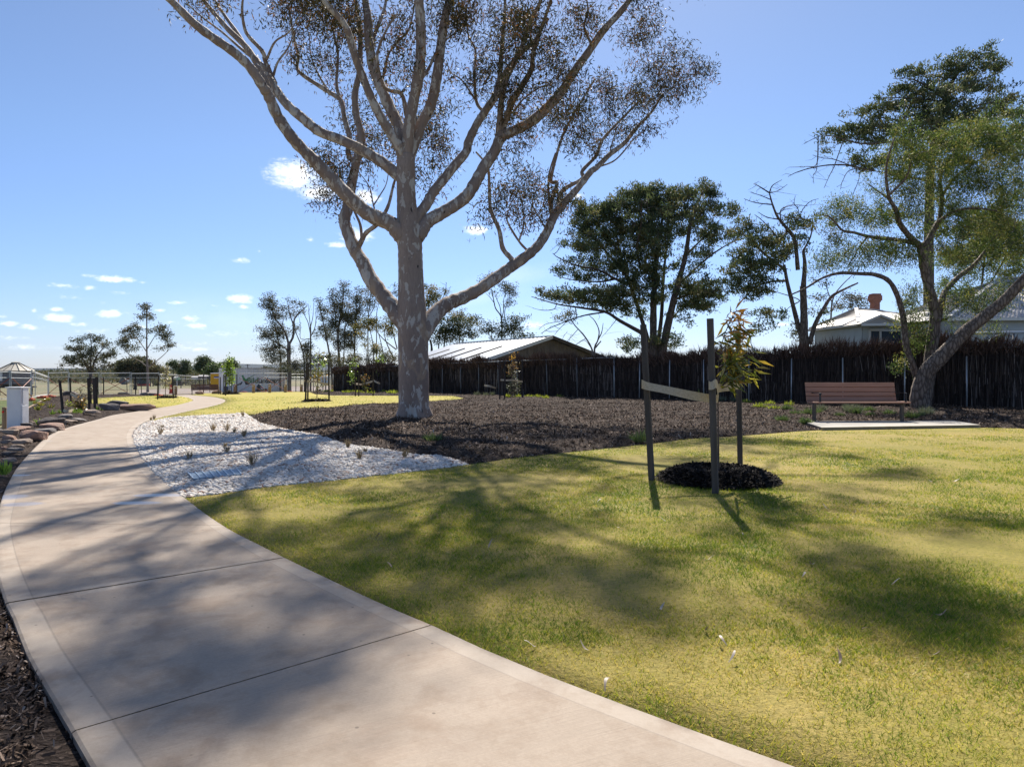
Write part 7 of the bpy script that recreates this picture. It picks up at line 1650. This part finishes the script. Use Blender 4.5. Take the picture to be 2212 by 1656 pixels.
make_tree('cypress', 'half-dead cypress with bare antler-like top left of the leaning tree', P4([(750, 1650)])[0], 34, [(P4([(755, 1750), (750, 1500), (745, 1250), (738, 1050)]), 11, 7), (P4([(740, 1080), (755, 850), (740, 720)]), 6, 3), (P4([(690, 900), (660, 620), (580, 500), (500, 400), (450, 280), (420, 170)]), 5, 1.3, 0, -1), (P4([(730, 1600), (690, 1420), (630, 1180), (590, 1020), (560, 850)]), 7, 3.2, 0, .6, 1), (P4([(800, 1600), (850, 1420), (930, 1270), (1010, 1150), (1130, 1080), (1260, 1020)]), 6, 1.6, 0, -.6), (P4([(740, 720), (810, 580), (830, 450)]), 2.4, 1), (P4([(580, 900), (400, 770), (280, 640), (190, 480)]), 3.5, .9, 0, 1), (P4([(570, 1000), (430, 1010), (280, 1060)]), 3, .8), (P4([(640, 1230), (700, 1180), (500, 1110), (400, 1080)]), 1.5, .5)],
    E4([(300, 820, 330, 330, .3), (560, 620, 300, 200, .25), (170, 430, 70, 35), (230, 480, 70, 40), (180, 540, 90, 40, .8), (280, 560, 80, 45), (330, 630, 90, 45), (420, 640, 80, 50), (620, 420, 70, 45), (680, 480, 60, 40), (740, 460, 50, 50), (800, 500, 60, 40), (870, 400, 45, 28), (600, 560, 80, 40, .7), (520, 640, 80, 45), (380, 700, 100, 45, .55), (250, 730, 110, 45), (140, 760, 100, 40), (470, 740, 100, 50, .55), (300, 800, 140, 50, .55), (150, 840, 130, 50), (450, 830, 130, 55, .55), (560, 760, 70, 60), (300, 890, 150, 55, .55), (120, 920, 130, 55), (430, 910, 120, 60, .55), (640, 680, 70, 50, .7), (700, 600, 60, 40, .6), (90, 1010, 120, 55), (260, 980, 140, 55, .55), (400, 1000, 100, 50, .55), (160, 1090, 130, 50), (300, 1080, 120, 45), (420, 1090, 80, 40, .8), (260, 1160, 110, 40, .8), (480, 1100, 50, 25, .6), (380, 1290, 90, 22), (480, 1310, 100, 24), (300, 1310, 60, 24), (580, 1350, 50, 18), (420, 1350, 90, 24), (350, 1440, 110, 60, .6), (930, 1330, 40, 40, .7), (960, 1400, 40, 25, .7)]), 'cypress', 'pepperbark', (.15, .045), 4.6, 38, .15, (0, 0, .4), .6, depthf=1.2, outward=True, twig=(.04, .01), clumpcol=.6,
    dead=[(P4([(420, 170), (350, 125), (300, 95), (270, 85)]), 1.6, .6), (P4([(440, 290), (340, 270), (260, 255), (180, 225)]), 1.5, .5), (P4([(430, 230), (340, 195), (240, 165)]), 1.2, .5), (P4([(425, 175), (450, 100), (540, 45)]), 1.5, .5), (P4([(430, 170), (500, 150), (590, 90)]), 1.2, .5), (P4([(500, 420), (400, 400), (310, 350)]), 1.5, .5), (P4([(520, 610), (430, 510), (340, 420), (280, 375)]), 1.8, .6), (P4([(530, 440), (530, 330), (620, 290), (700, 285), (780, 295)]), 1.4, .5), (P4([(720, 410), (690, 320), (655, 270), (665, 195)]), 1.3, .5), (P4([(720, 400), (740, 320), (810, 250), (885, 225)]), 1.3, .5), (P4([(500, 370), (560, 330), (640, 320)]), 1, .4), (P4([(490, 360), (600, 400), (780, 420)]), .9, .4), (P4([(600, 520), (520, 560), (380, 560), (310, 590)]), .9, .4)])
make_tree('grey_gum', 'grey-leaved gum behind the house chimney', P4([(1010, 1500)])[0], 48, [(P4([(1000, 1700), (1005, 1300), (1030, 1150), (1100, 1050), (1200, 950)]), 2.6, .8), (P4([(1005, 1300), (1060, 1200), (1120, 1100)]), 1.4, .5), (P4([(1010, 1200), (960, 1050), (960, 900)]), 1.4, .5)],
    E4([(950, 500, 90, 40, .7), (1050, 560, 100, 50, .6), (1000, 640, 100, 60, .5), (1170, 1150, 90, 45, .8), (1270, 1180, 80, 50), (1200, 1240, 100, 40), (1080, 1230, 80, 50, .7), (1330, 1230, 40, 40), (900, 1150, 80, 60, .5), (830, 1270, 70, 60, .5), (640, 1440, 60, 90, .7), (680, 1530, 60, 50, .7), (900, 1000, 80, 60, .5)]), 'gumleaf_far', 'palebark', (.16, .05), 2.6, 26, .24)
P5, E5 = Zf(2900, 150, 1.743)
make_tree('conifer', 'tallest dark conifer with tiered branches rising behind the leaning tree', P5([(1420, 1700)])[0], 40, [(P5([(1420, 2000), (1420, 1500), (1430, 1000), (1450, 800), (1500, 600), (1540, 400), (1640, 230), (1760, 140)]), 13, 1.4), (P5([(1520, 420), (1420, 350), (1330, 300), (1230, 280)]), 2.5, .7, 0, -1), (P5([(1440, 830), (1350, 760), (1180, 730), (950, 740), (760, 690), (650, 690)]), 3.2, .7, 0, -2), (P5([(1500, 600), (1330, 590), (1100, 560), (960, 520)]), 2.6, .7, 0, 1), (P5([(1530, 450), (1380, 430), (1180, 420), (1080, 430)]), 2.2, .6, 0, -1), (P5([(1540, 400), (1700, 330), (1900, 250), (1960, 220)]), 2, .6, 0, 1), (P5([(1490, 640), (1700, 500), (1900, 440)]), 2.4, .7, 0, -1), (P5([(1430, 1000), (1200, 960), (1040, 930)]), 2.8, 1, 0, -1), (P5([(1430, 1100), (1650, 1250), (1850, 1350)]), 2.8, 1, 0, 1), (P5([(1470, 700), (1700, 640), (1950, 560), (2050, 540)]), 2.4, .7, 0, 1)],
    E5([(1600, 330, 400, 200, .16), (1350, 650, 480, 220, .2), (1150, 600, 400, 130, .15), (1750, 620, 330, 250, .3), (1780, 150, 90, 40), (1860, 190, 80, 45), (1640, 160, 90, 40), (1560, 200, 60, 50), (1720, 230, 110, 45), (1930, 230, 50, 35), (1340, 225, 60, 28), (1260, 250, 60, 22), (1400, 250, 60, 25), (1180, 370, 55, 32), (1100, 420, 30, 30, .8), (1290, 360, 80, 35), (1390, 350, 80, 40), (1560, 290, 100, 40, .8), (1330, 420, 90, 35), (1480, 400, 80, 35), (1640, 360, 120, 40, .8), (1780, 350, 110, 40), (1020, 500, 70, 26), (1130, 500, 90, 32), (1280, 480, 110, 40), (1440, 480, 100, 45), (1600, 470, 110, 40), (1900, 450, 120, 40), (1080, 560, 80, 26, .8), (1330, 570, 120, 40), (1500, 560, 100, 50), (720, 655, 65, 25), (830, 650, 80, 30), (950, 640, 100, 40), (860, 710, 110, 25), (1060, 650, 90, 45), (1200, 640, 110, 40), (1000, 720, 110, 30, .7), (1350, 680, 110, 50), (1500, 700, 90, 60), (1700, 560, 110, 50), (1850, 540, 90, 45), (2030, 520, 70, 45), (930, 850, 70, 40), (1000, 900, 70, 40), (1100, 860, 80, 40), (690, 730, 16, 10), (690, 800, 30, 14, .5), (1350, 850, 100, 60), (1250, 950, 90, 50), (1650, 750, 110, 60), (1850, 700, 100, 60), (1550, 900, 100, 70), (1760, 1250, 150, 60), (1900, 1330, 130, 80), (1700, 1380, 140, 70), (1850, 1480, 140, 80), (1650, 1520, 130, 70), (2040, 700, 80, 80, .8), (2000, 1450, 100, 100), (1450, 1350, 90, 80, .7), (1200, 1250, 80, 60, .5)]), 'cypress', 'darkbark', (.17, .055), 4.2, 36, .17, (0, 0, .4), .55, depthf=1.2, outward=True, twig=(.045, .012), clumpcol=.6,
    dead=[(P5([(1040, 940), (950, 910), (850, 890), (720, 890), (600, 910), (500, 940), (440, 970)]), 2.4, .6), (P5([(640, 880), (560, 900), (450, 905)]), 1.2, .4), (P5([(900, 900), (760, 850), (680, 840), (610, 820)]), 1.4, .5), (P5([(1000, 580), (930, 540), (870, 520)]), 1.2, .5), (P5([(930, 600), (850, 600), (790, 575)]), 1.2, .5), (P5([(760, 900), (730, 960), (690, 1050)]), 1.2, .5), (P5([(640, 910), (615, 960), (620, 1020)]), 1, .4), (P5([(950, 930), (930, 1000), (890, 1100)]), 1.1, .5), (P5([(880, 920), (820, 1000), (805, 1060)]), 1.1, .5), (P5([(1250, 300), (1210, 290), (1170, 285)]), .9, .4), (P5([(650, 720), (600, 715), (550, 740)]), .9, .4), (P5([(1060, 430), (1040, 440), (1025, 460)]), .8, .4)])
# ---- the leaning pepper tree in front of the fence
def pepper():
    d = 23.3; T_base = (1996, 884)
    def q(x, y): return ((3400 + x / 1.464) * .54, (1050 + y / 1.464) * .54)
    def Q(pts): return [q(*p) for p in pts]
    tr = [(Q([(430, 900), (430, 850), (440, 780), (468, 620), (478, 500), (500, 330), (490, 250), (455, 120), (430, 20)]) + P5([(1360, 1450)]), 18, 7.5, 0, 0), (Q([(410, 860), (405, 770), (450, 640), (540, 545), (650, 430), (770, 330), (900, 225), (1019, 100), (1150, -30), (1250, -160)]), 20, 8, -.3, -2.2, 1),
        (Q([(415, 800), (400, 710), (375, 620), (332, 490), (312, 320), (280, 200), (230, 110), (150, 72), (50, 65), (-60, 62), (-160, 90), (-260, 150), (-350, 190)]), 8.5, 1.6, .2, -1), (Q([(515, 330), (535, 230), (565, 160), (640, 80), (730, 10), (800, -80)]), 8, 3, 0, 1),
        (P5([(1360, 1455), (1290, 1390), (1220, 1300), (1190, 1200), (1140, 1100), (1125, 900), (1180, 700)]), 7.5, 1.5, 0, -1), (P5([(1370, 1455), (1410, 1420), (1465, 1320), (1500, 1250), (1512, 1100), (1500, 1000), (1540, 880), (1650, 760)]), 7.5, 1.5, 0, 1), (P5([(1310, 1430), (1200, 1410), (1100, 1400), (990, 1385), (900, 1360), (820, 1345), (760, 1280), (720, 1245), (690, 1240)]), 5, 1, 0, -.8), (P5([(1480, 1290), (1600, 1210), (1750, 1190), (1900, 1210)]), 4, 1.2, 0, -1), (P5([(1515, 1100), (1600, 980), (1750, 870), (1850, 820)]), 3.5, 1, .5, 1.4), (P5([(1150, 1130), (1050, 1060), (1000, 1020)]), 2.5, .8), (P5([(1130, 1110), (1260, 980), (1300, 850)]), 3, 1, -.5, -1),
        (P5([(990, 1390), (930, 1470), (900, 1530), (850, 1600)]), 2, .7)]
    cr = E5([(1450, 850, 420, 320, .2), (1800, 1000, 320, 420, .25), (1950, 700, 200, 260, .35), (1600, 1350, 420, 220, .25), (1000, 1230, 330, 130, .45), (950, 1500, 380, 110, .45), (1250, 620, 90, 50, .8), (1300, 720, 130, 70), (1180, 720, 70, 60, .8), (1440, 720, 110, 60), (1560, 650, 110, 60, .8), (1700, 680, 120, 70), (1850, 620, 110, 60, .9), (1960, 560, 90, 60, .9), (1400, 830, 150, 70), (1220, 830, 110, 60), (1600, 800, 130, 70), (1780, 780, 120, 70), (1920, 720, 90, 70), (1140, 920, 80, 60, .8), (1280, 930, 120, 60), (1450, 950, 140, 70), (1640, 930, 130, 70), (1800, 920, 110, 70), (1960, 860, 90, 80), (1350, 1050, 130, 60), (1530, 1060, 130, 70), (1700, 1060, 120, 70), (1850, 1050, 110, 70), (2010, 1020, 80, 90), (1180, 1080, 90, 50, .8), (1280, 1160, 120, 55, .9), (1450, 1190, 110, 60, .9), (1620, 1180, 130, 60), (1800, 1200, 120, 60), (1960, 1200, 110, 80), (800, 1130, 60, 35, .8), (880, 1150, 90, 45, .9), (760, 1180, 90, 40), (900, 1220, 110, 45), (1020, 1200, 100, 50, .8), (780, 1260, 80, 30, .8), (960, 1290, 100, 40, .7), (1100, 1280, 100, 50, .8), (1550, 1300, 120, 60, .8), (1720, 1330, 120, 60, .8), (1900, 1330, 120, 70), (1020, 1440, 110, 45, .9), (900, 1480, 120, 40, .9), (780, 1500, 100, 40, .9), (1130, 1480, 110, 50, .9), (1250, 1470, 90, 60, .9), (1250, 1560, 100, 50, .9), (1080, 1560, 120, 40, .8), (900, 1560, 110, 45, .8), (740, 1560, 90, 35, .9), (640, 1600, 70, 28), (1520, 1450, 110, 70, .8), (1600, 1560, 100, 60, .8), (1760, 1480, 110, 70, .8), (1950, 1480, 110, 80), (2060, 1350, 70, 100), (2040, 1130, 70, 80)])
    cr += [(q(360, 300)[0], q(360, 300)[1], 24, 40, .9), (q(390, 430)[0], q(390, 430)[1], 16, 30, .9), (q(360, 200)[0], q(360, 200)[1], 30, 30, .8), (q(385, 480)[0], q(385, 480)[1], 14, 18, .9), (q(305, 600)[0], q(305, 600)[1], 15, 20, .9, -.5), (q(600, 190)[0], q(600, 190)[1], 40, 40, .7), (q(660, 260)[0], q(660, 260)[1], 50, 30, .5), (q(760, 380)[0], q(760, 380)[1], 60, 16, .4), (q(290, 340)[0], q(290, 340)[1], 20, 25, .6), (q(840, 170)[0], q(840, 170)[1], 60, 40, .7)]
    make_tree('pepper_tree', 'leaning pepper tree with fine weeping foliage and forked rough trunk beside the bench', T_base, d, tr, cr, 'pepper', 'pepperbark', (.085, .02), 10, 34, .13, (.1, 0, -.7), 1.1, depthf=1.5, twig=(.022, .006), clumpcol=.55, spread=.6)
pepper()
make_tree('back_tree', 'dark leafy tree behind the second house at the right edge', (2120, 780), 45, [([(2120, 800), (2120, 640), (2130, 520)], 4, 1.5), ([(2122, 640), (2170, 560), (2200, 500)], 2, 1)], [(2080, 560, 50, 40), (2150, 560, 50, 50), (2180, 480, 40, 50), (2110, 500, 40, 40, .8), (2200, 600, 40, 50), (2060, 620, 40, 30, .8), (2190, 400, 40, 50, .7), (2200, 320, 40, 50, .6)], 'pepper', 'darkbark', (.13, .04), 3.6, 34, .22, twig=(.03, .008))
# ------------------------------------------------------------------ hills on the horizon
def hills():
    for (nm, x0, x1, d, prof) in (('hills', -400, 760, 5200, [(-400, 3), (100, 5), (200, 6), (300, 4), (345, 8), (372, 12.5), (400, 13), (440, 13.5), (470, 13), (505, 12), (530, 13), (555, 14.5), (600, 15), (640, 14), (760, 10)]),
                                  ('low_hills', -500, 420, 7000, [(-500, 3), (60, 4.5), (150, 5.5), (240, 4), (300, 6), (420, 6)]),
                                  ('far_plain_ridge', 560, 3200, 7400, [(560, 8), (900, 6), (1500, 5), (2300, 7), (3200, 5)])):
        N, K = 160, 8; V = []
        px = np.linspace(x0, x1, N); h = np.interp(px, [p[0] for p in prof], [p[1] for p in prof])
        h = h + .5 * (ngrid(px, px * 0, .05, 3) - .5) + .35 * (ngrid(px, px * 0, .2, 4) - .5)
        for k in range(K):
            u = k / (K - 1); dd = d + u * 1400; f = math.sin(u * math.pi / 2) if u < .999 else 1
            for i in range(N):
                x = (px[i] - CX) * d / F * (1 + u * .1)
                z = -5 + (6.3 + h[i] * (d + 1400) / F) * f * (.9 + .2 * ngrid(np.array([x]), np.array([dd]), .002, 8)[0] if 0 < k < K - 1 else 1)
                V.append((x, dd, z if k else -6))
        Fq = [(k * N + i, k * N + i + 1, (k + 1) * N + i + 1, (k + 1) * N + i) for k in range(K - 1) for i in range(N - 1)]
        tag(mesh_obj(nm, V, Fq, M['hill'], smooth=True), kind='structure')
hills()

# ------------------------------------------------------------------ air
HAZE = 1.2e-5
def haze():
    x0, x1, y0, y1, z0, z1 = -9300, 9300, -9300, 9300, -8, 260
    m, t = new_mat('haze air')
    t.out(None, t.n('ShaderNodeVolumePrincipled', None, Color=(0.48, 0.64, 0.95), Density=HAZE, Anisotropy=0.0))
    V = [(x, y, z) for x in (x0, x1) for y in (y0, y1) for z in (z0, z1)]
    o = mesh_obj('haze', V, [(0, 1, 3, 2), (4, 6, 7, 5), (0, 4, 5, 1), (2, 3, 7, 6), (0, 2, 6, 4), (1, 5, 7, 3)], m)
    tag(o, kind='stuff', label='thin pale blue haze in the distance', cat='haze')
if HAZE: haze()

# ------------------------------------------------------------------ sun, sky, camera
SUN_AZ, SUN_EL = R(6.5), R(46.0)       # clockwise from straight ahead; above the horizon
sd = bpy.data.lights.new('sun', 'SUN'); sd.energy = 4.8; sd.angle = R(0.53); sd.color = (1.0, 0.93, 0.83)
so = bpy.data.objects.new('sun', sd); col.objects.link(so)
dirv = Vector((math.sin(SUN_AZ) * math.cos(SUN_EL), math.cos(SUN_AZ) * math.cos(SUN_EL), math.sin(SUN_EL)))
so.rotation_euler = dirv.to_track_quat('Z', 'Y').to_euler(); so.location = (0, 0, 60)

w = bpy.data.worlds.new('World'); scene.world = w; w.use_nodes = True
t = NT(w.node_tree)
sky = t.n('ShaderNodeTexSky', {'sky_type': 'NISHITA', 'sun_disc': False, 'sun_elevation': SUN_EL, 'sun_rotation': SUN_AZ, 'altitude': 100.0, 'air_density': 1.0, 'dust_density': 0.25, 'ozone_density': 2.0})
dirn = t.n('ShaderNodeTexCoord').outputs['Generated']
sp = t.n('ShaderNodeSeparateXYZ', None, Vector=dirn)
az = t.math('ARCTAN2', sp.outputs[0], sp.outputs[1]); el = t.math('ARCSINE', sp.outputs[2])
ae = t.n('ShaderNodeCombineXYZ', None, X=az, Y=el, Z=0.0).outputs[0]
CL = [(640, 378, 88, 42, 1), (690, 415, 60, 26, 1), (790, 425, 40, 25, .9), (770, 508, 50, 20, .8), (727, 528, 30, 9, .9), (1028, 497, 36, 14, 1), (672, 518, 12, 8, .5), (520, 562, 26, 9, .55), (560, 543, 6, 5, .4), (245, 602, 60, 10, .95), (200, 596, 40, 6, .5), (135, 617, 50, 8, .5), (195, 621, 22, 8, .6), (120, 686, 50, 15, .9), (118, 668, 24, 8, .8), (75, 670, 12, 6, .5), (240, 678, 45, 13, .8),
      (520, 646, 38, 14, .95), (525, 662, 20, 7, .7), (386, 654, 30, 7, .7), (410, 688, 34, 9, .7), (430, 703, 46, 10, .6), (345, 670, 18, 6, .6), (370, 695, 30, 8, .4), (200, 714, 60, 9, .4), (1246, 423, 24, 9, .8), (15, 699, 34, 8, .6), (70, 706, 40, 8, .5), (5, 683, 20, 6, .5), (430, 740, 40, 7, .35), (420, 755, 60, 9, .35), (300, 705, 25, 8, .4), (1150, 703, 36, 12, .7), (1090, 705, 120, 22, .3), (1690, 700, 20, 7, .6), (60, 750, 120, 10, .25), (500, 720, 90, 12, .3), (330, 745, 120, 10, .25), (150, 640, 60, 8, .3), (260, 632, 30, 6, .35), (460, 660, 22, 5, .4), (30, 730, 60, 7, .35), (590, 640, 30, 6, .3), (170, 700, 26, 6, .45), (225, 655, 16, 5, .4), (310, 610, 18, 4, .35)]
best = None
for (px, py, rx, ry, a) in CL:
    a0 = math.atan((px - CX) / F); e0 = math.atan((CY - py) / F * math.cos(a0))
    sx, sy = rx / F * math.cos(a0) ** 2, ry / F * math.cos(a0) * math.cos(e0) ** 2
    v = t.n('ShaderNodeVectorMath', {'operation': 'MULTIPLY_ADD'}, i0=ae, i1=(1 / sx, 1 / sy, 0), i2=(-a0 / sx, -e0 / sy, 0)).outputs[0]
    L = t.n('ShaderNodeVectorMath', {'operation': 'LENGTH'}, i0=v).outputs['Value']
    q = t.math('MULTIPLY', t.math('SUBTRACT', 1.0, L, True), a * 1.0)
    best = q if best is None else t.math('MAXIMUM', best, q)
nv = t.n('ShaderNodeVectorMath', {'operation': 'MULTIPLY'}, i0=ae, i1=(1.0, 1.9, 1)).outputs[0]
n1 = t.noise(nv, 42, 9, 0.62, .3); n2 = t.noise(nv, 14, 4, 0.5)
n3 = t.noise(nv, 120, 6, 0.6, .2)
dens = t.math('ADD', best, t.math('ADD', t.math('MULTIPLY', t.math('SUBTRACT', n1, 0.5), 1.0), t.math('MULTIPLY', t.math('SUBTRACT', n3, 0.5), .9)))
mask = t.math('MULTIPLY', t.mapr(dens, .06, .95, 0, 1, True), t.mapr(best, 0.0, .12, 0, 1))
# thin streak of high cloud, right of the trunk
cirr = None
for (px, py, rx, ry, rot, a) in ((1120, 595, 150, 26, .16, .26), (1050, 640, 120, 22, .2, .16), (500, 690, 300, 60, 0, .10)):
    a0 = math.atan((px - CX) / F); e0 = math.atan((CY - py) / F)
    v = t.n('ShaderNodeVectorMath', {'operation': 'SUBTRACT'}, i0=ae, i1=(a0, e0, 0)).outputs[0]
    v = t.n('ShaderNodeVectorRotate', {'rotation_type': 'Z_AXIS'}, Vector=v, Angle=-rot).outputs[0]
    v = t.n('ShaderNodeVectorMath', {'operation': 'MULTIPLY'}, i0=v, i1=(F / rx, F / ry, 0)).outputs[0]
    L = t.n('ShaderNodeVectorMath', {'operation': 'LENGTH'}, i0=v).outputs['Value']
    q = t.math('MULTIPLY', t.mapr(L, 0.1, 1.0, 1, 0, True), t.math('MULTIPLY', t.mapr(n2, .3, .7), a)); cirr = q if cirr is None else t.math('ADD', cirr, q)
tot = t.math('MAXIMUM', mask, cirr, True)
shade = t.mix(t.mapr(n1, .3, .65), (10.2, 10.8, 11.8), (13.8, 13.8, 13.6))
low = t.ramp(t.math('ABSOLUTE', el), [(0.0, (0.72, 0.83, 1.22)), (0.12, (0.76, 0.9, 1.2)), (0.28, (0.88, 1.0, 1.14)), (0.52, (0.98, 1.02, 1.06)), (0.8, (1.05, 1.02, 1.0)), (1.0, (1.1, 1.03, 1.0))])
skyc = t.n('ShaderNodeHueSaturation', None, Hue=0.505, Saturation=1.0, Value=1.0, Color=t.mix(1.0, sky.outputs[0], low, 'MULTIPLY')).outputs[0]
bg = t.n('ShaderNodeBackground', None, Color=t.mix(tot, skyc, shade), Strength=0.068)
t.out(bg.outputs[0], world=True)

cd = bpy.data.cameras.new('camera'); cd.sensor_width = 36; cd.lens = F / 2212 * 36; cd.clip_start = .05; cd.clip_end = 40000
cd.shift_y = -28 / 2212
co = bpy.data.objects.new('camera', cd); col.objects.link(co); co.location = (0, 0, EYE); co.rotation_euler = (R(90), 0, 0); scene.camera = co
vs = scene.view_settings; vs.view_transform = 'Standard'; vs.look = 'None'; vs.exposure = 0.82; vs.gamma = 1.0; vs.use_curve_mapping = False
cy = scene.cycles; cy.max_bounces = 8; cy.diffuse_bounces = 3; cy.glossy_bounces = 2; cy.transmission_bounces = 3; cy.transparent_max_bounces = 16; cy.volume_bounces = 0
cy.use_denoising = True; cy.denoising_prefilter = 'ACCURATE'; cy.sample_clamp_indirect = 6
